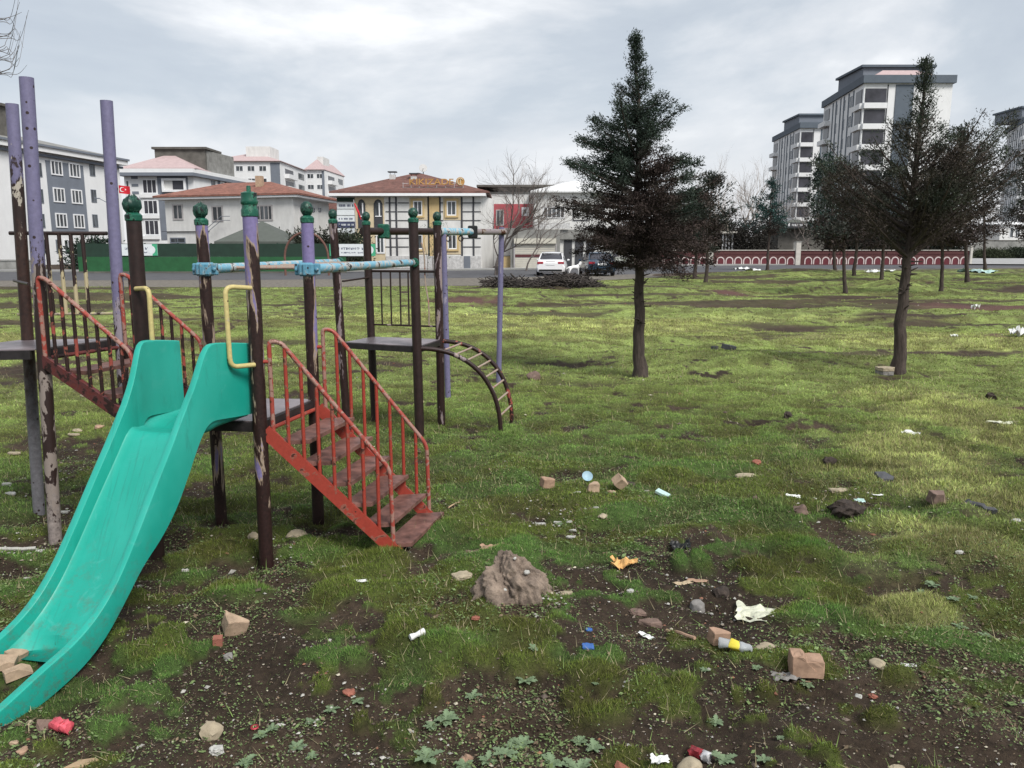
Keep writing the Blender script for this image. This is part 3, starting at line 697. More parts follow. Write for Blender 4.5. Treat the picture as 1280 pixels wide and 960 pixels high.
def staircase(TN, TF, BN, BF, ztop, zbot, ntread, names, rail_h, nbal, lowh, matr, matb, mats, label, last_on_ground=True, railtop=.40):
    """TN/TF: top near/far corners, BN/BF: bottom near/far corners"""
    TN, TF, BN, BF = map(v3, (TN, TF, BN, BF))
    mb = MB(); tops_ = []; dn = (TF-TN).normalized(); mb.tube([Vector((TN.x, TN.y, ztop-.055))+dn*.02, Vector((TF.x, TF.y, ztop-.055))-dn*.02], .012, 8)
    st = mb.build('staircase', mats, PG); st['label'] = label
    for T, Bq in ((TN, BN), (TF, BF)):
        mb = MB()
        a = Vector((T.x, T.y, ztop-.05)); b = Vector((Bq.x, Bq.y, zbot)); d = b-a
        side = Vector((d.x, d.y, 0)).normalized(); up = d.cross(Vector((-side.y, side.x, 0))).normalized()
        if up.z < 0: up = -up
        w = Vector((-side.y, side.x, 0))*.013; h = up*.035
        vs = [a-w-h, a+w-h, a+w+h, a-w+h, b-w-h, b+w-h, b+w+h, b-w+h]
        mb.add(vs, [(0, 1, 2, 3), (7, 6, 5, 4), (0, 4, 5, 1), (1, 5, 6, 2), (2, 6, 7, 3), (3, 7, 4, 0)])
        if last_on_ground: mb.box((b.x+side.x*.0, b.y, zbot/2-.02), (.05, .0275, abs(zbot)+.10))
        sq = mb.build('stringer', mats, PG); sq.parent = st
    for i in range(ntread):
        t = (i+1)/(ntread+.35)
        a = TN.lerp(BN, t); b = TF.lerp(BF, t); z = ztop-.0-(ztop-zbot)*t+.01
        dd = (BN-TN); dd.z = 0; dd.normalize(); dp = dd*.085
        ins = (b-a).normalized()*.015
        sh = dd*.03
        poly = [a+ins-dp+sh, b-ins-dp+sh, b-ins+dp+sh, a+ins+dp+sh]
        m2 = MB(); m2.prism([(p.x, p.y) for p in poly], z-.022, z)
        c = m2.build('tread', M['tread'], PG); c.parent = st
    for kk, (T, Bq) in enumerate(((TN, BN), (TF, BF))):
        dd = (Bq-T); L = Vector((dd.x, dd.y, 0)).length; dd.z = 0; dd.normalize()
        def at(s, z): p = T+dd*s; return Vector((p.x, p.y, z))
        zs = lambda s: ztop-.03-(ztop-.03-zbot)*(s/L)
        s0 = .045; s1 = L-.02
        lo1 = zs(s1)+.02
        pts = [at(s0, zs(s0)), at(s0, ztop+railtop), at(s0+.07, ztop+railtop+.0), at(s1-.02, zs(s1)+rail_h), at(s1, zs(s1)+rail_h-.06), at(s1, lo1-.04)]
        pts = [at(s0, zs(s0)), at(s0, ztop+railtop), at(s1-.01, zs(s1)+rail_h), at(s1, lo1-.04)]
        P2 = bent([pts[0], pts[1]+Vector((0, 0, .03)), at(s0+.06, ztop+railtop+.02), pts[2], pts[3]], .05)
        c = MB().tube(P2, .0125, 8).build('handrail', matr, PG, smooth=50); c.parent = st
        # stub to post
        pst = T
        c = MB().tube([at(-.0, ztop+railtop-.08), at(s0, ztop+railtop-.08)], .011, 8).build('rail_stub', matb, PG, smooth=50); c.parent = st
        for j in range(nbal):
            s = s0+(s1-s0)*(j+1)/(nbal+1)
            q = s0+.06
            zt = (ztop+railtop+.02)+(zs(s1)+rail_h-(ztop+railtop+.02))*(s-q)/(s1-.01-q)
            c = MB().tube([at(s, zs(s)-.0), at(s, zt-.006)], .0105, 8).build('baluster', matb, PG, smooth=50); c.parent = st
    return st
# red stairs to the ground
sd = (Pa-Pb); sd[2] = 0; sd = sd/np.linalg.norm(sd)
BN = G(497, 692); BF = G(541, 650)
staircase(Pa+sd*.03, Pd+sd*.03, BN, BF, DC+.0, .0, 6, None, .47, 7, 0, M['red_rail'], M['red'], M['red'], 'bright red staircase with railings leading down to the grass')
# darker stairs between the towers
e0 = (Pb-Pf); e0 = e0/np.linalg.norm(e0)
staircase(Pf+e0*.03, Pg+e0*.03, Pb-e0*.04, Pc-e0*.04, DL, DC-.06, 3, None, .40, 7, 0, M['red_rail'], M['red_rust'], M['stringer_dark'], 'dark rusty staircase between the tall purple posts and the slide', last_on_ground=False, railtop=.38)

# monkey bars between centre tower and far tower
for (A, Bq, ua, va, ub, vb) in ((Pc, Q1, 262, 337, 432, 319), (Pd, Q3, 392, 336, 520, 324)):
    a = v3(D(ua, va, A[1])); b = v3(D(ub, vb, Bq[1])); a.x = A[0]; b.x = Bq[0]-.02; a.z = b.z = 1.575
    a.x += -.0
    o = MB().tube([a.lerp(b, k/16) for k in range(17)], .030, 14).build('monkey_bar', M['blue'], PG, smooth=40)
    cm = MB().box((a.x, a.y-.005, a.z), (.092, .092, .08), bev=.012); cm.box((a.x, a.y-.0, a.z+.0), (.15, .03, .07), bev=.006); cm.box((a.x, a.y+.0, a.z), (.03, .13, .07), bev=.006)
    for bx in (-.06, .06): cm.lathe((a.x+bx, a.y-.015, a.z), [(.012, 0), (.012, .012), (.006, .016)], 6, axis=(0, -1, 0))
    c = cm.build('pipe_clamp', M['blueclamp'], PG); c.parent = o
    c = MB().lathe((b.x+.01, b.y-.045, b.z), [(.036, -.02), (.042, 0), (.036, .02)], 12, axis=(b-a)).build('pipe_end_ring', M['cap'], PG, smooth=40); c.parent = o
    if A is Pc: a1, b1 = a, b
    else:
        for k in range(1, 7):
            t = k/7; MB().tube([a1.lerp(b1, t), a.lerp(b, t)], .010, 8).build('rung', M['rung'], PG, smooth=40)
# rod on the far tower and its back panel
def rod(p, q, r, m, nm): return MB().tube([p, q], r, 8).build(nm, M[m], PG, smooth=40)
rod((Q1[0], Q1[1], 1.40), (Q2[0], Q2[1], 1.42), .009, 'post_brown', 'side_rod')
def panel(A, Bq, z0, z1, fr, matn, matlow, r=.008):
    a, b = v3(A), v3(Bq)
    o = MB().tube([(a.x, a.y, z0), (b.x, b.y, z0)], .009, 8).build('guard_panel', M[matlow], PG, smooth=40)
    c = MB().tube([(a.x, a.y, z1), (b.x, b.y, z1)], .012, 8).build('top_rail', M['post_brown'], PG, smooth=40); c.parent = o
    for f_ in fr:
        p = a.lerp(b, f_); c = MB().tube([(p.x, p.y, z0), (p.x, p.y, z1)], r, 8).build('panel_bar', M[matn], PG, smooth=40); c.parent = o
    return o
panel(Q2, Q4, .96, 1.48, (.15, .29, .43, .55), 'post_brown', 'post_dark')
q = v3(Q2).lerp(v3(Q4), .84)
MB().tube(arc_pts([(q.x, q.y, .965), (q.x, q.y, 1.18), (q.x-.03, q.y+.02, 1.38), (q.x-.035, q.y+.02, 1.62), (q.x-.06, q.y, 1.75)]), .007, 8).build('bent_bar', M['rung'], PG, smooth=40)
panel(Pe, Pg, 1.29, 1.79, (.24, .37, .50, .62, .74), 'panel_bar', 'panel_rail', .012)
rod((Pf[0], Pf[1], 1.50), (Pe[0], Pe[1], 1.50), .009, 'post_brown', 'side_rod')

# yellow grab handles either side of the slide entry
def handle(pp, side, zt, zb, off):
    p = v3(pp); d = Vector((SD[0], SD[1], 0)); s = Vector(side)
    a = p+s*.03; pts = [Vector((a.x, a.y, zt)), Vector((a.x, a.y, zt))+d*off, Vector((a.x, a.y, zb))+d*off, Vector((a.x, a.y, zb))]
    return MB().tube(bent(pts, .045), .0125, 10).build('grab_handle', M['yellow'], PG, smooth=50)
SD = np.array([-.275, -.961]); SN = np.array([.961, -.275])     # slide direction and its right-hand side (seen in the picture)
def handle2(pts): return MB().tube(bent(pts, .045), .0125, 10).build('grab_handle', M['yellow'], PG, smooth=50)
y0 = Pa[1]-.05
handle2([D(314, 360, y0), D(281, 358, y0-.10), D(288, 459, y0-.12), D(318, 456, y0)])
y1 = Pb[1]-.04
handle2([D(170, 361, y1), D(186, 360, y1-.08), D(192, 452, y1-.09), D(178, 452, y1)])

# ---------------------------------------------------------------- the slide
def slide():
    pa = (Pa+np.array([-.04, 0, 0]))[:2]
    #        s     rim_z  low_z   width  wall_thickness floor_z
    K = np.array([
        [-.03, 1.205, .825, .470, .030, .815], [.10, 1.222, .835, .462, .030, .815], [.24, 1.238, .850, .440, .030, .812], [.315, 1.235, .856, .425, .034, .795], [.37, 1.155, .830, .405, .036, .812],
        [.42, 1.060, .770, .392, .036, .808], [.50, .965, .655, .375, .038, .835], [.60, .825, .510, .375, .038, .705], [.72, .672, .398, .375, .038, .560], [.85, .500, .315, .375, .038, .395],
        [.97, .348, .200, .375, .038, .250], [1.07, .250, .110, .375, .038, .160], [1.16, .190, .055, .375, .038, .105], [1.26, .148, .018, .375, .038, .070], [1.40, .118, -.01, .375, .038, .03], [1.60, .066, -.02, .375, .038, .02], [1.78, .05, -.02, .375, .038, .02]])
    s = np.concatenate([np.linspace(-.03, .5, 24)[:-1], np.linspace(.5, 1.78, 44)])
    from_k = lambda c: np.interp(s, K[:, 0], K[:, c])
    def sm(a):
        for _ in range(2): a[1:-1] = .25*a[:-2]+.5*a[1:-1]+.25*a[2:]
        return a
    rim, low, w, th, fl = [sm(from_k(i)) for i in (1, 2, 3, 4, 5)]
    def pt(i, lat, z):      # lat measured from the right wall's outer face towards the left
        p = pa+SD*s[i]-SN*lat; return (p[0], p[1], z)
    mb = MB(); n = len(s)
    def loft(ring, i0, i1, closed):
        rs = [ring(i) for i in range(i0, i1)]; k = len(rs[0]); vs = [p for r_ in rs for p in r_]
        fs = [(a*k+b, a*k+(b+1) % k, (a+1)*k+(b+1) % k, (a+1)*k+b) for a in range(len(rs)-1) for b in range(k if closed else k-1)]
        if closed: fs += [tuple(range(k))[::-1], tuple(range((len(rs)-1)*k, len(rs)*k))]
        mb.add(vs, fs)
    def wallring(left):
        def ring(i):
            t = th[i]; r_ = rim[i]; lo = low[i]; sg = 1
            prof = [(0.006, lo), (.002, lo+.3*(r_-lo)), (0, r_-.012), (.001, r_-.004), (.006, r_), (t-.005, r_-.001), (t-.001, r_-.005), (t, r_-.014), (t+.004, max(fl[i]-.05, lo)), (t-.008, lo-.0)]
            if left: return [pt(i, w[i]-a, z) for a, z in prof]
            return [pt(i, a, z) for a, z in prof]
        return ring
    loft(wallring(False), 0, n, True); loft(wallring(True), 0, n, True)
    nf = int(np.searchsorted(s, 1.31))
    def floor_(i):
        a0 = th[i]*.6; a1 = w[i]-th[i]*.6; z = fl[i]; out = []
        hs = [(0, .05), (.008, .028), (.024, .010), (.055, .002), (.12, 0)]
        top = [(a0+x, z+y) for x, y in hs]+[((a0+a1)/2, z-.001)]+[(a1-x, z+y) for x, y in hs[::-1]]
        bot = [(x, y-.014) for x, y in top[::-1]]
        off = 0
        ring = []
        for x, y in top+bot:
            k = (x-(a0+a1)/2)/((a1-a0)/2)
            ring.append((x, y, k))
        if i >= nf-6:       # broken, curved lower edge
            f_ = (i-(nf-6))/5
            res = []
            for x, y, k in ring:
                ds = (-.13*(1-k*k)+.012*math.sin(k*9))*f_
                p = pa+SD*(s[i]+ds)-SN*x; res.append((p[0], p[1], y))
            return res
        return [pt(i, x, y) for x, y, k in ring]
    loft(floor_, 0, nf, True)
    o = mb.build('slide', M['slide'], PG, smooth=38)
    o['label'] = 'turquoise green plastic slide with broken lower end'
slide()

# arched ladder of the far tower
def arc_ladder():
    zt = DR+.0
    n0 = v3(Q3); f0 = v3(Q4); n1 = v3(G(626, 546)); f1 = v3(G(640, 531)); rails = []
    root = None
    for a, b in ((n0, n1), (f0, f1)):
        d = b-a; d.z = 0; L = d.length; d.normalize(); pts = []
        for k in range(25):
            q = (k/24)*math.pi/2*1.0
            s = L*math.sin(q)**.92; z = zt*1.0*math.cos(q)**.82 if k < 24 else 0
            z = z-.02 if z > 0 else -.05
            p = a+d*s; pts.append(Vector((p.x, p.y, z+.0)))
        rails.append(pts)
    root = MB().tube(rails[0], .021, 10).build('ladder_rail', M['post_dark'], PG, smooth=50)
    MB().tube(rails[1], .021, 10).build('ladder_rail', M['red_rust'], PG, smooth=50)
    for k in range(8):
        i = 4+k*2.45
        i0 = int(i); t = i-i0
        a = rails[0][i0].lerp(rails[0][i0+1], t); b = rails[1][i0].lerp(rails[1][i0+1], t)
        MB().tube([a, b], .0095, 8).build('ladder_rung', M['rung'], PG, smooth=50)
arc_ladder()
# ================================================================ LITTER, STONES, WEED PLANTS
def rz(a): return Matrix.Rotation(a, 3, 'Z')
def place(u, v, dz=0.0):
    g = G(u, v); return Vector((g[0], g[1], hgt(g[0], g[1])+dz))
def rock_mesh(c, d, seed, rough=.25, sub=3, flatb=True, yaw=0., fac=True):
    rnd = np.random.default_rng(seed); bm = bmesh.new(); bmesh.ops.create_icosphere(bm, subdivisions=sub, radius=.5)
    pl = [(Vector(rnd.normal(size=3)).normalized(), rnd.uniform(.30, .46)) for _ in range(9)]
    o = rnd.uniform(0, 50, 3)
    for v in bm.verts:
        p = v.co.copy()
        if fac:
            for n_, dd in pl:
                e = p.dot(n_)-dd
                if e > 0: p -= n_*e*.9
        q = p.normalized()
        n1 = float(fbm(np.array([q.x*2.5+o[0]+q.z]), np.array([q.y*2.5+o[1]+q.z*1.7]), 3, 7)[0])
        p *= 1+rough*n1
        v.co = Vector((p.x*d[0], p.y*d[1], p.z*d[2]))
    R = rz(yaw); mb = MB(); zs = min(v.co.z for v in bm.verts)
    bm.verts.index_update()
    mb.add([Vector(c)+R @ v.co+Vector((0, 0, -zs*.38 if flatb else 0)) for v in bm.verts], [[v.index for v in f.verts] for f in bm.faces]); bm.free(); return mb
def slab_mesh(c, w, l, t, seed, tilt=(0, 0), yaw=0, n=7, ragged=.2):
    rnd = np.random.default_rng(seed); poly = []
    for k in range(n):
        a = 2*math.pi*(k+rnd.uniform(-.3, .3))/n; q = max(abs(math.cos(a)), abs(math.sin(a)))
        r = 1/q*(1-rnd.uniform(0, ragged)); poly.append((math.cos(a)*r*w/2, math.sin(a)*r*l/2))
    m = MB(); m.prism(poly, -t/2, t/2)
    bm = bmesh.new(); vs = [bm.verts.new(p) for p in m.v]; [bm.faces.new([vs[i] for i in f]) for f in m.f]
    bmesh.ops.bevel(bm, geom=list(bm.edges), offset=min(t*.2, .004), segments=1, affect='EDGES')
    bmesh.ops.triangulate(bm, faces=bm.faces); bmesh.ops.subdivide_edges(bm, edges=bm.edges, cuts=1)
    for v in bm.verts: v.co += Vector(rnd.normal(size=3))*min(t, .02)*.10
    R = Euler((tilt[0], tilt[1], yaw)).to_matrix(); bm.verts.index_update(); mb = MB()
    mb.add([Vector(c)+R @ v.co for v in bm.verts], [[v.index for v in f.verts] for f in bm.faces]); bm.free(); return mb
def block_mesh(c, d, rot, notch=None, seed=1, cutc=0):
    rnd = np.random.default_rng(seed); bm = bmesh.new()
    if notch:
        x, z = notch; a, b, h = d[0]/2, d[1]/2, d[2]/2
        poly = [(-a, -h), (a, -h), (a, h-z), (-a+x+.006, h-z), (-a+x, h-z*.3), (-a+x*.8, h), (-a, h)]
        lo = [bm.verts.new((p[0], -b, p[1])) for p in poly]; hi = [bm.verts.new((p[0], b, p[1])) for p in poly]; n = len(poly)
        bm.faces.new(lo); bm.faces.new(hi[::-1])
        for i in range(n): bm.faces.new((lo[i], hi[i], hi[(i+1) % n], lo[(i+1) % n]))
        bmesh.ops.recalc_face_normals(bm, faces=bm.faces)
    else:
        bmesh.ops.create_cube(bm, size=1); bmesh.ops.scale(bm, vec=d, verts=bm.verts)
        for k in range(cutc):
            n_ = Vector((rnd.choice([-1, 1])*rnd.uniform(.5, 1), rnd.choice([-1, 1])*rnd.uniform(.3, 1), rnd.uniform(.3, 1))).normalized()
            p = Vector((n_.x*d[0], n_.y*d[1], n_.z*d[2]))*rnd.uniform(.36, .46)
            r = bmesh.ops.bisect_plane(bm, geom=list(bm.verts)+list(bm.edges)+list(bm.faces), plane_co=p, plane_no=n_, clear_outer=True)
            ed = [e for e in r['geom_cut'] if isinstance(e, bmesh.types.BMEdge)]
            if ed: bmesh.ops.edgeloop_fill(bm, edges=ed)
    bmesh.ops.bevel(bm, geom=list(bm.edges), offset=min(d)*.05, segments=1, affect='EDGES')
    bmesh.ops.triangulate(bm, faces=bm.faces); bmesh.ops.subdivide_edges(bm, edges=[e for e in bm.edges if e.calc_length() > min(d)*.4], cuts=2)
    for v in bm.verts: v.co += Vector(rnd.normal(size=3))*min(d)*.014
    R = Euler(rot).to_matrix(); bm.verts.index_update(); mb = MB()
    zz = min((R @ v.co).z for v in bm.verts)
    mb.add([Vector(c)+R @ v.co-Vector((0, 0, zz+.006)) for v in bm.verts], [[v.index for v in f.verts] for f in bm.faces]); bm.free(); return mb
def sheet_mesh(c, w, l, seed, crumple=.25, yaw=0, n=12, ragged=.15, fold=.3, th=.0012):
    rnd = np.random.default_rng(seed); V = []; o = rnd.uniform(0, 90)
    ra = rnd.uniform(-ragged, ragged, (2, 2, n+1))
    for s_ in (0, 1):
        for j in range(n+1):
            for i in range(n+1):
                a, b = i/n*2-1, j/n*2-1
                a2 = a*(1+ra[0][int(a > 0)][j]*abs(a)); b2 = b*(1+ra[1][int(b > 0)][i]*abs(b))
                z = float(fbm(np.array([a*2.2+o]), np.array([b*2.2+o]), 3, 5)[0])*crumple*min(w, l)*.5+fold*abs(a)*w*.15
                V.append((a2*w/2, b2*l/2, z-s_*th))
    R = rz(yaw); zs = min(p[2] for p in V); V = [Vector(c)+R @ Vector((p[0], p[1], p[2]-zs*.8)) for p in V]
    m = n+1; fs = []
    for s_ in (0, 1):
        for j in range(n):
            for i in range(n):
                q = (j*m+i, j*m+i+1, (j+1)*m+i+1, (j+1)*m+i); q = tuple(k+s_*m*m for k in q); fs.append(q if not s_ else q[::-1])
    edge = [i for i in range(n)]
    for i in range(n):
        for (a, b) in ((i, i+1), (n*m+i+1, n*m+i), ((i+1)*m, i*m), (i*m+n, (i+1)*m+n)): fs.append((a, b, b+m*m, a+m*m))
    return MB().add(V, fs)
IT = 0
def put(mb, name, mat, label, cat, c, group=None, smooth=False):
    global IT; IT += 1
    o = mb.build(name, M[mat] if isinstance(mat, str) else mat, None, smooth=smooth, loc=tuple(c)); tag(o, label, cat, group); return o
def rock(u, v, wpx, mat, label, flat=.7, name='stone', cat='stone', dp=.8, rough=.22, seed=None, yaw=None, sub=3, sink=.0, group=None, fac=True):
    w = px(wpx, u, v)*1.05; c = place(u, v, -sink); sd_ = seed or int(u*7+v)
    return put(rock_mesh(c, (w, w*dp, w*flat), sd_, rough, sub, yaw=yaw if yaw is not None else (u % 7), fac=fac), name, mat, label, cat, c, group, smooth=35)
def slab(u, v, wpx, mat, label, l=.6, t=.02, name='stone_slab', cat='slab', yaw=0, tilt=(0, 0), ragged=.2, n=7, dz=0):
    w = px(wpx, u, v); c = place(u, v, t/2+abs(math.sin(tilt[0]))*w*l*.35+abs(math.sin(tilt[1]))*w*.35+dz)
    return put(slab_mesh(c, w, w*l, t, int(u*3+v), tilt, yaw, n, ragged), name, mat, label, cat, c)
def block(u, v, wpx, mat, label, d=(1, .6, .5), rot=(0, 0, 0), notch=None, name='brick_piece', cat='brick', cutc=1):
    w = px(wpx, u, v); c = place(u, v); dd = tuple(k*w for k in d)
    return put(block_mesh(c, dd, rot, (notch[0]*w, notch[1]*w) if notch else None, int(u+v), cutc), name, mat, label, cat, c)
def paper(u, v, wpx, mat, label, l=.6, cr=.3, yaw=0, name='paper_scrap', cat='litter', ragged=.15, fold=.3):
    w = px(wpx, u, v); c = place(u, v, .004)
    return put(sheet_mesh(c, w, w*l, int(u+v), cr, yaw, 10, ragged, fold), name, mat, label, cat, c)

# bricks lying in the broken end of the slide
for (u, v, w, d, rot, lab) in [(8, 848, 24, (1, .7, .5), (.1, .2, .3), 'pale brick lying leftmost in the broken end of the green slide'),
                               (22, 838, 20, (1, .8, .6), (.3, .1, 1.2), 'smaller pale brick at the back of the heap in the slide end'),
                               (24, 854, 28, (1, .42, .45), (.0, -.1, .75), 'long pale brick in front of the others in the slide end')]:
    block(u, v, w, 'brickpiece', lab, d, rot)
block(295, 791, 28, 'brickpiece', 'beige clay block with a cut corner on grass right of the slide', (.9, .75, .75), (.35, .2, .6), cutc=2)
block(273, 812, 12, 'brickred2', 'tiny red brick cube next to a round grey pebble', (.9, .8, .9), (.1, 0, .2), cutc=0)
rock(286, 821, 13, 'stone_grey', 'round grey pebble beside the tiny red brick cube')
rock(263, 917, 26, 'stone_tan', 'yellowish tan angular stone on bare soil at bottom left', .95, seed=12)
slab(271, 934, 18, 'stone_pale', 'flat pale grey stone just below the yellowish stone', .7, .02, 'stone', 'stone')
block(100, 955, 40, 'wood', 'pale splintered piece of wood at the bottom left edge', (1, .3, .18), (0, 0, .25), name='wood_piece', cat='wood', cutc=2)
# pink can
def can(u, v, wpx, mats, label, yaw, name='crushed_can', cat='can'):
    w = px(wpx, u, v); c = place(u, v, w*.24); root = thing(name, label, cat, tuple(c))
    ax = Vector((math.cos(yaw), math.sin(yaw), .05)).normalized(); r = w*.26; L = w*.95
    def tube_(a, b, m, nm, k=1.0):
        prof = [(r*k*.85, a*L), (r*k*1.0, a*L+.06*L), (r*k*(.9 if nm == 'can_body' else .93), (a+b)/2*L), (r*k*1.0, b*L-.06*L), (r*k*.82, b*L)]
        mb = MB(); mb.lathe(Vector(c)-ax*L*.5, prof, 14, axis=ax)
        rn = np.random.default_rng(int(u)); mb.v = [tuple(np.array(p)+rn.normal(size=3)*r*.13) for p in mb.v]
        return mb.build(nm, M[m], root, smooth=60)
    tube_(0, .6, mats[0], 'can_body'); tube_(.595, .99, mats[1], 'can_end', .98); return root
can(77, 911, 28, ('pinkcan', 'pinkcan'), 'crushed pink and white can on soil beside the slide end', -.4)
can(876, 936, 26, ('canred', 'canwhite'), 'crushed red and white drinks can among weeds at the bottom', -.7)
block(55, 907, 18, 'stone_brown', 'brown square tile piece left of the pink can', (.9, .7, .2), (.6, .2, .3))
rock(36, 902, 9, 'stone_tan', 'small pale pebble under the slide lip'); rock(24, 908, 9, 'stone_brown', 'small brown pebble left under the slide lip')
rock(29, 942, 13, 'brickorange', 'small orange brown pebble at the lower left'); slab(17, 930, 12, 'brickpiece', 'little pale chip above the orange brown pebble', .5, .012, 'chip', 'chip')
# white crushed cup etc.
c = place(522, 806, .02); w = px(20, 522, 806)
m = MB(); m.lathe(c-Vector((w*.4, w*.25, 0)), [(w*.18, 0), (w*.2, w*.1), (w*.14, w*.4), (w*.21, w*.75), (w*.24, w*.95)], 12, axis=(.8, .55, .1))
put(m, 'paper_cup', 'paper', 'white crushed paper cup on grass below the dirt mound', 'cup', c, smooth=60)
paper(448, 737, 20, 'paper', 'white paper strip lying on grass in front of the stairs', .35, .1)
slab(578, 728, 26, 'stone_tan', 'flat pinkish brown stone left of the dirt mound', .75, .018, yaw=.4)
paper(612, 690, 22, 'brickorange', 'orange brown crumpled card behind the dirt mound', .7, .3, name='card_scrap')
paper(590, 691, 16, 'stone_brown', 'dark brown torn card left of the orange card', .5, .3, name='card_scrap')
slab(646, 748, 18, 'stone_tan', 'flat tan stone at the foot of the dirt mound', .8, .015); slab(708, 745, 16, 'stone_tan', 'flat tan stone right of the dirt mound', .5, .015)
# dirt mound with pale stones
def mound():
    c = place(645, 742, -.03); w = px(78, 645, 742); root = thing('dirt_mound', 'brown lump of dried earth with white stones in the middle foreground', 'dirt mound', tuple(c))
    bm = bmesh.new(); bmesh.ops.create_icosphere(bm, subdivisions=6, radius=1)
    V = np.array([v.co for v in bm.verts]); x, y, z = V.T
    zz = np.clip(z, -.15, 1); pw = 1-.30*np.clip(zz, 0, 1)**.9
    hx = x*pw*.50*w-.02*w*zz; hy = y*pw*.36*w; hz = np.clip(zz, -.1, 1)**1*.66*w
    n = fbm(x*2.2+z*1.3+7, y*2.2-z*1.9+3, 5, 5); n3 = fbm(x*7+z*3, y*7+z*5, 4, 15)
    k = 1+.28*n+.13*n3; fl_ = 1+.16*(1-np.clip(zz, 0, 1))**2; hx *= k*fl_; hy *= k*fl_; hz = np.clip(zz, -.1, 1); hz = np.sign(hz)*np.abs(hz)**.72*.54*w*(1+.24*n+.09*n3)
    hx -= np.where(z > .3, .05*w, 0)*z
    for v, a, b, d in zip(bm.verts, hx, hy, hz): v.co = (a, b, d)
    bm.verts.index_update()
    MB().add([Vector(c)+v.co for v in bm.verts], [[v.index for v in f.verts] for f in bm.faces]).build('earth', M['mound'], root, smooth=180); bm.free()
    for k, (dx, dy, dz, s) in enumerate([(.10, -.30, .15, .055), (.19, -.31, .12, .05), (.16, -.22, .40, .075), (-.17, -.31, .16, .05), (-.02, -.16, .60, .05), (.34, -.20, .18, .04)]):
        mm = rock_mesh(Vector(c)+Vector((dx*w, dy*w, dz*w)), (s*w*1.3, s*w, s*w), 40+k, .2, 2); mm.build('stone', M['stone_pale'], root, smooth=35)
def mound_mat():
    m, nt, b = new_mat('dried_earth'); n1 = noise(nt, 14, 8, .75); r = ramp(nt, n1.outputs[0], .3, .7, (.06, .045, .037), (.36, .28, .22))
    nt.links.new(r.outputs[0], b.inputs['Base Color']); b.inputs['Roughness'].default_value = .95; bump(nt, b, n1.outputs[0], 1, .02); return m
M['mound'] = mound_mat(); mound()
block(684, 616, 15, 'brickorange', 'orange beige block piece, leftmost in the row of blocks on the lawn', (1, .8, .8), (.1, .1, .4))
block(741, 623, 15, 'brickpiece', 'square pale brick under the light blue dish', (.95, .8, .8), (0, 0, .1))
block(774, 620, 16, 'brickpiece', 'pale brick tipped on its corner, right end of the row', (.9, .8, .8), (.5, .7, .6), cutc=0)
slab(764, 623, 11, 'brickpiece', 'small flat brick slip between the square and the tipped brick', .5, .015, 'brick_slip', 'brick')
rock(787, 609, 18, 'clod', 'dark stone behind the tipped pale brick', .5)
c = place(734, 607, .05); wl = px(13, 734, 607)
put(MB().lathe(c, [(wl*.3, -.012), (wl*.5, .0), (wl*.52, .006), (wl*.44, .002), (.001, -.004)], 18, axis=(.1, -.75, .65)), 'plastic_dish', 'bluelid', 'light blue round dish resting on the square pale brick', 'dish', c, smooth=40)
block(828, 625, 17, 'greenbox', 'pale green white carton lying on the lawn', (1, .55, .2), (.1, .3, -.6), name='carton', cat='carton', cutc=0)
rock(753, 652, 12, 'stone_tan', 'tan pointed stone in the bare patch behind the mound', .5); 
for (u, v, w, lab) in [(712, 653, 10, 'white plaster chip, upper one of the pair behind the mound'), (716, 661, 10, 'white plaster chip, lower one of the pair behind the mound'), (675, 650, 18, 'white plaster chips left end of the bare patch'), (697, 651, 14, 'white plaster strip in the bare patch behind the mound'),
                       (714, 670, 15, 'pale flat chip below the white pair'), (745, 641, 8, 'small white chip near the square brick'), (722, 623, 13, 'white chip left of the square brick'), (808, 617, 8, 'white chip right of the tipped brick')]:
    slab(u, v, w, 'stone_pale', lab, .4, .01, 'plaster_chip', 'chip', ragged=.4)
paper(780, 708, 26, 'foam', 'torn orange yellow foam piece on dark soil', .8, .55, name='foam_piece', ragged=.35); 
paper(851, 684, 24, 'black', 'crumpled black plastic sheet standing in a green tuft', .5, .9, name='plastic_sheet', fold=.9)
paper(853, 728, 22, 'paper_tan', 'tan cardboard strip, left one of a pair', .35, .15, .3, 'cardboard', ragged=.2); paper(872, 724, 22, 'brickorange', 'tan cardboard strip, right one of a pair', .35, .15, -.2, 'cardboard', ragged=.2)
rock(873, 753, 22, 'stone_grey', 'smooth grey stone below the cardboard strips', .8, rough=.1, seed=3)
rock(900, 740, 22, 'clod', 'dark soil clod right of the cardboard strips', .7, 'soil_clod', 'soil clod')
paper(950, 764, 56, 'bag', 'white and yellow crumpled plastic bag spread on the grass', .8, .16, -.3, 'plastic_bag', ragged=.1)
slab(797, 762, 22, 'stone_brown', 'brown flat slab, small upper piece left of the stick', .7, .02, ragged=.35); slab(813, 773, 30, 'stone_brown', 'brown flat slab, larger lower piece left of the stick', .5, .025, ragged=.3, yaw=-.2)
paper(808, 789, 20, 'paper', 'white shiny wrapper left of the stick', .35, .4, -.9, 'wrapper'); slab(788, 742, 10, 'stone_pale', 'small cream tile chip below the orange foam', .8, .012, 'tile_chip', 'chip')
def stick(u0, v0, u1, v1, r, mat, label, name='stick', cat='stick'):
    a = place(u0, v0, r+.004); b = place(u1, v1, r+.004); rn = np.random.default_rng(int(u0)); pts = [a.lerp(b, k/6)+Vector(rn.normal(size=3))*r*.3 for k in range(7)]
    c = (a+b)/2; put(MB().tube(pts, r, 7), name, mat, label, cat, c, smooth=50)
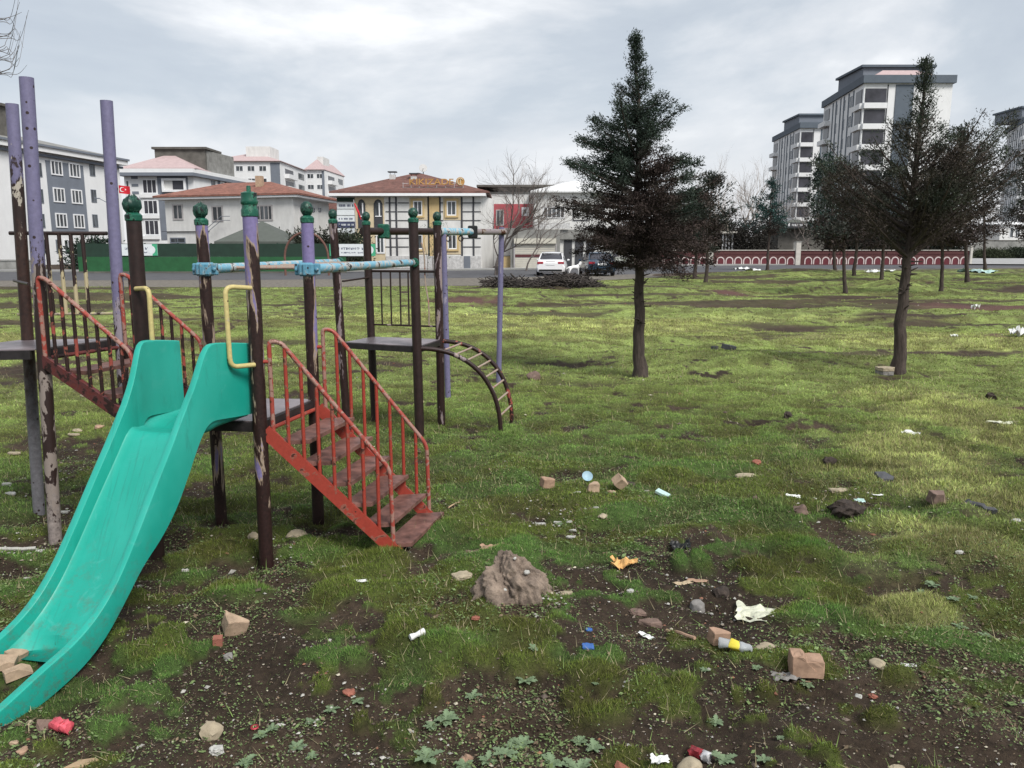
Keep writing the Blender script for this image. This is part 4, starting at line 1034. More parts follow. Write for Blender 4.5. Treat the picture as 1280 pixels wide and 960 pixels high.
stick(835, 781, 868, 803, .008, 'brickorange', 'short reddish brown stick between the slab and the brick'); stick(0, 689, 44, 685, .010, 'stone_pale', 'long whitish stick on the ground at the far left edge')
stick(1208, 640, 1243, 648, .022, 'slabgrey', 'dark grey pipe piece lying in the yellow grass', 'pipe_piece', 'pipe'); stick(560, 640, 575, 634, .005, 'wood', 'thin twig on grass right of the stairs')
block(898, 805, 22, 'brickorange', 'small orange brick half touching the plastic bottle', (1, .7, .75), (.1, .1, .3))
def bottle():
    def dent(o_):
        rn_ = np.random.default_rng(9)
        for v_ in o_.data.vertices: v_.co += Vector((float(fbm(np.array([v_.co.x*40]), np.array([v_.co.y*40+v_.co.z*55]), 3, 3)[0])*.006, rn_.normal()*.0012, float(fbm(np.array([v_.co.x*35+9]), np.array([v_.co.z*60+v_.co.y*20]), 3, 4)[0])*.009))
    c = place(919, 818, .022); L = px(40, 919, 818); root = thing('plastic_bottle', 'crushed clear plastic bottle with yellow label by the brick half', 'bottle', tuple(c))
    ax = Vector((.86, -.5, .02)).normalized(); r = L*.17; o = Vector(c)-ax*L*.5; o.z = c.z
    MB().lathe(o, [(r*.8, 0), (r, L*.06), (r*.85, L*.3), (r*.9, L*.34)], 12, axis=ax).build('bottle_end', M['clear'], root, smooth=50)
    MB().lathe(o, [(r*.93, L*.335), (r*.97, L*.36), (r*.95, L*.6), (r*.92, L*.62)], 12, axis=ax).build('label_band', M['yellowlabel'], root, smooth=50)
    MB().lathe(o, [(r*.9, L*.62), (r*1., L*.66), (r*.95, L*.72), (r*.75, L*.8), (r*.5, L*.87), (r*.35, L*.93), (r*.35, L)], 12, axis=ax).build('bottle_neck', M['clear'], root, smooth=50)
    for ch in root.children: dent(ch)
bottle()
rock(958, 808, 26, 'stone_tan', 'brown stone half sunk in weeds between bottle and big brick', .5, sink=.01)
block(1007, 838, 37, 'brickorange', 'large orange beige brick with a broken notch on top', (1, .6, .72), (0, 0, -.12), notch=(.42, .14))
paper(982, 842, 26, 'stone_grey', 'grey torn paper at the foot of the notched brick', .6, .4, name='paper_scrap', ragged=.4)
rock(1097, 832, 22, 'stone_tan', 'oval tan grey stone right of the notched brick', .5, rough=.1); paper(1135, 834, 17, 'paper', 'white card scrap right of the oval stone', .4, .05, -.15)
c0 = [(735, 815, 14, 'blueplastic', 'blue bottle lid on soil, the larger one'), (736, 792, 8, 'blueplastic', 'blue plastic bit above the blue lid')]
for u, v, w, m_, lab in c0: slab(u, v, w, m_, lab, .9, .008, 'plastic_bit', 'plastic bit', n=10, ragged=.08)
rock(862, 962, 34, 'stone_tan', 'large smooth tan stone cut off by the bottom edge', .7, rough=.08); paper(824, 960, 20, 'paper', 'crumpled white paper at the bottom edge left of the stone', .7, .6)
block(778, 955, 18, 'brickred2', 'red brick shard on soil near the bottom edge', (1, .45, .25), (.1, .3, -.5)); stick(576, 945, 588, 941, .012, 'brickorange', 'stubby orange brown cigar shaped piece near the bottom weeds', 'cork_piece', 'scrap')
slab(595, 776, 11, 'brickred2', 'small red shard on green tuft', .7, .012, 'tile_shard', 'shard'); slab(436, 866, 16, 'brickred2', 'red tile piece leaning on a pale green weed', .6, .015, 'tile_shard', 'shard', tilt=(.4, 0))
c = place(318, 905, .008); put(MB().tube([c+Vector((.012*math.cos(a), .012*math.sin(a), 0)) for a in np.linspace(0, 6.283, 13)], .004, 6, cap=False), 'plastic_ring', 'canred', 'small red plastic ring on bare soil', 'ring', c, smooth=50)
slab(1121, 955, 22, 'stone_tan', 'flat tan stone near the bottom right corner', .6, .025); slab(1190, 958, 14, 'paper', 'square white card at the bottom right', .8, .003, 'card', 'card', ragged=.03, n=4)
slab(1092, 863, 10, 'brickred2', 'small pink tile chip right of a cream pebble', .8, .01, 'tile_chip', 'chip'); rock(1074, 863, 8, 'stone_pale', 'small cream pebble left of a pink chip')
slab(1106, 602, 21, 'slabgrey', 'dark grey slate piece at the edge of the bright grass', .9, .03, tilt=(.3, 0), ragged=.15, n=5, name='slate_piece', cat='slate'); paper(1138, 546, 17, 'paper', 'white plastic scrap on the lawn left of the bright grass', .9, .4, .6, 'plastic_scrap')
paper(1252, 533, 28, 'bag', 'whitish bow shaped litter on bright grass at the right', .5, .2, -.15, 'litter_scrap', ragged=.45)
block(1171, 640, 24, 'stone_brown', 'brown clay lump with dry grass on top in the yellow grass', (1, .5, .6), (.2, .1, .3), name='clay_lump', cat='clay lump'); rock(1058, 647, 44, 'clod', 'large dark crumbly soil clod, biggest on the lawn', .5, 'soil_clod', 'soil clod', rough=.3, sub=4, fac=False)
rock(1000, 643, 20, 'stone_brown', 'brown stone on a dark hollow left of the big clod', .9); paper(991, 624, 16, 'paper', 'white paper scrap behind the brown stone', .5, .4, -.2); rock(946, 630, 14, 'stone_brown', 'lone reddish brown stone on the lawn left of the scrap', .8)
paper(1074, 629, 12, 'greenbox', 'pale green scrap behind the big clod', .8, .5); paper(1097, 623, 12, 'paper', 'thin white scrap right of the big clod', .35, .2)
for (u, v, w, lab) in [(1035, 579, 16, 'dark soil clod, middle one of the small three on the right lawn'), (984, 525, 13, 'dark soil clod, farthest left of the small three'), (1238, 500, 13, 'dark soil clod near the bare patch at the right')]:
    rock(u, v, w, 'clod', lab, .8, 'soil_clod', 'soil clod', rough=.3)
rock(945, 585, 12, 'brickred2', 'small red bit in a hollow of the lawn', .6, 'brick_bit', 'brick'); slab(932, 602, 26, 'stone_tan', 'flat tan stone sunk in the lawn, left one', .7, .02); slab(1048, 616, 22, 'stone_tan', 'flat tan stone sunk in the lawn, right one', .6, .02)
rock(667, 473, 20, 'stone_brown', 'brown rock on the lawn right of the swing post', .75, 'rock', 'rock'); slab(893, 434, 10, 'slabgrey', 'dark slab, left of the pair beyond the big conifer', .6, .06); slab(911, 436, 18, 'slabgrey', 'dark slab, right of the pair beyond the big conifer', .6, .08, tilt=(0, .2))
slab(1107, 467, 24, 'stone_grey', 'lower flat stone beside the leaning conifer trunk', .8, .055, 'flat_stone', 'stone', n=8); slab(1107, 467, 25, 'stone_tan', 'upper flat stone stacked beside the leaning conifer trunk', .8, .045, 'flat_stone', 'stone', n=8, dz=.058)
for (u, v, w, lab) in [(1219, 388, 10, 'white plastic bag on the reddish soil strip'), (1274, 418, 20, 'white plastic bag at the far right edge'), (1193, 422, 8, 'cream bag on the lawn in the middle right')]:
    paper(u, v, w, 'paper', lab, .8, .9, .5, 'plastic_bag')
for (u, v, w, lab) in [(933, 343, 22, 'whitish sheet on the green bank by the road'), (1092, 342, 14, 'pale sheet near the road below the right conifer'), (1110, 341, 10, 'white sheet at the kerb below the right conifer'), (1222, 340, 26, 'bluish plastic sheet at the road edge')]:
    paper(u, v, w, 'greenbox' if u > 1200 else 'paper', lab, 1.5, .3, .2, 'plastic_sheet')
for (u, v, w, m_, lab) in [(105, 497, 10, 'stone_tan', 'pale stone seen between the stair bars and the slide'), (125, 541, 14, 'brickorange', 'orange stone left of the slide'), (97, 541, 12, 'stone_tan', 'tan stone left of the orange stone')]: rock(u, v, w, m_, lab, .5)
for (u, v, w, m_, lab) in [(92, 549, 18, 'stone_tan', 'flat stone below the tan stone'), (18, 570, 18, 'stone_tan', 'flat tan slab at the far left'), (9, 608, 14, 'stone_pale', 'white rubble by the rusty post, upper'), (13, 618, 18, 'stone_pale', 'white rubble by the rusty post, lower'), (50, 686, 12, 'stone_pale', 'white plaster piece at the foot of the peeling post'),
                       (80, 634, 12, 'stone_pale', 'grey white piece right of the rusty post foot'), (34, 727, 10, 'stone_pale', 'white chip left of the slide'), (44, 681, 7, 'stone_pale', 'tiny white chip above the plaster piece'), (190, 683, 8, 'stone_pale', 'white chip behind the brown post foot'), (232, 718, 10, 'stone_pale', 'pale grey chip in the grass right of the slide'), (175, 739, 6, 'stone_pale', 'white chip right under the slide edge'),
                       (430, 708, 12, 'stone_pale', 'pale chip in the grass before the lowest stair'), (330, 655, 10, 'stone_pale', 'white chip behind the slide post'), (1197, 714, 12, 'stone_pale', 'pale chip below the yellow mound'), (1270, 658, 14, 'stone_pale', 'white chip at the right edge')]:
    slab(u, v, w, m_, lab, .55, .014, 'stone_chip', 'chip', ragged=.35)
rock(318, 675, 14, 'stone_tan', 'beige stone touching the slide post foot'); rock(371, 677, 24, 'stone_tan', 'larger beige stone under the red stairs', .5)

# ---- broad leaved weed rosettes
def weed(u, v, wpx, seed, label, lobed=True):
    rn = np.random.default_rng(seed); c = place(u, v); R = px(wpx, u, v)*.47; V = []; root = thing('weed_plant', label, 'weed', tuple(c), 'pale green leafy weeds on the bare soil')
    n = rn.integers(9, 14); mb = MB()
    for k in range(n):
        a = 2*math.pi*k/n+rn.uniform(-.3, .3); L = R*rn.uniform(.6, 1.1); rise = rn.uniform(.15, .75); w0 = L*.23
        d = Vector((math.cos(a), math.sin(a), 0)); s = Vector((-d.y, d.x, 0)); S = 9; left = []; right = []; mid = []
        for i in range(S+1):
            t = i/S; z = L*(rise*t-.55*t*t*rise)+.006
            ww = w0*(math.sin(math.pi*min(t*.9+.1, 1))**.7)*(1 if not lobed else (1.25 if i % 2 else .62))*(1-.35*(t < .25))
            p = Vector(c)+d*L*t+Vector((0, 0, z)); mid.append(p); left.append(p+s*ww+Vector((0, 0, ww*.35))); right.append(p-s*ww+Vector((0, 0, ww*.35)))
        b = len(mb.v); vs = left+mid+right; m_ = S+1
        mb.add(vs, [(i, i+1, m_+i+1, m_+i) for i in range(S)]+[(m_+i, m_+i+1, 2*m_+i+1, 2*m_+i) for i in range(S)])
    mb.build('leaves', M['weedleaf'], root, smooth=180)
M['weedleaf'] = simple('weed_leaf', (.13, .185, .10), .6, .4, 30)
W_ = [(325, 916, 24), (340, 904, 22), (370, 925, 26), (387, 895, 18), (414, 882, 24), (447, 872, 20), (307, 944, 28), (390, 938, 18), (539, 896, 22), (557, 888, 34), (534, 950, 46), (580, 953, 26), (610, 956, 28), (632, 949, 34), (652, 914, 34), (638, 928, 16), (657, 852, 30), (590, 866, 26), (724, 912, 26), (742, 927, 30), (690, 951, 34), (722, 953, 44), (667, 826, 18), (905, 944, 34), (895, 894, 24), (955, 949, 26), (975, 922, 14), (1165, 742, 22), (1190, 760, 20), (1150, 745, 16), (1215, 758, 16), (1200, 785, 22), (1232, 795, 22), (700, 655, 12), (1010, 850, 20), (745, 860, 12), (880, 838, 14), (945, 838, 18)]
side = lambda u: 'far left' if u < 330 else 'left' if u < 480 else 'centre' if u < 700 else 'right of centre' if u < 1000 else 'far right'

for i, (u, v, w) in enumerate(W_):
    weed(u, v, w, 300+i, 'low pale green weed rosette growing on bare soil in the near foreground')
# ================================================================ TREES
def leaves_mesh(C, Dr, k, rc, L, W, pal, parent, name='crown', seed=1, spread=.8, up=.25, shade=None):
    """C cluster centres (n,3), Dr outward directions; k little sprays around each"""
    rn = np.random.default_rng(seed); n = len(C)
    c = np.repeat(C, k, 0)+rn.normal(size=(n*k, 3))*rc*np.array([1, 1, .7]); d = np.repeat(Dr, k, 0)+rn.normal(size=(n*k, 3))*spread; d[:, 2] += up
    d /= np.linalg.norm(d, axis=1)[:, None]; s = np.cross(d, rn.normal(size=(n*k, 3))); s /= np.linalg.norm(s, axis=1)[:, None]
    l = (L*rn.uniform(.5, 1.3, n*k))[:, None]; w = (W*rn.uniform(.6, 1.3, n*k))[:, None]
    V = np.stack([c-s*w*.5, c+s*w*.5+d*l*.25, c+d*l, c-s*w*.6+d*l*.35], 1).reshape(-1, 3)
    col = np.repeat(pal, k, 0)*rn.uniform(.55, 1.5, (n*k, 1)); col = np.repeat(col, 4, 0)
    return raw_mesh(name, V, 4, np.clip(col, .003, 1), M['leaf'], None, parent)
def conifer(u, v, utop, vtop, hw, vb, prof, label, nb=120, seed=1, tr=.06, green=(.030, .045, .034), brown=(.055, .034, .032), brown_t=.5, el=(12, 40), leaf=(.055, .018), k=14, dens=1.0, cl=.05, stubs=True, lean_fn=None, extra=[], bare=.22, sprd=.5, vary=(.5, 1.15), name='conifer_tree', base=None, group='conifers on the grass lot', flat=1.0):
    g = G(u, v) if base is None else base; y0 = g[1]; top = D(utop, vtop, y0); Ht = top[2]; zb = max(.5, D(u, vb, y0)[2]); R = hw*math.hypot(y0, .1)/F
    b0 = Vector((g[0], g[1], hgt(g[0], g[1])-.05)); rn = np.random.default_rng(seed); root = thing(name, label, 'tree', (b0.x, b0.y, b0.z+.05), group)
    lean = Vector((top[0]-g[0], 0, 0))
    def axis(z):
        t = z/Ht; off = lean*(t if lean_fn is None else lean_fn(t))
        return Vector((b0.x+off.x+.02*math.sin(z*3.1+seed)*tr/.06*.5, b0.y+.02*math.cos(z*2.3+seed), z))
    zz = np.linspace(-.05, Ht, 30); tpts = [axis(z)+Vector((rn.normal()*tr*.10, rn.normal()*tr*.10, 0)) for z in zz]
    rad = [tr*(1.35 if i == 0 else 1.15 if i == 1 else 1)*(1-.93*(z/Ht)**.9 if z > 0 else 1)+.003 for i, z in enumerate(zz)]
    mb = MB().tube(tpts, rad, 12); 
    if stubs:
        for j in range(34):
            z = rn.uniform(.45*zb, zb*1.25); a = rn.uniform(0, 6.28); p = axis(z); d = Vector((math.cos(a), math.sin(a), rn.uniform(-.1, .6))).normalized(); L = rn.uniform(.03, .09)*(tr/.06)
            r0 = tr*(1-.9*z/Ht); mb.tube([p+d*r0*.5, p+d*(r0+L)], [tr*.16, tr*.07], 5)
    mb.build('trunk', M['bark'] if tr > .05 else M['bark_far'], root, smooth=50)
    lim = MB(); C = []; Dr = []; T = []
    items = []
    for j in range(nb):
        t = rn.random()**1.15; items.append((t, rn.uniform(0, 2*math.pi), prof(t)*R*rn.uniform(*vary), math.radians(el[0]+(el[1]-el[0])*t+rn.normal()*8)))
    for (t, a, L, e) in extra: items.append((t, a, L, e))
    for (t, a, L, e) in items:
        z0 = zb+(Ht-zb)*t*.985; rr = L
        z0 = max(zb*.72, z0-math.tan(e)*rr*.5); p0 = axis(z0); d = Vector((math.cos(a)*math.cos(e), math.sin(a)*math.cos(e)*flat, math.sin(e)))
        Lb = rr/max(.35, math.cos(e)); pts = []; S = 7; sw = Vector(rn.normal(size=3))*.06*Lb
        for i in range(S+1):
            q = i/S; pts.append(p0+d*Lb*q+Vector((0, 0, Lb*.10*q*q))+sw*math.sin(q*3)*.6)
        r0 = min(tr*.30, .004+.010*Lb/1.0*1.3*(tr/.06)); lim.tube(pts, [r0*(1-.85*i/S) for i in range(S+1)], 5, cap=False)
        nc = max(3, int(Lb*26*dens*(.06/max(cl, .02))**.6))
        if t > .7: nc = max(3, int(nc*.6))
        for _ in range(nc):
            q = bare+(1-bare)*rn.random()**.8; i = min(int(q*S), S-1); p = pts[i].lerp(pts[i+1], q*S-i)
            spreadr = (.035+.17*Lb*math.sin(math.pi*min(1, max(.05, (q-bare)/(1-bare)))**.8))*sprd*(1-.5*t)
            o = Vector(rn.normal(size=3))*spreadr; o.z *= .55; o -= d*o.dot(d)*.3
            pc = p+o
            C.append(pc); Dr.append((d+o.normalized()*.5).normalized()); T.append((t, q))
    lim.build('limbs', M['bark'] if tr > .05 else M['bark_far'], root, smooth=60)
    # spire
    for _ in range(int(45*dens)):
        q = rn.random(); z = Ht*(.9+.1*q); p = axis(min(z, Ht)); w_ = (1-q)*.03*R+.006
        C.append(p+Vector((rn.normal()*w_, rn.normal()*w_, 0))); Dr.append(Vector((0, 0, 1))); T.append((1, q))
    C = np.array([tuple(c) for c in C]); Dr = np.array([tuple(c) for c in Dr]); T = np.array(T)
    tn = fbm(C[:, 0]*2.2+seed, C[:, 2]*2.2, 3, seed)*.35
    w = ss(brown_t-.18, brown_t+.18, T[:, 0]+tn+.25*(T[:, 1]-.6))[:, None]
    pal = np.array(brown)*(1-w)+np.array(green)*w; pal = pal*(.75+.5*RNG.random((len(C), 1)))
    hi = (rn.random(len(C)) < .10)[:, None]; pal = np.where(hi, pal*1.9+.008, pal)
    leaves_mesh(C, Dr, k, cl, leaf[0], leaf[1], pal, root, seed=seed)
    return root
pf = lambda xs, ys: (lambda t: float(np.interp(t, xs, ys)))
conifer(801, 468, 796, 42, 86, 335, pf([0, .08, .2, .38, .5, .6, .68, .80, .9, 1], [.80, 1.0, 1.05, .98, .80, .66, .40, .22, .11, .03]),
        'large dark conifer with a pointed top standing alone near the middle', nb=215, seed=4, tr=.085, brown_t=.36, green=(.032, .047, .036), brown=(.046, .034, .031), el=(-6, 36), k=17, dens=1.45, cl=.036, leaf=(.040, .011), bare=.12, sprd=.42, vary=(.38, 1.25),
        lean_fn=lambda t: 1.15*t if t < .3 else .345+.655*(t-.3)/.7)
conifer(1122, 466, 1158, 72, 109, 300, pf([0, .1, .25, .4, .5, .65, .8, .9, 1], [.85, 1.0, 1.0, .66, .38, .20, .09, .03, .01]),
        'leaning dark conifer with brown fanned branches and a thin spire at the right', nb=140, seed=9, tr=.088, green=(.044, .056, .040), brown=(.052, .042, .036), brown_t=.42, el=(24, 50), k=15, dens=1.0, cl=.042, leaf=(.042, .011), bare=.25, sprd=.46, vary=(.45, 1.25),
        lean_fn=lambda t: .85*t if t < .35 else .30+.70*(t-.35)/.65, extra=[(.34, .05, 1.25, .75), (.38, -.1, 1.15, .8), (.30, .3, 1.3, .62), (.28, -.35, 1.3, .6), (.3, 3.2, 1.2, .6), (.22, 2.9, 1.3, .55)])
cone = pf([0, .15, .4, .7, 1], [.7, 1, .85, .45, .05]); rnd_ = pf([0, .1, .4, .7, .9, 1], [.5, .9, 1, .8, .4, .1])
far_t = [(869, 348, 872, 240, 30, 315, cone, (.026, .034, .028), 'thin dark conifer just right of the large one, left of a pair', .5),
 (882, 354, 890, 219, 34, 318, rnd_, (.024, .032, .027), 'dark bushy conifer just right of the large one, right of a pair', .4),
 (959, 338, 965, 224, 34, 292, cone, (.022, .052, .048), 'blue green conifer standing alone in front of the arched wall', 0),
 (1044, 343, 1036, 192, 30, 300, cone, (.022, .045, .036), 'tall narrow dark green conifer in front of the lower tower', .1),
 (1056, 366, 1052, 205, 50, 312, rnd_, (.040, .050, .042), 'grey green conifer with a loose crown left of the leaning one', .2),
 (1067, 348, 1078, 235, 26, 306, rnd_, (.035, .045, .036), 'thin stemmed conifer with a crooked trunk behind the grey green one', .2),
 (1102, 354, 1108, 215, 40, 310, rnd_, (.030, .038, .032), 'dark conifer right behind the leaning one, just left of its trunk', .4),
 (1177, 367, 1180, 200, 46, 308, rnd_, (.032, .036, .032), 'dark conifer with a pale trunk right of the leaning one', .5),
 (1209, 352, 1202, 160, 44, 306, cone, (.030, .040, .034), 'dark conifer between the pale trunked one and the rightmost trunk', .4),
 (1231, 337, 1228, 178, 40, 292, rnd_, (.028, .038, .033), 'dark conifer at the road edge, farthest right of the trunks', .3),
 (1292, 345, 1290, 190, 44, 300, rnd_, (.03, .04, .034), 'dark conifer whose crown enters at the right edge', .3)]
for i, (u, v, ut, vt, hw, vb, pr, gcol, lab, bt) in enumerate(far_t):
    conifer(u, v, ut, vt, hw, vb, pr, lab, nb=60, seed=30+i, tr=.075*min(1.6, G(u, v)[1]/30), green=gcol, brown=(.045, .034, .032), brown_t=bt, el=(5, 35), leaf=(.16, .06), k=10, dens=.55, cl=.16, bare=.15, stubs=False)

def bare_tree(base, Ht, spread, seed, label, mat='twig', r0=.06, levels=4, n=(5, 5, 5, 4), up=.6, name='bare_tree', leaves=0, group=None, stems=1):
    rn = np.random.default_rng(seed); b = Vector(base); root = thing(name, label, 'tree', tuple(b), group)
    tr = MB(); br = MB()
    def grow(p, d, L, r, lev):
        pts = [p]; q = p; dd = d.copy(); S = 5 if lev < 3 else 3
        for i in range(S):
            dd = (dd+Vector(rn.normal(size=3))*.16+Vector((0, 0, .10*up))).normalized(); q = q+dd*L/S; pts.append(q)
        (tr if lev == 0 else br).tube(pts, [r*(1-.6*i/S) for i in range(S+1)], 7 if lev == 0 else 4 if lev < 3 else 3, cap=False)
        if lev >= levels: return
        for j in range(n[lev]):
            t = rn.uniform(.35, 1) if j else 1; i = min(int(t*S), S-1); pp = pts[i].lerp(pts[i+1], t*S-i)
            a = Vector(rn.normal(size=3)); a = (a-dd*a.dot(dd)).normalized(); nd = (dd*1.0+a*spread*rn.uniform(.5, 1.1)).normalized(); 
            if nd.z < -.1: nd.z = .05
            grow(pp, nd, L*rn.uniform(.5, .75), r*.48, lev+1)
    for s_ in range(stems):
        d = Vector((rn.normal()*.12*stems, rn.normal()*.1, 1)).normalized(); grow(b+Vector((rn.normal()*.05*stems, 0, -.05)), d, Ht*.42, r0, 0)
    tr.build('trunk', M[mat], root, smooth=60); br.build('branches', M[mat], root)
    return root
g = G(620, 344); bare_tree(g, 8.2, .75, 3, 'leafless grey tree in front of the cream striped building', 'twig', .11, 4, (6, 5, 4, 4), stems=2)
g = G(925, 330.5); g[1] += 6; g[0] *= 1.07
for k, (dx, hh, sd_) in enumerate([(-1.6, 12.5, 5), (.6, 13.5, 6), (2.6, 12, 7)]):
    bare_tree((g[0]+dx, g[1]+k*.8, 0), hh, .42, sd_, ['pale leafless tree behind the arched wall, left of three', 'pale leafless tree behind the arched wall, tallest and middle of three', 'pale leafless tree behind the arched wall, right of three'][k], 'twig_pale', .12, 4, (6, 5, 5, 3), group='pale leafless trees behind the arched wall')

bare_tree((2.4, 88, 0), 12.5, .6, 12, 'faint leafless tree above the red walled house', 'twig_pale', .10, 4, (6, 5, 4, 3))
bare_tree((1.0, 60, 0), 7.2, .8, 13, 'leafless shrub like tree before the red walled house', 'twig', .07, 4, (6, 5, 4, 3))
bare_tree((33, 88, 0), 9, .8, 14, 'leafless tree in front of the lower tower base', 'twig', .10, 4, (6, 5, 4, 3))
# tree off the left edge whose drooping twigs enter the frame
def left_tree():
    root = thing('bare_tree', 'leafless tree beyond the left edge with thin curved twigs entering at the top', 'tree', (-7.0, 8.2, 0)); rn = np.random.default_rng(8)
    MB().tube([(-7.0, 8.2, -.1), (-6.95, 8.2, 1.5), (-6.85, 8.1, 3.0), (-6.7, 8.0, 4.2), (-6.5, 8, 5.2)], [.10, .085, .07, .05, .02], 10).build('trunk', M['bark'], root, smooth=60)
    mb = MB(); tw = MB()
    for (u, v) in [(0, 42, ), (0, 70), (0, 88), (-8, 20), (-5, 60)]:
        e = v3(D(u, v, 8.0)); s = Vector((-6.8, 8.05, e.z-rn.uniform(.3, .9))); mid = s.lerp(e, .5)+Vector((0, 0, -.12))
        mb.tube(arc_pts([s, mid, e]), .006, 5)
        for k in range(5):
            L = [rn.uniform(16, 36), rn.uniform(-55, 25)]; p1 = v3(D(u+L[0]*.7, v+rn.uniform(-8, 10), 8.0+rn.uniform(-.3, .3))); p2 = v3(D(u+L[0], v+L[1], 8.0+rn.uniform(-.3, .3)))
            pts = arc_pts([e.lerp(mid, rn.uniform(0, .3)), e.lerp(p1, .5)+Vector((0, 0, -.02)), p1, p2], 5); n_ = len(pts); tw.tube(pts, [.0032*(1-.6*i/n_) for i in range(n_)], 4)
    mb.build('limbs', M['twig_dark'], root); tw.build('twigs', M['twig'], root)
left_tree()
# ---- shrubs / dark tree masses behind walls
def shrub(c, d, seed, label, colr=(.03, .042, .028), n=260, k=12, leaf=(.22, .10), rc=.22, name='shrub', cat='shrub', group=None):
    rn = np.random.default_rng(seed); c = Vector(c); root = thing(name, label, cat, tuple(c), group)
    q = rn.normal(size=(n, 3)); q /= np.linalg.norm(q, axis=1)[:, None]; r = rn.random(n)**.45; nn = 1+.35*fbm(q[:, 0]*2+seed, q[:, 2]*2+q[:, 1], 3, seed)
    P_ = q*(r*nn)[:, None]*np.array(d)/2; P_[:, 2] = np.abs(P_[:, 2]+d[2]*.42); C = P_+np.array(c)
    st = MB()
    for j in range(7): e = C[rn.integers(n)]; st.tube([c, Vector(c).lerp(Vector(e), .5)+Vector((0, 0, .2)), Vector(e)], [.05, .035, .01], 5)
    st.build('stems', M['bark_far'], root)
    leaves_mesh(C, q, k, rc, leaf[0], leaf[1], np.array(colr)*rn.uniform(.6, 1.5, (n, 1)), root, 'foliage', seed)
    return root
# brush pile of cut branches
def brush(u0, u1, v, hgt_, nst, seed, label):
    a, b = G(u0, v), G(u1, v); rn = np.random.default_rng(seed); mb = MB(); W_ = b[0]-a[0]; c = Vector(((a[0]+b[0])/2, a[1], 0))
    for k in range(nst):
        t = rn.beta(2.2, 1.9); x = a[0]+W_*t; prof = math.sin(math.pi*min(max(t, .02), .98))**.6
        z = hgt_*prof*rn.random()**.8*(.65+.35*math.sin(t*9+1)); y = a[1]+rn.normal()*.7; an = rn.uniform(0, math.pi); L = rn.uniform(.25, 1.1)
        d = Vector((math.cos(an), math.sin(an)*.8, rn.normal()*.28)); p = Vector((x, y, z+.02)); m_ = p+Vector(rn.normal(size=3))*.06
        mb.tube([p-d*L/2, m_, p+d*L/2], [rn.uniform(.010, .03), .016, .006], 4, cap=False)
    o = mb.build('brush_pile', M['twig_dark'], None, loc=tuple(c)); tag(o, label, 'brush pile'); return o
brush(598, 755, 359, .62, 1700, 3, 'long heap of dark cut branches on the verge in front of the cars')
# conifers standing behind the arched wall
for i, (u, d, vt, hw, lab) in enumerate([(838, 92, 262, 30, 'dark rounded conifer behind the arched wall, nearest the big conifer'), (1022, 95, 196, 26, 'tall dark conifer behind the arched wall beside the lower tower'), (1140, 97, 262, 40, 'dark conifer behind the arched wall below the tall tower'), (1075, 94, 258, 34, 'dark conifer behind the arched wall left of the leaning one')]):
    b_ = np.array([ray(u, 310)[0]/ray(u, 310)[1]*d, d, 0]); conifer(u, 330, u+2, vt, hw, 318, rnd_ if i != 1 else cone, lab, nb=70, seed=60+i, tr=.16, green=(.022, .034, .028), brown=(.03, .03, .026), brown_t=.2, el=(0, 30), leaf=(.34, .13), k=11, dens=.3, cl=.34, bare=.1, stubs=False, base=b_, group='conifers behind the arched wall')
# ================================================================ BUILDINGS, WALLS, VEHICLES
class Fac:
    """a vertical wall line between two ground points; maps picture points on it to (s, z)"""
    def __init__(s, a, b):
        s.a = np.array(a[:2], float); s.b = np.array(b[:2], float); s.L = np.linalg.norm(s.b-s.a); s.d = (s.b-s.a)/s.L
        n = np.array([s.d[1], -s.d[0]]); s.n = n if n@(-s.a) > 0 else -n
        s.R = Matrix.Rotation(math.atan2(s.d[1], s.d[0]), 3, 'Z')
    def pix(s, u, v):
        r = ray(u, v); nn = np.array([-s.d[1], s.d[0]]); t = (s.a@nn)/(r[:2]@nn); q = np.array([0, 0, H])+t*r
        return float((q[:2]-s.a)@s.d), float(q[2])
    def pt(s, k, z, o=0): p = s.a+s.d*k+s.n*o; return Vector((p[0], p[1], z))
    def box(s, mb, s0, s1, z0, z1, o0, o1):
        p = s.pt((s0+s1)/2, (z0+z1)/2, (o0+o1)/2); mb.box(p, (abs(s1-s0), abs(o1-o0), abs(z1-z0)), s.R)
        return mb
    def pxbox(s, u0, v0, u1, v1):
        um, vm = (u0+u1)/2, (v0+v1)/2
        return s.pix(u0, vm)[0], s.pix(u1, vm)[0], s.pix(um, v1)[1], s.pix(um, v0)[1]
def window(root, f, s0, s1, z0, z1, fr='frame', fw=.09, mull=1, gl='glass', out=.05, name='window', surround=None, sw=.18):
    fm = MB(); f.box(fm, s0, s0+fw, z0, z1, .004, out); f.box(fm, s1-fw, s1, z0, z1, .004, out); f.box(fm, s0+fw, s1-fw, z0, z0+fw, .004, out); f.box(fm, s0+fw, s1-fw, z1-fw, z1, .004, out)
    for k in range(mull): c = s0+(s1-s0)*(k+1)/(mull+1); f.box(fm, c-fw*.35, c+fw*.35, z0+fw, z1-fw, .02, out-.005)
    fo = fm.build(name, M[fr], root)
    p = MB(); f.box(p, s0+fw*.8, s1-fw*.8, z0+fw*.8, z1-fw*.8, .002, .022); o = p.build('pane', M[gl], root); o.parent = fo
    if surround:
        sm = MB(); f.box(sm, s0-sw, s0-.002, z0-sw, z1+sw, .003, out+.03); f.box(sm, s1+.002, s1+sw, z0-sw, z1+sw, .003, out+.03); f.box(sm, s0-.002, s1+.002, z1+.002, z1+sw, .003, out+.03); f.box(sm, s0-.002, s1+.002, z0-sw, z0-.002, .003, out+.05)
        o2 = sm.build('window_surround', M[surround], root); o2.parent = fo
    return fo
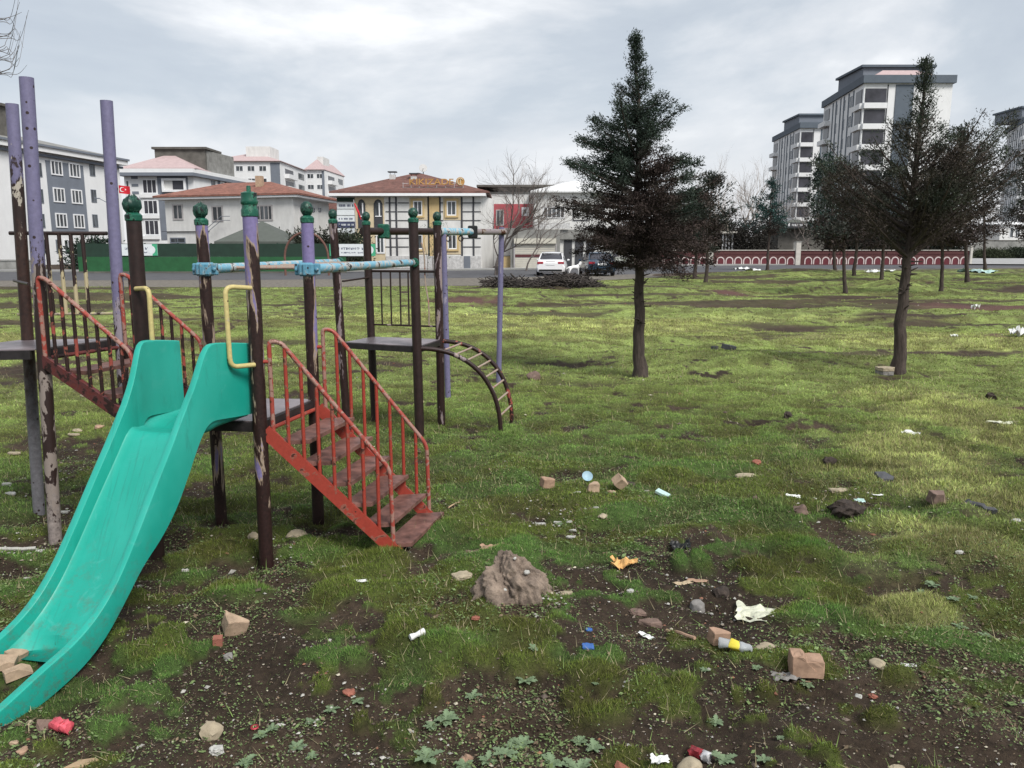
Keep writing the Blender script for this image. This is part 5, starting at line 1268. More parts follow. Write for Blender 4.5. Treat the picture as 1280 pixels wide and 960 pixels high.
def wpx(root, f, u0, v0, u1, v1, **k):
    s0, s1, z0, z1 = f.pxbox(u0, v0, u1, v1)
    if s0 > s1: s0, s1 = s1, s0
    return window(root, f, s0, s1, z0, z1, **k)
def panelpx(root, f, u0, v0, u1, v1, m, name, out=.03, o0=.003):
    s0, s1, z0, z1 = f.pxbox(u0, v0, u1, v1); mb = MB(); f.box(mb, min(s0, s1), max(s0, s1), z0, z1, o0, out); return mb.build(name, M[m], root)
def body(root, poly, z, m, name='wall'): return MB().prism([(p[0], p[1]) for p in poly], -.2, z).build(name, M[m], root)
def hip(root, poly4, z0, z1, m, over=.6, name='roof', inset=.42, th=.14):
    P_ = [np.array(p[:2], float) for p in poly4]; c = sum(P_)/4; P_ = [p+(p-c)/np.linalg.norm(p-c)*over for p in P_]
    L1 = np.linalg.norm(P_[1]-P_[0]); L2 = np.linalg.norm(P_[2]-P_[1])
    if L1 >= L2: a = (P_[0]+P_[3])/2; b = (P_[1]+P_[2])/2; k = L2*.5/L1; r0 = a+(b-a)*k; r1 = b+(a-b)*k; ridx = (0, 1, 1, 0)
    else: a = (P_[0]+P_[1])/2; b = (P_[3]+P_[2])/2; k = L1*.5/L2; r0 = a+(b-a)*k; r1 = b+(a-b)*k; ridx = (0, 0, 1, 1)
    V = [(p[0], p[1], z0) for p in P_]+[(p[0], p[1], z0+th) for p in P_]+[(r0[0], r0[1], z1), (r1[0], r1[1], z1)]
    fs = [(3, 2, 1, 0)]+[(i, (i+1) % 4, (i+1) % 4+4, i+4) for i in range(4)]
    if L1 >= L2: fs += [(4, 5, 9, 8), (5, 6, 9), (6, 7, 8, 9), (7, 4, 8)]
    else: fs += [(4, 5, 8), (5, 6, 9, 8), (6, 7, 9), (7, 4, 8, 9)]
    return MB().add(V, fs).build(name, M[m], root)
def rectpts(a, b, depth):      # a,b front ground points; away from the camera
    a = np.array(a[:2]); b = np.array(b[:2]); d = (b-a)/np.linalg.norm(b-a); n = np.array([-d[1], d[0]]); n = n if n@a > 0 else -n
    return [a, b, b+n*depth, a+n*depth]
def at(u, d): r = ray(u, 310); return np.array([r[0]/r[1]*d, d])
def base(p): return (float(p[0]), float(p[1]), 0)

# ---- B1 left grey and white apartment block
def b1():
    a = at(-128, 66); b = at(157, 96); root = thing('apartment_building', 'long white apartment block with grey panels at the far left', 'building', base(b)); f = Fac(a, b)
    n = -f.n; c, d = b+n*12, a+n*12; Z = 1.7+96*106/1003
    body(root, [a, b, c, d], Z-.6, 'white')
    m = MB(); f.box(m, -.5, f.L+.7, Z-.6, Z-.1, -12.4, .7); m.build('cornice', M['white'], root)
    m = MB(); f.box(m, -.6, f.L+.85, Z-.1, Z+.12, -12.5, .85); f.box(m, 0, f.L+.3, Z-1.0, Z-.75, .02, .32); m.build('cornice_band', M['grey'], root)
    hip(root, [f.pt(0, 0, .0), f.pt(f.L, 0, .0), f.pt(f.L, 0, -12), f.pt(0, 0, -12)], Z+.13, Z+1.7, 'concrete', .0)
    pm = MB(); f2 = Fac(a, b); s0 = f.pix(-60, 160)[0]; s1 = f.pix(40, 175)[0]
    f.box(pm, s0, s1, Z+.2, Z+3.6, -7, -2.2); f.box(pm, s1+.02, s1+1.1, Z+.2, Z+2.4, -4, -2.6); pm.build('roof_hut', M['concrete_dark'], root)
    pm = MB(); f.box(pm, s0-.3, s1+.3, Z+3.6, Z+3.85, -7.3, -1.9); f.box(pm, s1+.0, s1+1.2, Z+2.4, Z+2.6, -4.1, -2.5); pm.build('hut_roof', M['concrete_dark'], root)
    for (u0, v0, u1, v1) in [(57, 195, 111, 293)]:
        s0, s1 = f.pix(61, 250)[0], f.pix(107, 250)[0]; mb = MB(); f.box(mb, s0, s1, f.pix(85, 293)[1], Z-1.3, .003, .05); mb.build('grey_panel', M['grey'], root)
        W_ = (s1-s0)
        for r in range(3):
            zc = [f.pix(85, 212)[1], f.pix(85, 245)[1], f.pix(85, 276)[1]][r]
            for q in (.26, .74): c_ = s0+W_*q; f3 = Fac(f.pt(0, 0, .05), f.pt(f.L, 0, .05)); window(root, f3, c_-W_*.15, c_+W_*.15, zc-.75, zc+.75, mull=2, fw=.13, out=.08)
    for (u, dz) in [(48, 0), (115, 0)]:
        for v in (212, 245, 276, 308):
            s_, z_ = f.pix(u+(v-212)*.06, v); window(root, f, s_-.45, s_+.45, z_-.7, z_+.7, fr='grey', fw=.06, mull=1)
    for u in (-40, -15): 
        s_, z_ = f.pix(u, 265)
        mb = MB(); f.box(mb, s_-1.0, s_+1.5, 3.4, Z-1.3, .003, .05); mb.build('grey_panel', M['grey'], root); break
    s_, z_ = f.pix(85, 308); window(root, f, s_-.6, s_+.6, z_-.9, z_+.7, fr='frame', mull=1)
    s_, z_ = f.pix(75, 308); window(root, f, s_-.6, s_-.0, z_-.7, z_+.7, fr='grey', mull=0)
    e = Fac(b, c); mb = MB(); e.box(mb, .05, 3.2, 0, Z-1.2, .003, .05); mb.build('grey_panel', M['grey'], root)
b1()
# ---- B2 white block with a concrete roof hut
def b2():
    a, b, c = at(162, 112), at(248, 112), at(330, 134); root = thing('apartment_building', 'white block with pink roof and raw concrete roof room', 'building', base(b))
    f = Fac(a, b); g_ = Fac(b, c); d = a+(c-b); Z = 1.7+112*95/1003
    body(root, [a, b, c, d], Z-.5, 'white')
    P4 = [a, b, c, d]; m = MB(); ctr = sum(P4)/4; o = [p+(p-ctr)/np.linalg.norm(p-ctr)*.9 for p in P4]; m.prism([tuple(p) for p in o], Z-.5, Z); m.build('cornice', M['white'], root)
    o2 = [p+(p-ctr)/np.linalg.norm(p-ctr)*1.05 for p in P4]; m = MB(); m.prism([tuple(p) for p in o2], Z-.95, Z-.52); m.build('cornice_band', M['grey'], root)
    q = [f.pt(0, 0, 0), f.pt(9.5, 0, 0), f.pt(9.5, 0, -8), f.pt(0, 0, -8)]; hip(root, q, Z+.02, Z+2.2, 'pinkroof', .6)
    hz0 = 1.7+118*119/1003; m = MB(); s0 = f.pix(178, 200)[0]; s1 = f.pix(243, 200)[0]
    m2 = MB(); f.box(m2, s0, s1, Z+.0, hz0-.3, -9.5, -4); m2.build('roof_room', M['concrete_dark'], root); m3 = MB(); f.box(m3, s0-.3, s1+.3, hz0-.3, hz0, -9.8, -3.7); m3.build('room_roof', M['concrete_dark'], root)
    gg = Fac(f.pt(s1, 0, -4)[:2], (np.array(f.pt(s1, 0, -4)[:2])+g_.d*6)); m4 = MB(); gg.box(m4, .5, 9, Z, hz0-.4, -6, 0); m4.build('roof_room', M['concrete'], root)
    for r, (v0, v1) in enumerate([(224, 242), (250, 268), (275, 294)]):
        sh = r*1.5; wpx(root, f, 178+sh, v0, 196+sh, v1, mull=2, gl='glass_and_shade', fw=.12)
        m = MB(); s0, s1, z0, z1 = f.pxbox(175, v0, 199, v1); f.box(m, s0, s1, z0-.55, z0-.1, .003, .25); m.build('balcony_slab', M['white'], root)
    panelpx(root, f, 199, 219, 237, 300, 'grey', 'grey_panel', .05)
    f5 = Fac(f.pt(0, 0, .06), f.pt(f.L, 0, .06)); wpx(root, f5, 203, 223, 233, 240, mull=0, gl='white_old', fw=.3, out=.3, name='balcony'); panelpx(root, f5, 216, 224.5, 231, 238.5, 'glass_and_shade', 'balcony_door', .06, .03)
    wpx(root, f, 156, 224, 163, 237, mull=0, fw=.25)
    for k in range(10):
        z = 3+k*1.0; s_ = f.pix(171, 260)[0]; m = MB(); f.box(m, s_-.45, s_+.45, z, z+.35, .003, .05); m.build('lattice_panel', M['grey'], root)
    for (u0, v0, u1, v1) in [(264, 226, 269, 236)]: wpx(root, g_, u0, v0, u1, v1, mull=0, fr='grey')
    panelpx(root, g_, 274, 224, 292, 300, 'grey', 'grey_panel', .05); f6 = Fac(g_.pt(0, 0, .06), g_.pt(g_.L, 0, .06))
    for u in (278, 286): wpx(root, f6, u-2.5, 227, u+2.5, 236, mull=0, fw=.2)
b2()
# ---- B3 white house with a tiled hip roof
def b3():
    a, b = at(210, 74), at(369, 70); root = thing('white_house', 'two storey white house with a worn red tiled hip roof', 'house', base(b)); f = Fac(a, b); c = at(413, 79); d = a+(c-b); g_ = Fac(b, c); Z = 1.7+74*61/1003
    body(root, [a, b, c, d], Z-.2, 'white_old')
    P4 = [a, b, c, d]; ctr = sum(P4)/4; o = [p+(p-ctr)/np.linalg.norm(p-ctr)*.85 for p in P4]; MB().prism([tuple(p) for p in o], Z-.2, Z-.02).build('eave', M['frame'], root)
    hip(root, P4, Z-.018, Z+1.55, 'tile', 1.0)
    for (u0, v0, u1, v1, mu) in [(216, 255, 229, 275, 1), (265, 257, 279, 277, 1), (320, 256, 341, 276, 3)]: wpx(root, f, u0, v0, u1, v1, mull=mu, fr='metalpale', fw=.13)
    for (u0, v0, u1, v1) in [(390, 260, 393, 265), (398, 260, 401, 265)]: wpx(root, g_, u0, v0, u1, v1, mull=0, fr='grey', fw=.05)
    panelpx(root, f, 203, 289, 262, 289.6, 'line', 'ledge', .12); wpx(root, f, 213, 297, 232, 304, mull=1, fr='grey')
    m = MB(); p = f.pt(f.pix(303, 238)[0], Z+1.4, -2.6); m.box(p, (.6, .6, 1.0)); m.build('chimney', M['brickpiece'], root)
    m = MB()
    for k in range(2):
        a_ = f.pt(f.pix(262, 286)[0], 3.0+k*.35, .5); b_ = f.pt(f.pix(281, 275)[0], 4.1+k*.35, .5); c_ = f.pt(f.pix(292, 275)[0], 4.1+k*.35, .5); m.tube([a_, b_, c_], .03, 5)
    m.build('stair_rail', M['grey'], root)
b3()
# ---- small roofs between B3 and B5
def b3b():
    a, b = at(404, 86), at(428, 86); root = thing('brown_house', 'small brownish house with old tiles squeezed between white house and striped building', 'house', base(a)); P4 = rectpts(a, b, 9); body(root, P4, 5.6, 'concrete', 'wall'); hip(root, P4, 5.6, 7.0, 'tile_old', .7)
    f = Fac(a, b); wpx(root, f, 411, 262, 417, 272, mull=0, fr='grey')
b3b()
# ---- B4 far blocks
def far_block(u0, u1, d0, u2, d2, vtop, nst, label, roofm='pinkroof', cols=6, hut=True, side=True):
    a, b, c = at(u0, d0), at(u1, d0), at(u2, d2); root = thing('apartment_building', label, 'building', base(b)); f = Fac(a, b); g_ = Fac(b, c); d = a+(c-b); Z = 1.7+d0*(310-vtop)/1003
    body(root, [a, b, c, d], Z, 'white'); P4 = [a, b, c, d]; hip(root, P4, Z+.02, Z+3.2, roofm, .8)
    if hut:
        m = MB(); f.box(m, f.L*.45, f.L*.8, Z+1.5, Z+4.2, -12, -4); m.build('roof_hut', M['white_old'], root)
    st = 3.1
    for r in range(nst):
        z = Z-1.0-r*st
        for k in range(cols):
            s_ = f.L*(k+.5)/cols; window(root, f, s_-1.0, s_+1.0, z-1.5, z, fr='frame', fw=.15, mull=1)
    m = MB(); f.box(m, f.L*.86, f.L*.995, 0, Z-.3, .003, .06); m.build('grey_panel', M['grey'], root)
    if side:
        for r in range(nst):
            z = Z-1.2-r*st; m = MB(); g_.box(m, g_.L*.15, g_.L*.5, z-2.6, z-1.5, .003, 1.2); m.build('balcony', M['white'], root); m = MB(); g_.box(m, g_.L*.17, g_.L*.48, z-1.48, z-.1, .003, .05); m.build('balcony_recess_shade', M['glass_and_shade'], root)  # no real recess: a dark sheet above each balcony paints its shade
            m = MB(); g_.box(m, g_.L*.68, g_.L*.92, z-1.6, z, .003, .06); m.build('window', M['glass'], root)
far_block(269, 355, 210, 386, 236, 206, 5, 'far white apartment block with pink roof behind the white house')
far_block(386, 409, 240, 433, 262, 216, 4, 'farther white apartment block with pink roof, right of the other', cols=2)
# ---- B5 striped building with the roof sign
def b5():
    a, b = at(423, 68), at(602, 68); root = thing('striped_building', 'cream and white striped two storey building with gold roof lettering', 'building', base(a)); f = Fac(a, b); P4 = rectpts(a, b, 12); Z = 1.7+68*64/1003
    c2 = at(616, 71); P5 = [a, b, c2, c2+np.array([0, 9]), P4[3]]
    body(root, P5, Z-.1, 'white_old')
    o = MB(); f.box(o, -.5, f.L+.4, Z-.1, Z+.12, -2, .7); o.build('eave', M['frame'], root)
    hp = [f.pt(0, 0, .1), f.pt(f.L+.2, 0, .1), f.pt(f.L+.2, 0, -12), f.pt(0, 0, -12)]; hip(root, hp, Z+.125, Z+2.35, 'tile_old', .7)
    f1 = f; W = lambda *q, **k: wpx(root, f1, *q, **k)
    for (u0, v0, u1, v1, m, o_) in [(444.5, 247, 481, 332, 'cream', .06), (536, 247, 550, 332, 'yellowtrim', .06), (512, 247, 535, 275, 'cream', .04), (554, 247, 576, 275, 'cream', .04), (512, 290, 535, 318, 'cream', .04), (554, 290, 576, 318, 'cream', .04)]: panelpx(root, f, u0, v0, u1, v1, m, 'cream_panel', o_)
    f7 = Fac(f.pt(0, 0, .04), f.pt(f.L, 0, .04))
    for (u0, v0, u1, v1) in [(516.5, 251, 528, 269.5), (558.5, 251, 570.5, 269.5), (517, 293, 528.5, 311.5), (559.5, 293, 571, 311.5)]: wpx(root, f7, u0, v0, u1, v1, mull=1, surround='yellowtrim', sw=.16)
    f8 = Fac(f.pt(0, 0, .06), f.pt(f.L, 0, .06))
    for (u0, u1) in ((447.5, 457), (467.5, 478.5)):       # arched windows
        s0, s1, z0, z1 = f8.pxbox(u0, 249, u1, 285); zm = f8.pix(u0, 255)[1]; poly = [(s0, z0), (s1, z0), (s1, zm), (s1-(s1-s0)*.18, zm+.28), ((s0+s1)/2, z1), (s0+(s1-s0)*.18, zm+.28), (s0, zm)]
        def pr(pl, o0, o1):
            mb = MB(); n = len(pl); mb.add([f8.pt(x, z, o0) for x, z in pl]+[f8.pt(x, z, o1) for x, z in pl], [tuple(range(n)), tuple(range(2*n-1, n-1, -1))]+[(i, (i+1) % n, (i+1) % n+n, i+n) for i in range(n)]); return mb
        w = pr(poly, .003, .05).build('window', M['line'], root); sc_ = [((x-(s0+s1)/2)*.72+(s0+s1)/2, z0+1.05+(z-z0-1.05)*.9) for x, z in poly if z > z0+.01]
        sc_ = [(s0+(s1-s0)*.14, z0+1.0), (s1-(s1-s0)*.14, z0+1.0)]+[p for p in sc_]; o2 = pr(sc_, .051, .065).build('pane', M['glass'], root); o2.parent = w
        mb = MB(); f8.box(mb, (s0+s1)/2+.05, (s0+s1)/2+.15, z0+1.0, z1-.3, .066, .09); f8.box(mb, s0+.1, s1-.1, z0+.92, z0+1.0, .066, .09); o3 = mb.build('window_bar', M['frame'], root); o3.parent = w
    wpx(root, f8, 470, 294, 481, 317, mull=1, fw=.12); wpx(root, f, 424, 292, 437, 304, mull=1, fr='grey')
    # joint lines
    m = MB()
    for v in range(253, 316, 11):
        for (u0, u1) in ((482, 495), (497, 511), (551, 554), (577, 601)): s0, s1, z0, z1 = f.pxbox(u0, v, u1, v+.8); f.box(m, s0, s1, z0-.03, z0+.05, .003, .03)
    for u in (488, 496, 536, 550.5, 577.5, 592): s_, z_ = f.pix(u, 290); f.box(m, s_-.07, s_+.07, .2, Z-.15, .031, .06)
    m.build('joint_lines', M['line'], root)
    panelpx(root, f, 483, 320, 601, 336, 'stonewhite', 'stone_plinth', .10); panelpx(root, f, 580, 320, 588, 336.4, 'grey', 'plinth_pier', .14, .101)
    # company boards on the left end
    fb = Fac(f.pt(0, 0, .0), f.pt(f.L, 0, .0))
    for (v0, v1, mt) in [(247, 252, 'gdark'), (253, 261, 'banner'), (262, 269, 'banner'), (270, 277, 'banner'), (277.4, 284.6, 'text_dark'), (285.5, 293, 'banner')]:
        p = panelpx(root, fb, 421.5, v0, 443.5, v1, mt, 'sign_board', .12, .004)
        if mt != 'gdark' and v0 not in (262, 285.5):
            rn = np.random.default_rng(int(v0)); t = MB(); s0, s1, z0, z1 = fb.pxbox(424, v0+2.5, 441.5, v1-2.5); x = s0
            while x < s1: w_ = rn.uniform(.05, .11); fb.box(t, x, x+w_, z0, z1, .121, .13); x += w_+rn.choice([.035, .035, .14])
            q = t.build('lettering', M['banner' if mt == 'text_dark' else 'text_dark'], root); q.parent = p
    # flag pole with furled flag
    mb = MB(); s_, _ = f.pix(450, 270); mb.tube([f.pt(s_, .6, 1.2), f.pt(s_-.25, 5.6, 1.2)], .035, 6); mb.build('flag_pole', M['metalpale'], root)
    mb = MB(); mb.tube([f.pt(s_-.2, 5.3, 1.2), f.pt(s_+.1, 4.6, 1.25), f.pt(s_+.3, 4.0, 1.2)], [.05, .1, .03], 6); mb.build('furled_flag', M['flag'], root)
    # chimneys, dish
    for (u, v0, v1) in ((483, 220, 232), (511, 222, 228)):
        s_ = f.pix(u, 240)[0]; z1_ = 1.7+72*(310-v0)/1003; mb = MB(); f.box(mb, s_-.25, s_+.25, Z+.6, z1_-.15, -4, -3.5); mb.build('chimney', M['stonewhite'], root); mb = MB(); f.box(mb, s_-.38, s_+.38, z1_+.05, z1_+.13, -4.1, -3.4); mb.tube([f.pt(s_-.2, z1_-.15, -3.75), f.pt(s_-.2, z1_+.06, -3.75)], .02, 4); mb.tube([f.pt(s_+.2, z1_-.15, -3.75), f.pt(s_+.2, z1_+.06, -3.75)], .02, 4); mb.build('chimney_cap', M['line'], root)
    p = f.pt(f.pix(520.5, 240)[0], 1.7+73.5*96/1003, -5.5); mb = MB(); mb.lathe(p, [(.36, .08), (.34, .05), (.2, .0), (.02, -.03), (.02, -.05), (.22, -.02), (.36, .05)], 18, axis=(.2, -1, .35)); mb.build('satellite_dish', M['dish'], root, smooth=50)
    mb = MB(); mb.tube([p, (p.x, p.y+.1, p.z-.9)], .04, 6); mb.tube([p, (p.x+.05, p.y-.4, p.z-.1)], .02, 5); mb.build('dish_stand', M['line'], root)
    # roof sign: gold letters on a pale frame
    fs_ = Fac(f.pt(0, 0, -.6), f.pt(f.L, 0, -.6)); mb = MB(); zt = fs_.pix(540, 232)[1]
    for v in (229.5, 235, 240): 
        s0, z0 = fs_.pix(503, v); s1, _ = fs_.pix(580, v); mb.tube([fs_.pt(s0, z0), fs_.pt(s1, z0)], .028, 5)
    for u in (504, 514, 524, 535, 546, 557, 568, 579): s0, z0 = fs_.pix(u, 241); mb.tube([fs_.pt(s0, z0-.1), fs_.pt(s0, fs_.pix(u, 228)[1])], .028, 5)
    mb.build('sign_frame', M['metalpale'], root)
    s0, s1, z0, z1 = fs_.pxbox(512, 223.5, 567, 231); cu = bpy.data.curves.new('t', 'FONT'); cu.body = 'KIKIZADE'; cu.extrude = .06; cu.offset = .012; cu.size = 1
    to = bpy.data.objects.new('t', cu); COL.objects.link(to); bpy.context.view_layer.update(); me = bpy.data.meshes.new_from_object(to); xs = [v.co.x for v in me.vertices]; ys = [v.co.y for v in me.vertices]
    x0, x1, y0, y1 = min(xs), max(xs), min(ys), max(ys); vs = [fs_.pt(s0+(v.co.x-x0)/(x1-x0)*(s1-s0), z0+(v.co.y-y0)/(y1-y0)*(z1-z0), .08+v.co.z*1.2) for v in me.vertices]
    mb = MB(); mb.add(vs, [tuple(p.vertices) for p in me.polygons]); bpy.data.objects.remove(to); mb.build('roof_letters', M['gold'], root)
    s0, zc = fs_.pix(575.5, 227); mb = MB(); c = fs_.pt(s0, zc, .05); mb.lathe(c, [(.36, -.03), (.36, .03)], 22, axis=(fs_.n[0], fs_.n[1], 0)); e = mb.build('round_emblem', M['gold'], root, smooth=40)
    mb = MB(); mb.tube([fs_.pt(s0+.24*math.cos(t), zc+.26*math.sin(t), .1) for t in np.linspace(.6, 5.4, 16)], .045, 5); mb.tube([fs_.pt(s0-.02, zc-.2, .1), fs_.pt(s0+.02, zc+.18, .1)], .05, 5); e2 = mb.build('emblem_mark', M['cream'], root); e2.parent = e
b5()
# ---- B6 red house, garage, white house
def b6():
    a, b = at(604, 76), at(672, 76); root = thing('red_house', 'house with a red upper floor and grey top storey behind the bare tree', 'house', base(a)); f = Fac(a, b); P4 = rectpts(a, b, 9)
    body(root, P4, f.pix(630, 240)[1], 'concrete'); panelpx(root, f, 617, 255, 670, 286, 'redwall', 'red_wall', .06); panelpx(root, f, 614, 243, 671, 255, 'white_old', 'pale_band', .05); panelpx(root, f, 604, 286, 672, 338, 'white_old', 'lower_wall', .05)
    f2 = Fac(f.pt(0, 0, .06), f.pt(f.L, 0, .06)); wpx(root, f2, 652, 259, 661, 270, mull=0, fw=.22); wpx(root, f2, 620, 262, 630, 282, mull=1, fr='metalpale'); panelpx(root, f2, 624, 285, 670, 287, 'metalpale', 'ledge', .3)
    m = MB(); f.box(m, f.pix(596, 231)[0], f.pix(697, 231)[0], f.pix(640, 234)[1], f.pix(640, 231.5)[1], -7, .6); m.build('flat_roof', M['concrete_dark'], root); m = MB(); f.box(m, 1.4, f.L+1.7, f.pix(640, 242)[1], f.pix(640, 234)[1], -6, -.4); m.build('top_storey', M['concrete'], root)
    a, b = at(638, 66), at(700, 66); root = thing('garage', 'low grey garage with a cream roller shutter and dark middle stripe', 'garage', base(b)); f = Fac(a, b); P4 = rectpts(a, b, 7); body(root, P4, f.pix(660, 287)[1], 'concrete')
    sh = panelpx(root, f, 644, 305, 694, 338, 'shutter', 'roller_shutter', .06); m = MB()
    for k in range(12):
        z = .25+k*.165; s0, s1, _, _ = f.pxbox(645, 305, 693, 338); f.box(m, s0, s1, z, z+.025, .061, .075)
    q = m.build('shutter_slats', M['metalpale'], root); q.parent = sh; panelpx(root, f, 644, 318, 694, 321.5, 'maroon', 'shutter_stripe', .085, .062); panelpx(root, f, 642.5, 298, 695, 304.5, 'shutter', 'shutter_box', .3); panelpx(root, f, 642, 304.6, 643.8, 338, 'metalpale', 'side_rail', .12); panelpx(root, f, 694.2, 304.6, 695.6, 338, 'metalpale', 'side_rail', .12)
    a, b = at(629, 66.5), at(641, 66.5); f = Fac(a, b); root = thing('ochre_wall', 'short ochre yellow wall left of the cream roller shutter', 'wall', base(a)); body(root, rectpts(a, b, .3), f.pix(635, 320)[1], 'yellowtrim', 'wall'); m = MB(); f.box(m, -.05, f.L+.0, f.pix(635, 320)[1]+.0, f.pix(635, 320)[1]+.08, -.35, .05); m.build('coping', M['concrete'], root)
    a, b = at(668, 70), at(775, 70); root = thing('white_house', 'white house with a pale roof and barred balcony behind the big conifer', 'house', base(a)); f = Fac(a, b); P4 = rectpts(a, b, 9); Z = f.pix(700, 241)[1]; body(root, P4, Z, 'white_old'); hip(root, P4, Z+.01, Z+1.3, 'white', .6)
    wpx(root, f, 679, 258, 706, 273, mull=4, gl='glass'); wpx(root, f, 716, 257, 735, 276, mull=0, fr='line', gl='white_old'); panelpx(root, f, 668, 287, 775, 299, 'concrete', 'concrete_band', .3)
    m = MB(); s0, z0 = f.pix(668, 286); s1, z1 = f.pix(712, 279); f.box(m, s0, s1, z0, z1, .5, .54); m.build('balcony_rail', M['stonewhite'], root)
    for k in range(3): s_ = f.pix(705+k*14, 300)[0]; m = MB(); f.box(m, s_, s_+.7, .1, f.pix(700, 300)[1], .003, .06); m.build('gate_panel', M['line'], root)
b6()
# ---- towers
def tower(uc, dc, ul, dl, ur, vtop, nst, label, dark=(.55, .75), hutv=None, pinktip=False, dr=None, k=3.0, seedv=0, cont=0):
    c = at(uc, dc); l = at(ul, dl); r = at(ur, dr or dc); root = thing('apartment_tower', label, 'building', base(c)); fr = Fac(c, r); fl = Fac(l, c); Z = 1.7+dc*(310-vtop)/1003
    P4 = [l, c, r, l+(r-c)]; body(root, P4, Z-1.0, 'white'); ctr = sum(P4)/4; o = [p+(p-ctr)/np.linalg.norm(p-ctr)*.6 for p in P4]; MB().prism([tuple(p) for p in o], Z-1.0, Z+.1).build('parapet', M['darkgrey'], root)
    a_, b_ = .05, .93
    m = MB(); fr.box(m, .8 if False else fr.L*.12, fr.L*.93, Z+.1, Z+2.2, -14, -4.5); m.build('roof_room', M['grey'], root); m = MB(); fr.box(m, fr.L*.09, fr.L*.96, Z+2.2, Z+2.55, -14.4, -4.1); m.build('room_roof', M['darkgrey'], root)
    if pinktip:
        q = [fr.pt(fr.L*.15, 0, -.2), fr.pt(fr.L*.75, 0, -.2), fr.pt(fr.L*.75, 0, -3.3), fr.pt(fr.L*.15, 0, -3.3)]; hip(root, q, Z+.11, Z+1.2, 'pinkroof', .3)
    m = MB(); fr.box(m, fr.L*dark[0], fr.L*dark[1], 0, Z-1.2, .003, .12); m.build('dark_stripe', M['darkgrey'], root)
    m = MB(); fr.box(m, fr.L*.265, fr.L*.275, 0, Z-1.2, .003, .08); m.build('dark_joint', M['line'], root)
    for i in range(nst):
        z = Z-1.2-i*k-.55
        m = MB(); fr.box(m, .25, fr.L*.255, z-k*.68+.0, z, .003, .10); o = m.build('balcony_recess_shade', M['glass_and_shade'], root)  # dark panel on the flat wall stands in for the shaded balcony recess
        m = MB(); fr.box(m, .0, fr.L*.26, z-k+.12, z-k*.68-.05, .003, .45); m.build('balcony_parapet', M['white'], root)
        m = MB(); fl.box(m, fl.L*.84, fl.L*.97, z-k*.68, z, .003, .10); m.build('balcony_recess_shade', M['glass_and_shade'], root)
        m = MB(); fl.box(m, fl.L*.82, fl.L*.995, z-k+.12, z-k*.68-.05, .003, .45); m.build('balcony_parapet', M['white'], root)
        m = MB(); fl.box(m, fl.L*.01, fl.L*.2, z-k+.12, z-k*.68-.05, .003, .9); m.build('balcony_parapet', M['white'], root); m = MB(); fl.box(m, fl.L*.04, fl.L*.18, z-k*.62, z, .003, .10); m.build('balcony_recess_shade', M['glass_and_shade'], root)
        for q in (.36, .56, .72): window(root, fl, fl.L*q-.5, fl.L*q+.5, z-1.7, z-.1, mull=0, fr='grey')
    for q in (.25, .335, .45, .535, .65, .76): m = MB(); fl.box(m, fl.L*q, fl.L*(q+.03), 0, Z-1.2, .003, .03); m.build('grey_fin', M['darkgrey'], root)
tower(1066, 125, 1019, 146, 1173, 107, 8, 'tall white and dark grey apartment tower rising behind the leaning conifer', (.36, .56), pinktip=True)
tower(992, 169, 960, 190, 1052, 161, 8, 'lower white and grey apartment tower left of the tall one', (.42, .66))
tower(1268, 168, 1245, 186, 1340, 152, 8, 'grey and white apartment tower cut off by the right edge', (.3, .5))
# pale low house at the far right, concrete wall, canopy building
def lowhouse():
    a, b = at(1248, 150), at(1290, 150); root = thing('white_house', 'small white house with a porch at the far right behind a grey wall', 'house', base(a)); f = Fac(a, b); P4 = rectpts(a, b, 8); body(root, P4, f.pix(1260, 281)[1], 'white_old'); hip(root, P4, f.pix(1260, 281)[1], f.pix(1260, 276)[1], 'white', .6); wpx(root, f, 1262, 284, 1267, 297, mull=0); wpx(root, f, 1269, 284, 1275, 297, mull=1)
    a, b = at(1216, 128), at(1420, 134); f = Fac(a, b); root = thing('concrete_wall', 'long grey concrete boundary wall at the far right beyond the road', 'wall', base(a)); body(root, rectpts(a, b, .3), f.pix(1240, 301)[1], 'concrete', 'wall'); m = MB(); f.box(m, 0, f.L, f.pix(1240, 301)[1], f.pix(1240, 301)[1]+.12, -.4, .08); m.build('coping', M['concrete_dark'], root)
    a, b = at(972, 92), at(1030, 92); root = thing('roofed_kiosk', 'low dark roofed building with small white lettering behind the arched wall', 'building', base(a)); f = Fac(a, b); P4 = rectpts(a, b, 6); body(root, P4, f.pix(1000, 287)[1], 'concrete_dark'); hip(root, P4, f.pix(1000, 287)[1], f.pix(1000, 273)[1], 'tent', 1.0)
    p = MB(); s0, s1, z0, z1 = f.pxbox(980, 278.5, 1012, 285); f.box(p, s0, s1, z0, z1, .9, 1.0); q = p.build('fascia_board', M['line'], root); t = MB(); s0, s1, z0, z1 = f.pxbox(986, 280.3, 1004, 283); x = s0; rn = np.random.default_rng(3)
    while x < s1: w_ = rn.uniform(.09, .16); f.box(t, x, x+w_, z0, z1, 1.001, 1.02); x += w_+.06
    s2 = f.pix(982.5, 282)[0]; f.box(t, s2-.1, s2+.1, z0, z1+.08, 1.001, 1.02); o = t.build('lettering', M['frame'], root); o.parent = q
    a, b = at(896, 90), at(916, 90); root = thing('pale_porch', 'small pale pavilion with slim columns behind the arched wall', 'pavilion', base(a)); f = Fac(a, b); m = MB(); f.box(m, -.6, f.L+.3, 3.3, 3.5, -2, .5); m.build('roof', M['pillar'], root)
    for k in range(4): m = MB(); s_ = f.L*(.35+.2*k); f.box(m, s_-.08, s_+.08, 0, 3.3, -.1, .1); m.build('column', M['frame'], root)
lowhouse()
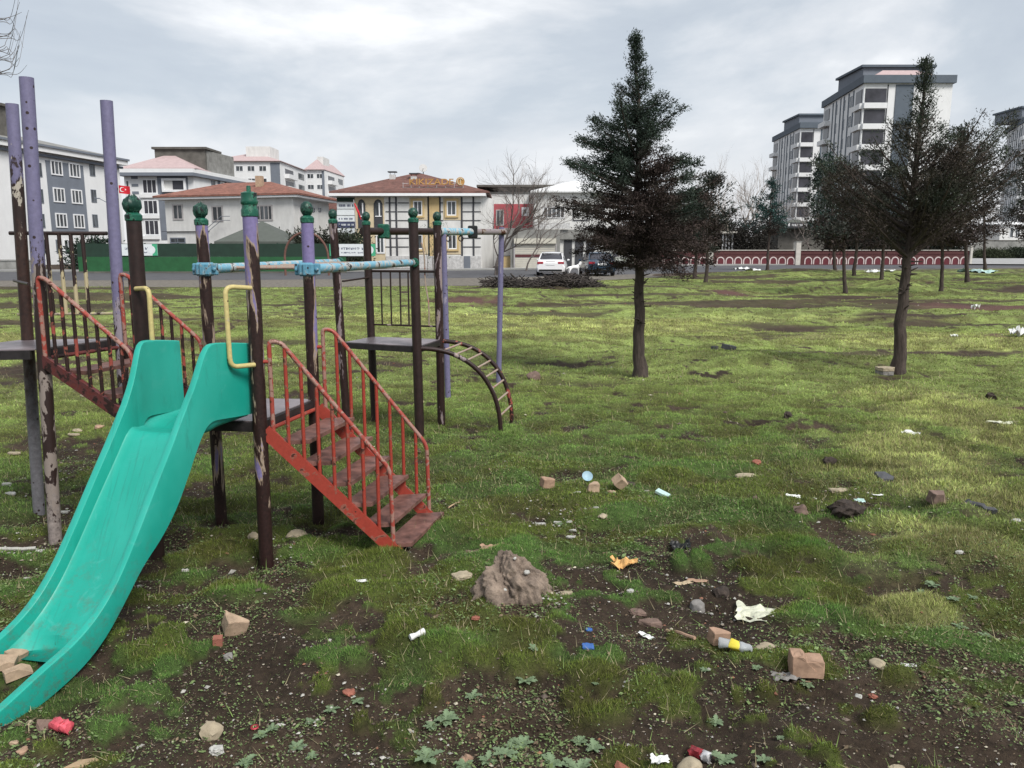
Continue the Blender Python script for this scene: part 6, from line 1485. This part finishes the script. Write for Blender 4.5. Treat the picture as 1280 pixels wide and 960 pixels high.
# ---- arched boundary wall
def archwall():
    a, b = at(796, 80.5), at(1216, 82); f = Fac(a, b); root = thing('arched_wall', 'long dark red boundary wall with white arches and pale pillars along the road', 'wall', base(a)); Z = f.pix(1000, 313.2)[1]
    m = MB(); f.box(m, 0, f.L, -.1, Z, -.3, 0); m.build('wall', M['brickwall'], root); m = MB(); f.box(m, -.02, f.L+.05, Z, Z+.07, -.38, .08); m.build('coping', M['pillar'], root)
    m = MB(); f.box(m, 0, f.L, Z-.38, Z-.33, .002, .05); f.box(m, 0, f.L, -.1, .08, .002, .06); m.build('brick_course', M['maroon'], root)
    pil = [f.pix(u, 320)[0] for u in (888, 997, 1213)]
    for k, s_ in enumerate(pil):
        w_ = .34 if k < 2 else .16; m = MB(); z1 = f.pix(890, 303)[1] if k < 2 else Z+.5; zz = [(w_, 0), (w_*.7, z1*.55), (w_*.6, z1)]
        m.prism([tuple(f.pt(s_-w_, 0, -.35)[:2]), tuple(f.pt(s_+w_, 0, -.35)[:2]), tuple(f.pt(s_+w_*.7, 0, .18)[:2]), tuple(f.pt(s_-w_*.7, 0, .18)[:2])], -.1, z1); p = m.build('pillar', M['pillar'], root)
        m = MB(); f.box(m, s_-w_*.9, s_+w_*.9, z1, z1+.1, -.38, .2); q = m.build('pillar_cap', M['concrete'], root); q.parent = p
    pitch = .895; n = int(f.L/pitch)
    for i in range(n):
        c = pitch*(i+.5)
        if any(abs(c-p) < .45 for p in pil): continue
        r = pitch/2-.05; zs = .42; pts = [(c-r, .08)]+[(c-r*math.cos(t), zs+r*1.05*math.sin(t)) for t in np.linspace(0, math.pi, 11)]+[(c+r, .08)]
        inner = [(c+(x-c)*.74, .08 if z < .1 else zs+(z-zs)*.74) for x, z in pts]; k = len(pts); mb = MB()
        V = [f.pt(x, z, .062) for x, z in pts]+[f.pt(x, z, .062) for x, z in inner]+[f.pt(x, z, .0) for x, z in pts]+[f.pt(x, z, .0) for x, z in inner]
        fs = [(j, j+1, k+j+1, k+j) for j in range(k-1)]+[(2*k+j, 2*k+j+1, j+1, j) for j in range(k-1)]+[(k+j, k+j+1, 3*k+j+1, 3*k+j) for j in range(k-1)]
        mb.add(V, fs); o = mb.build('arch', M['archwhite'], root)
        mb = MB(); kk = len(inner); mb.add([f.pt(x, z, .03) for x, z in inner], [tuple(range(kk))]); q = mb.build('arch_infill', M['brickred'], root); q.parent = o
archwall()
# ---- green sheet fence with banner, tent, arch, hedge
def green():
    a, b = at(96, 55), at(432, 55); f = Fac(a, b); root = thing('green_fence', 'long two tone green sheet metal fence along the far side of the road', 'fence', base(a)); zt = f.pix(300, 304.5)[1]; zm = f.pix(300, 321)[1]
    m = MB(); f.box(m, 0, f.L, -.05, zm, -.06, .0); m.build('lower_sheets', M['gmid'], root); m = MB(); f.box(m, 0, f.L, zm+.002, zt, -.06, -.01); m.build('upper_netting', M['gdark'], root)
    for k in range(9): s_ = f.L*(k+.02)/8.1; m = MB(); f.box(m, s_, s_+.08, -.05, zt+.04, -.16, -.062); m.build('fence_post', M['gdark'], root)
    m = MB(); f.box(m, 0, f.L, -.04, .12, .002, .1); m.build('fence_foot', M['concrete_dark'], root)
    def banner(u0, u1, v0, v1, label, ends):
        fb = Fac(f.pt(0, 0, .02), f.pt(f.L, 0, .02)); s0, s1, z0, z1 = fb.pxbox(u0, v0, u1, v1); r2 = thing('banner', label, 'banner', tuple(fb.pt(s0, z0))); m = MB(); fb.box(m, s0, s1, z0, z1, 0, .03); m.build('cloth', M['banner'], r2)
        m = MB(); fb.box(m, s1-.35, s1, z0, z1, .031, .035); m.build('green_border', M['bannergreen'], r2)
        m = MB(); m.lathe(fb.pt(s1-.42, (z0+z1)/2, .033), [(.36*(z1-z0), 0), (.36*(z1-z0), .004)], 20, axis=(fb.n[0], fb.n[1], 0)); m.build('white_disc', M['banner'], r2)
        if ends: m = MB(); fb.box(m, s0, s0+.22, z0, z1, .031, .035); m.build('green_border', M['bannergreen'], r2)
        for (zr, hh, x0, x1) in ((.52, .2, .12, .80), (.22, .12, .25, .72)):
            t = MB(); rn = np.random.default_rng(int(u0+zr*10)); x = s0+(s1-s0)*x0
            while x < s0+(s1-s0)*x1:
                w_ = rn.uniform(.05, .11); z_ = z0+(z1-z0)*zr; fb.box(t, x, x+w_*.35, z_, z_+(z1-z0)*hh, .031, .034); fb.box(t, x+w_*.36, x+w_, z_+(z1-z0)*hh*rn.choice([0, .4, .75]), z_+(z1-z0)*hh*rn.choice([.25, .6, 1]), .031, .034); x += w_+rn.choice([.03, .03, .03, .13])
            t.build('lettering', M['text_dark'], r2)
    banner(151, 197, 305, 319.5, 'white banner with green end hung on the left of the green fence', False); 
    root_b = None
    fb0 = f; banner(412, 469.5, 305, 320, 'white banner with green ends in front of the striped building', True)
    # tent
    a, b = at(268, 58), at(362, 58); P4 = rectpts(a, b, 5.5); root = thing('tent', 'dark grey pyramid tent roof behind the green fence', 'tent', base(a)); ctr = sum(P4)/4; ze = 1.7+58*8/1003; zt = 1.7+60*33/1003
    ap = ctr; V = [(p[0], p[1], ze) for p in P4]+[(ap[0], ap[1], zt)]+[(p[0], p[1], ze-.28) for p in P4]; MB().add(V, [(0, 1, 4), (1, 2, 4), (2, 3, 4), (3, 0, 4), (0, 5, 6, 1), (1, 6, 7, 2), (2, 7, 8, 3), (3, 8, 5, 0)]).build('canopy', M['tent'], root)
    for p in P4: q = p+(ctr-p)*.04; MB().tube([(q[0], q[1], 0), (q[0], q[1], ze+.05)], .05, 8).build('tent_pole', M['grey'], root)
    # brown hoop
    c = D(383, 318, 50); o = MB().tube([(c[0]+1.35*math.cos(t), 50, .0+c[2]*0+1.1+1.55*math.sin(t)) if 0 < t < math.pi else (c[0]+1.35*math.cos(t), 50, 0) for t in [-.001]+list(np.linspace(.001, math.pi-.001, 22))+[math.pi+.001]], .07, 8).build('metal_hoop', M['hoop'], None, smooth=50, loc=(c[0], 50, 0)); tag(o, 'rusty brown hoop arch standing by the road before the green fence', 'hoop')
    o['label'] = 'rusty brown hoop arch standing by the road before the green fence'
    # low walls far left
    a, b = at(-200, 60), at(52, 60); f = Fac(a, b); root = thing('low_wall', 'low grey concrete wall under the long white block at the far left', 'wall', base(b)); body(root, rectpts(a, b, .3), .75, 'concrete', 'wall'); m = MB(); f.box(m, 0, f.L, .75, .85, -.36, .05); m.build('coping', M['kerb'], root)
M['hoop'] = simple('hoop_rust', (.14, .07, .055), .8, .3, 9)
green()
# flag on a pole by the left block
def flag():
    p = D(148, 250, 62); root = thing('flag', 'small red flag with white crescent and star above the green fence', 'flag', (p[0], 62, 0))
    MB().tube([(p[0], 62, 0), (p[0], 62, p[2]+1.3)], .04, 8).build('flag_pole', M['metalpale'], root)
    a = v3(D(148.5, 231.5, 62)); b = v3(D(163.5, 241.5, 62)); W_, Hh = b.x-a.x, a.z-b.z
    Y = lambda x: 62-.05*math.sin((x-a.x)/W_*7)-.05; Zd = lambda x: -.12*(x-a.x)
    mb = MB(); n = 10; V = []; 
    for i in range(n+1):
        x = a.x+W_*i/n; V += [(x, Y(x), a.z+Zd(x)), (x, Y(x), b.z+Zd(x))]
    mb.add(V, [(2*i, 2*i+1, 2*i+3, 2*i+2) for i in range(n)]); mb.build('flag_cloth', M['flag'], root)
    cx, cz, R_ = a.x+W_*.32, (a.z+b.z)/2-.03, Hh*.30; mb = MB(); pts = [(cx+R_*math.cos(t), cz+R_*math.sin(t)) for t in np.linspace(.55, 2*math.pi-.55, 24)]; inn = [(cx+R_*.28+R_*.8*math.cos(t), cz+R_*.8*math.sin(t)) for t in np.linspace(.72, 2*math.pi-.72, 24)]
    V = [(x, Y(x)-.02, z) for x, z in pts]+[(x, Y(x)-.02, z) for x, z in inn]; mb.add(V, [(i, i+1, 24+i+1, 24+i) for i in range(23)]); mb.build('crescent', M['flagwhite'], root)
    sx, sz = cx+R_*1.25, cz; V = []
    for k in range(10): r_ = Hh*(.13 if k % 2 == 0 else .055); t = math.pi+k*math.pi/5; V.append((sx+r_*math.cos(t), Y(sx)-.02, sz+r_*math.sin(t)))
    V.append((sx, Y(sx)-.02, sz)); MB().add(V, [(i, (i+1) % 10, 10) for i in range(10)]).build('star', M['flagwhite'], root)
flag()
def lamp():
    p = D(139, 254, 58); root = thing('street_lamp', 'street lamp with a thin arm beside the long white block', 'street lamp', (p[0], 58, 0)); MB().tube([(p[0], 58, 0), (p[0], 58, p[2]-.1)], .05, 8).build('lamp_pole', M['grey'], root); e = D(124, 248, 58); MB().tube([(p[0], 58, p[2]-.12), (e[0], 58, e[2])], .025, 6).build('lamp_arm', M['grey'], root); MB().box((e[0]-.15, 58, e[2]+.0), (.4, .14, .07), bev=.02).build('lamp_head', M['grey'], root)
lamp()
# vegetation behind the fences
for i, (u0, d, w, h_, colr, lab) in enumerate([(395, 60, 6.5, 3.1, (.028, .032, .022), 'dark climbing hedge behind the hoop and green fence'), (345, 64, 6, 2.9, (.03, .034, .024), 'dark hedge behind the grey tent'), (440, 63, 2.6, 3.2, (.035, .05, .03), 'dark green shrub at the left corner of the striped building'),
    (120, 62, 4, 2.6, (.02, .035, .025), 'dark shrub at the left end of the green fence'), (857, 92, 8, 8.6, (.030, .038, .028), 'broad olive dark tree mass behind the arched wall left of the pillar'), (935, 90, 5, 4.6, (.034, .032, .028), 'brownish bush behind the arched wall right of the first pillar'), (905, 93, 5, 5.6, (.030, .030, .026), 'grey brown bush behind the pale pavilion'),
    (1050, 94, 8, 4.6, (.026, .032, .026), 'dark hedge behind the arched wall in the middle'), (1110, 96, 9, 5.2, (.026, .032, .026), 'dark hedge behind the arched wall below the tall tower'), (1170, 98, 8, 4.6, (.026, .034, .026), 'dark hedge behind the arched wall near its right end'), (975, 97, 6, 4.2, (.028, .030, .026), 'dark bush left of the lettered kiosk'),
    (1240, 126, 7, 1.6, (.05, .06, .035), 'olive weeds bush in front of the far concrete wall, left'), (1275, 126, 6, 2.0, (.035, .045, .03), 'olive weeds bush in front of the far concrete wall, right'), (800, 90, 5, 5, (.03, .04, .028), 'dark bush behind the big conifer trunk'), (740, 74, 6, 3, (.03, .036, .028), 'dark bush beside the white house behind the conifer')]):
    p = at(u0, d); shrub((p[0], p[1], 0), (w, 3.5, h_), 70+i, lab, colr, n=int(70*w*h_**.5), leaf=(.24, .11), rc=.3, k=13)
p = at(805, 62); shrub((p[0], p[1], 0), (2.2, 1.5, 1.9), 99, 'yellow green shrub by the road behind the big conifer trunk', (.20, .20, .08), n=90, leaf=(.16, .08), rc=.15)
# green vine hanging at the far tower's post (twigs)
mb = MB(); rn = np.random.default_rng(4); c = G(546, 345)
for k in range(7):
    x = c[0]+rn.normal()*.3; mb.tube([(x, c[1], 0), (x+rn.normal()*.1, c[1], 1.0), (x+rn.normal()*.25, c[1], 2.2), (x+rn.normal()*.4, c[1], 2.9+rn.random())], [.02, .015, .01, .004], 4)
r_ = thing('sapling', 'thin green brown sapling seen between the far tower posts', 'sapling', (c[0], c[1], 0)); mb.build('stems', M['twig'], r_); n = 60; C = np.stack([c[0]+rn.normal(size=n)*.4, c[1]+rn.normal(size=n)*.2, rn.uniform(.8, 3.2, n)], 1); leaves_mesh(C, rn.normal(size=(n, 3)), 6, .08, .09, .05, np.tile([[.10, .14, .08]], (n, 1)), r_, 'foliage', 3)

# ---- cars
def car(c, ang, paint, label, name='parked_car', plate='frame'):
    """x forward; built at the origin then turned"""
    root = thing(name, label, 'car', (c[0], c[1], 0)); Rr = Matrix.Rotation(ang, 3, 'Z'); T = lambda p: Vector((c[0], c[1], 0))+Rr @ Vector(p)
    def loft(st, nm, m, smooth=40, cap=True):
        V = []; k = None
        for (x, w0, z0, w1, z1, wm, zm) in st:
            ring = [(x, -w0*.8, z0), (x, -w0, z0+.06), (x, -wm, zm), (x, -w1, z1-.04), (x, -w1*.82, z1), (x, 0, z1+.015), (x, w1*.82, z1), (x, w1, z1-.04), (x, wm, zm), (x, w0, z0+.06), (x, w0*.8, z0)]; k = len(ring); V += [T(p) for p in ring]
        n = len(st); fs = [(i*k+j, i*k+(j+1) % k, (i+1)*k+(j+1) % k, (i+1)*k+j) for i in range(n-1) for j in range(k)]+[tuple(range(k)), tuple(range((n-1)*k, n*k))[::-1]]
        return MB().add(V, fs).build(nm, m, root, smooth=smooth)
    b = loft([(-2.25, .72, .32, .70, .78, .80, .55), (-2.18, .82, .24, .76, .96, .86, .6), (-1.9, .85, .2, .80, 1.02, .89, .62), (-1.2, .86, .2, .82, .98, .90, .62), (0, .86, .2, .84, .94, .90, .62), (1.1, .86, .2, .82, .92, .90, .6), (1.8, .84, .2, .76, .84, .88, .56), (2.15, .78, .24, .66, .74, .82, .5), (2.25, .66, .3, .56, .62, .7, .46)], 'body', paint)
    g_ = loft([(-1.78, .74, .96, .66, 1.0, .72, .98), (-1.2, .78, .93, .60, 1.36, .70, 1.15), (-.9, .79, .92, .60, 1.41, .71, 1.15), (.1, .79, .9, .60, 1.42, .71, 1.15), (.45, .79, .9, .58, 1.36, .70, 1.12), (1.15, .76, .86, .68, .93, .74, .9)], 'windows', M['glass_and_shade'])
    loft([(-1.25, .60, 1.33, .56, 1.375, .59, 1.35), (-.9, .62, 1.38, .58, 1.445, .61, 1.41), (.1, .62, 1.39, .58, 1.45, .61, 1.42), (.42, .60, 1.34, .56, 1.39, .59, 1.37)], 'roof', paint)
    for sx in (-1, 1):
        for x0, z0, x1, z1 in ((-1.8, .99, -1.22, 1.36), (1.15, .93, .42, 1.37), (-.35, .93, -.35, 1.40)):
            MB().tube([T((x0, sx*.735, z0)), T((x1, sx*.63, z1))], .035, 6).build('pillar', paint, root)
    for x in (-1.35, 1.35):
        for sx in (-1, 1):
            ax = Rr @ Vector((0, sx, 0)); w = MB().lathe(T((x, sx*.70, .32)), [(.2, .0), (.31, .01), (.32, .05), (.32, .17), (.30, .2), (.2, .205)], 20, axis=ax).build('wheel', M['black'], root, smooth=40); r_ = MB().lathe(T((x, sx*.70, .32)), [(.19, .2), (.2, .212), (.05, .20), (.02, .205)], 16, axis=ax).build('rim', M['metalpale'], root, smooth=40); r_.parent = w
    for sx in (-1, 1):
        MB().box(T((-2.2, sx*.62, .80)), (.12, .38, .15), Rr, .03).build('tail_light', M['taillight'], root); MB().box(T((2.12, sx*.56, .62)), (.14, .32, .12), Rr, .03).build('headlight', M['frame'], root); MB().box(T((.55, sx*.98, .95)), (.14, .16, .11), Rr, .03).build('side_mirror', paint, root)
    MB().box(T((-2.262, 0, .74)), (.02, .52, .12), Rr).build('number_plate', M['frame'], root); MB().box(T((-2.24, 0, .36)), (.06, 1.4, .12), Rr, .02).build('bumper_strip', M['black'], root)
    MB().box(T((-2.20, 0, .88)), (.05, .55, .05), Rr, .01).build('boot_trim', M['metalpale'], root)
    return root
M['taillight'] = simple('tail_light', (.28, .015, .03), .3, .2, 5)
def carpaint(name, c):
    m, nt, b = new_mat(name); b.inputs['Base Color'].default_value = rgb(c); b.inputs['Roughness'].default_value = .3; b.inputs['Coat Weight'].default_value = .6; b.inputs['Coat Roughness'].default_value = .08; return m
g = G(696, 345.5); car((g[0]-.15, g[1]+2.3), math.radians(84), carpaint('white_paint', (.78, .78, .80)), 'white saloon car seen from behind in front of the roller shutter')
g = G(747, 347); car((g[0]+.35, g[1]+4.2), math.radians(93), carpaint('dark_blue_paint', (.012, .035, .07)), 'dark blue car parked behind the big conifer')
g = G(790, 337); car((g[0], g[1]+2.0), math.radians(8), carpaint('pale_paint', (.40, .42, .38)), 'pale car half hidden behind the big conifer trunk')
# white dog beside the white car
def dog():
    g = G(715, 344); o = Vector((g[0]+.1, g[1]-.6, 0)); me = bpy.data.meshes.new('dog')
    S = 1.0; J = dict(pel=(-.30, 0, .50), mid=(-.05, 0, .52), ch=(.22, 0, .52), nk=(.36, 0, .66), hd=(.44, 0, .78), mz=(.56, 0, .75), tl1=(-.42, 0, .52), tl2=(-.58, 0, .40))
    names = list(J); V = [J[k] for k in names]; R_ = [.10, .115, .125, .075, .075, .035, .03, .02]; E = [(0, 1), (1, 2), (2, 3), (3, 4), (4, 5), (0, 6), (6, 7)]
    for sy in (-1, 1):
        b = len(V); V += [(-.33, sy*.08, .38), (-.40, sy*.08, .20), (-.36, sy*.08, .05), (-.30, sy*.08, .02)]; R_ += [.07, .035, .028, .03]; E += [(0, b), (b, b+1), (b+1, b+2), (b+2, b+3)]
        b = len(V); V += [(.24, sy*.08, .34), (.25, sy*.08, .18), (.26, sy*.08, .04), (.31, sy*.08, .02)]; R_ += [.05, .035, .028, .03]; E += [(2, b), (b, b+1), (b+1, b+2), (b+2, b+3)]
    b = len(V); V += [(.42, .05, .87), (.42, -.05, .87)]; R_ += [.02, .02]; E += [(4, b), (4, b+1)]
    me.from_pydata(V, E, []); ob = bpy.data.objects.new('dog', me); COL.objects.link(ob); sk = ob.modifiers.new('s', 'SKIN'); sl = me.skin_vertices[0].data
    for i, r_ in enumerate(R_): sl[i].radius = (r_, r_)
    sl[0].use_root = True; sub = ob.modifiers.new('u', 'SUBSURF'); sub.levels = 2; sub.render_levels = 2; me.materials.append(M['flagwhite']); ob.location = o; ob.rotation_euler = (0, 0, math.radians(25)); tag(ob, 'white dog standing on the road beside the white car', 'dog')
    bpy.context.view_layer.update(); dg = bpy.context.evaluated_depsgraph_get(); nm = bpy.data.meshes.new_from_object(ob.evaluated_get(dg)); ob.modifiers.clear(); ob.data = nm; nm.name = 'dog'
    nm.polygons.foreach_set('use_smooth', [True]*len(nm.polygons)); 
    if not nm.materials: nm.materials.append(M['flagwhite'])
dog()
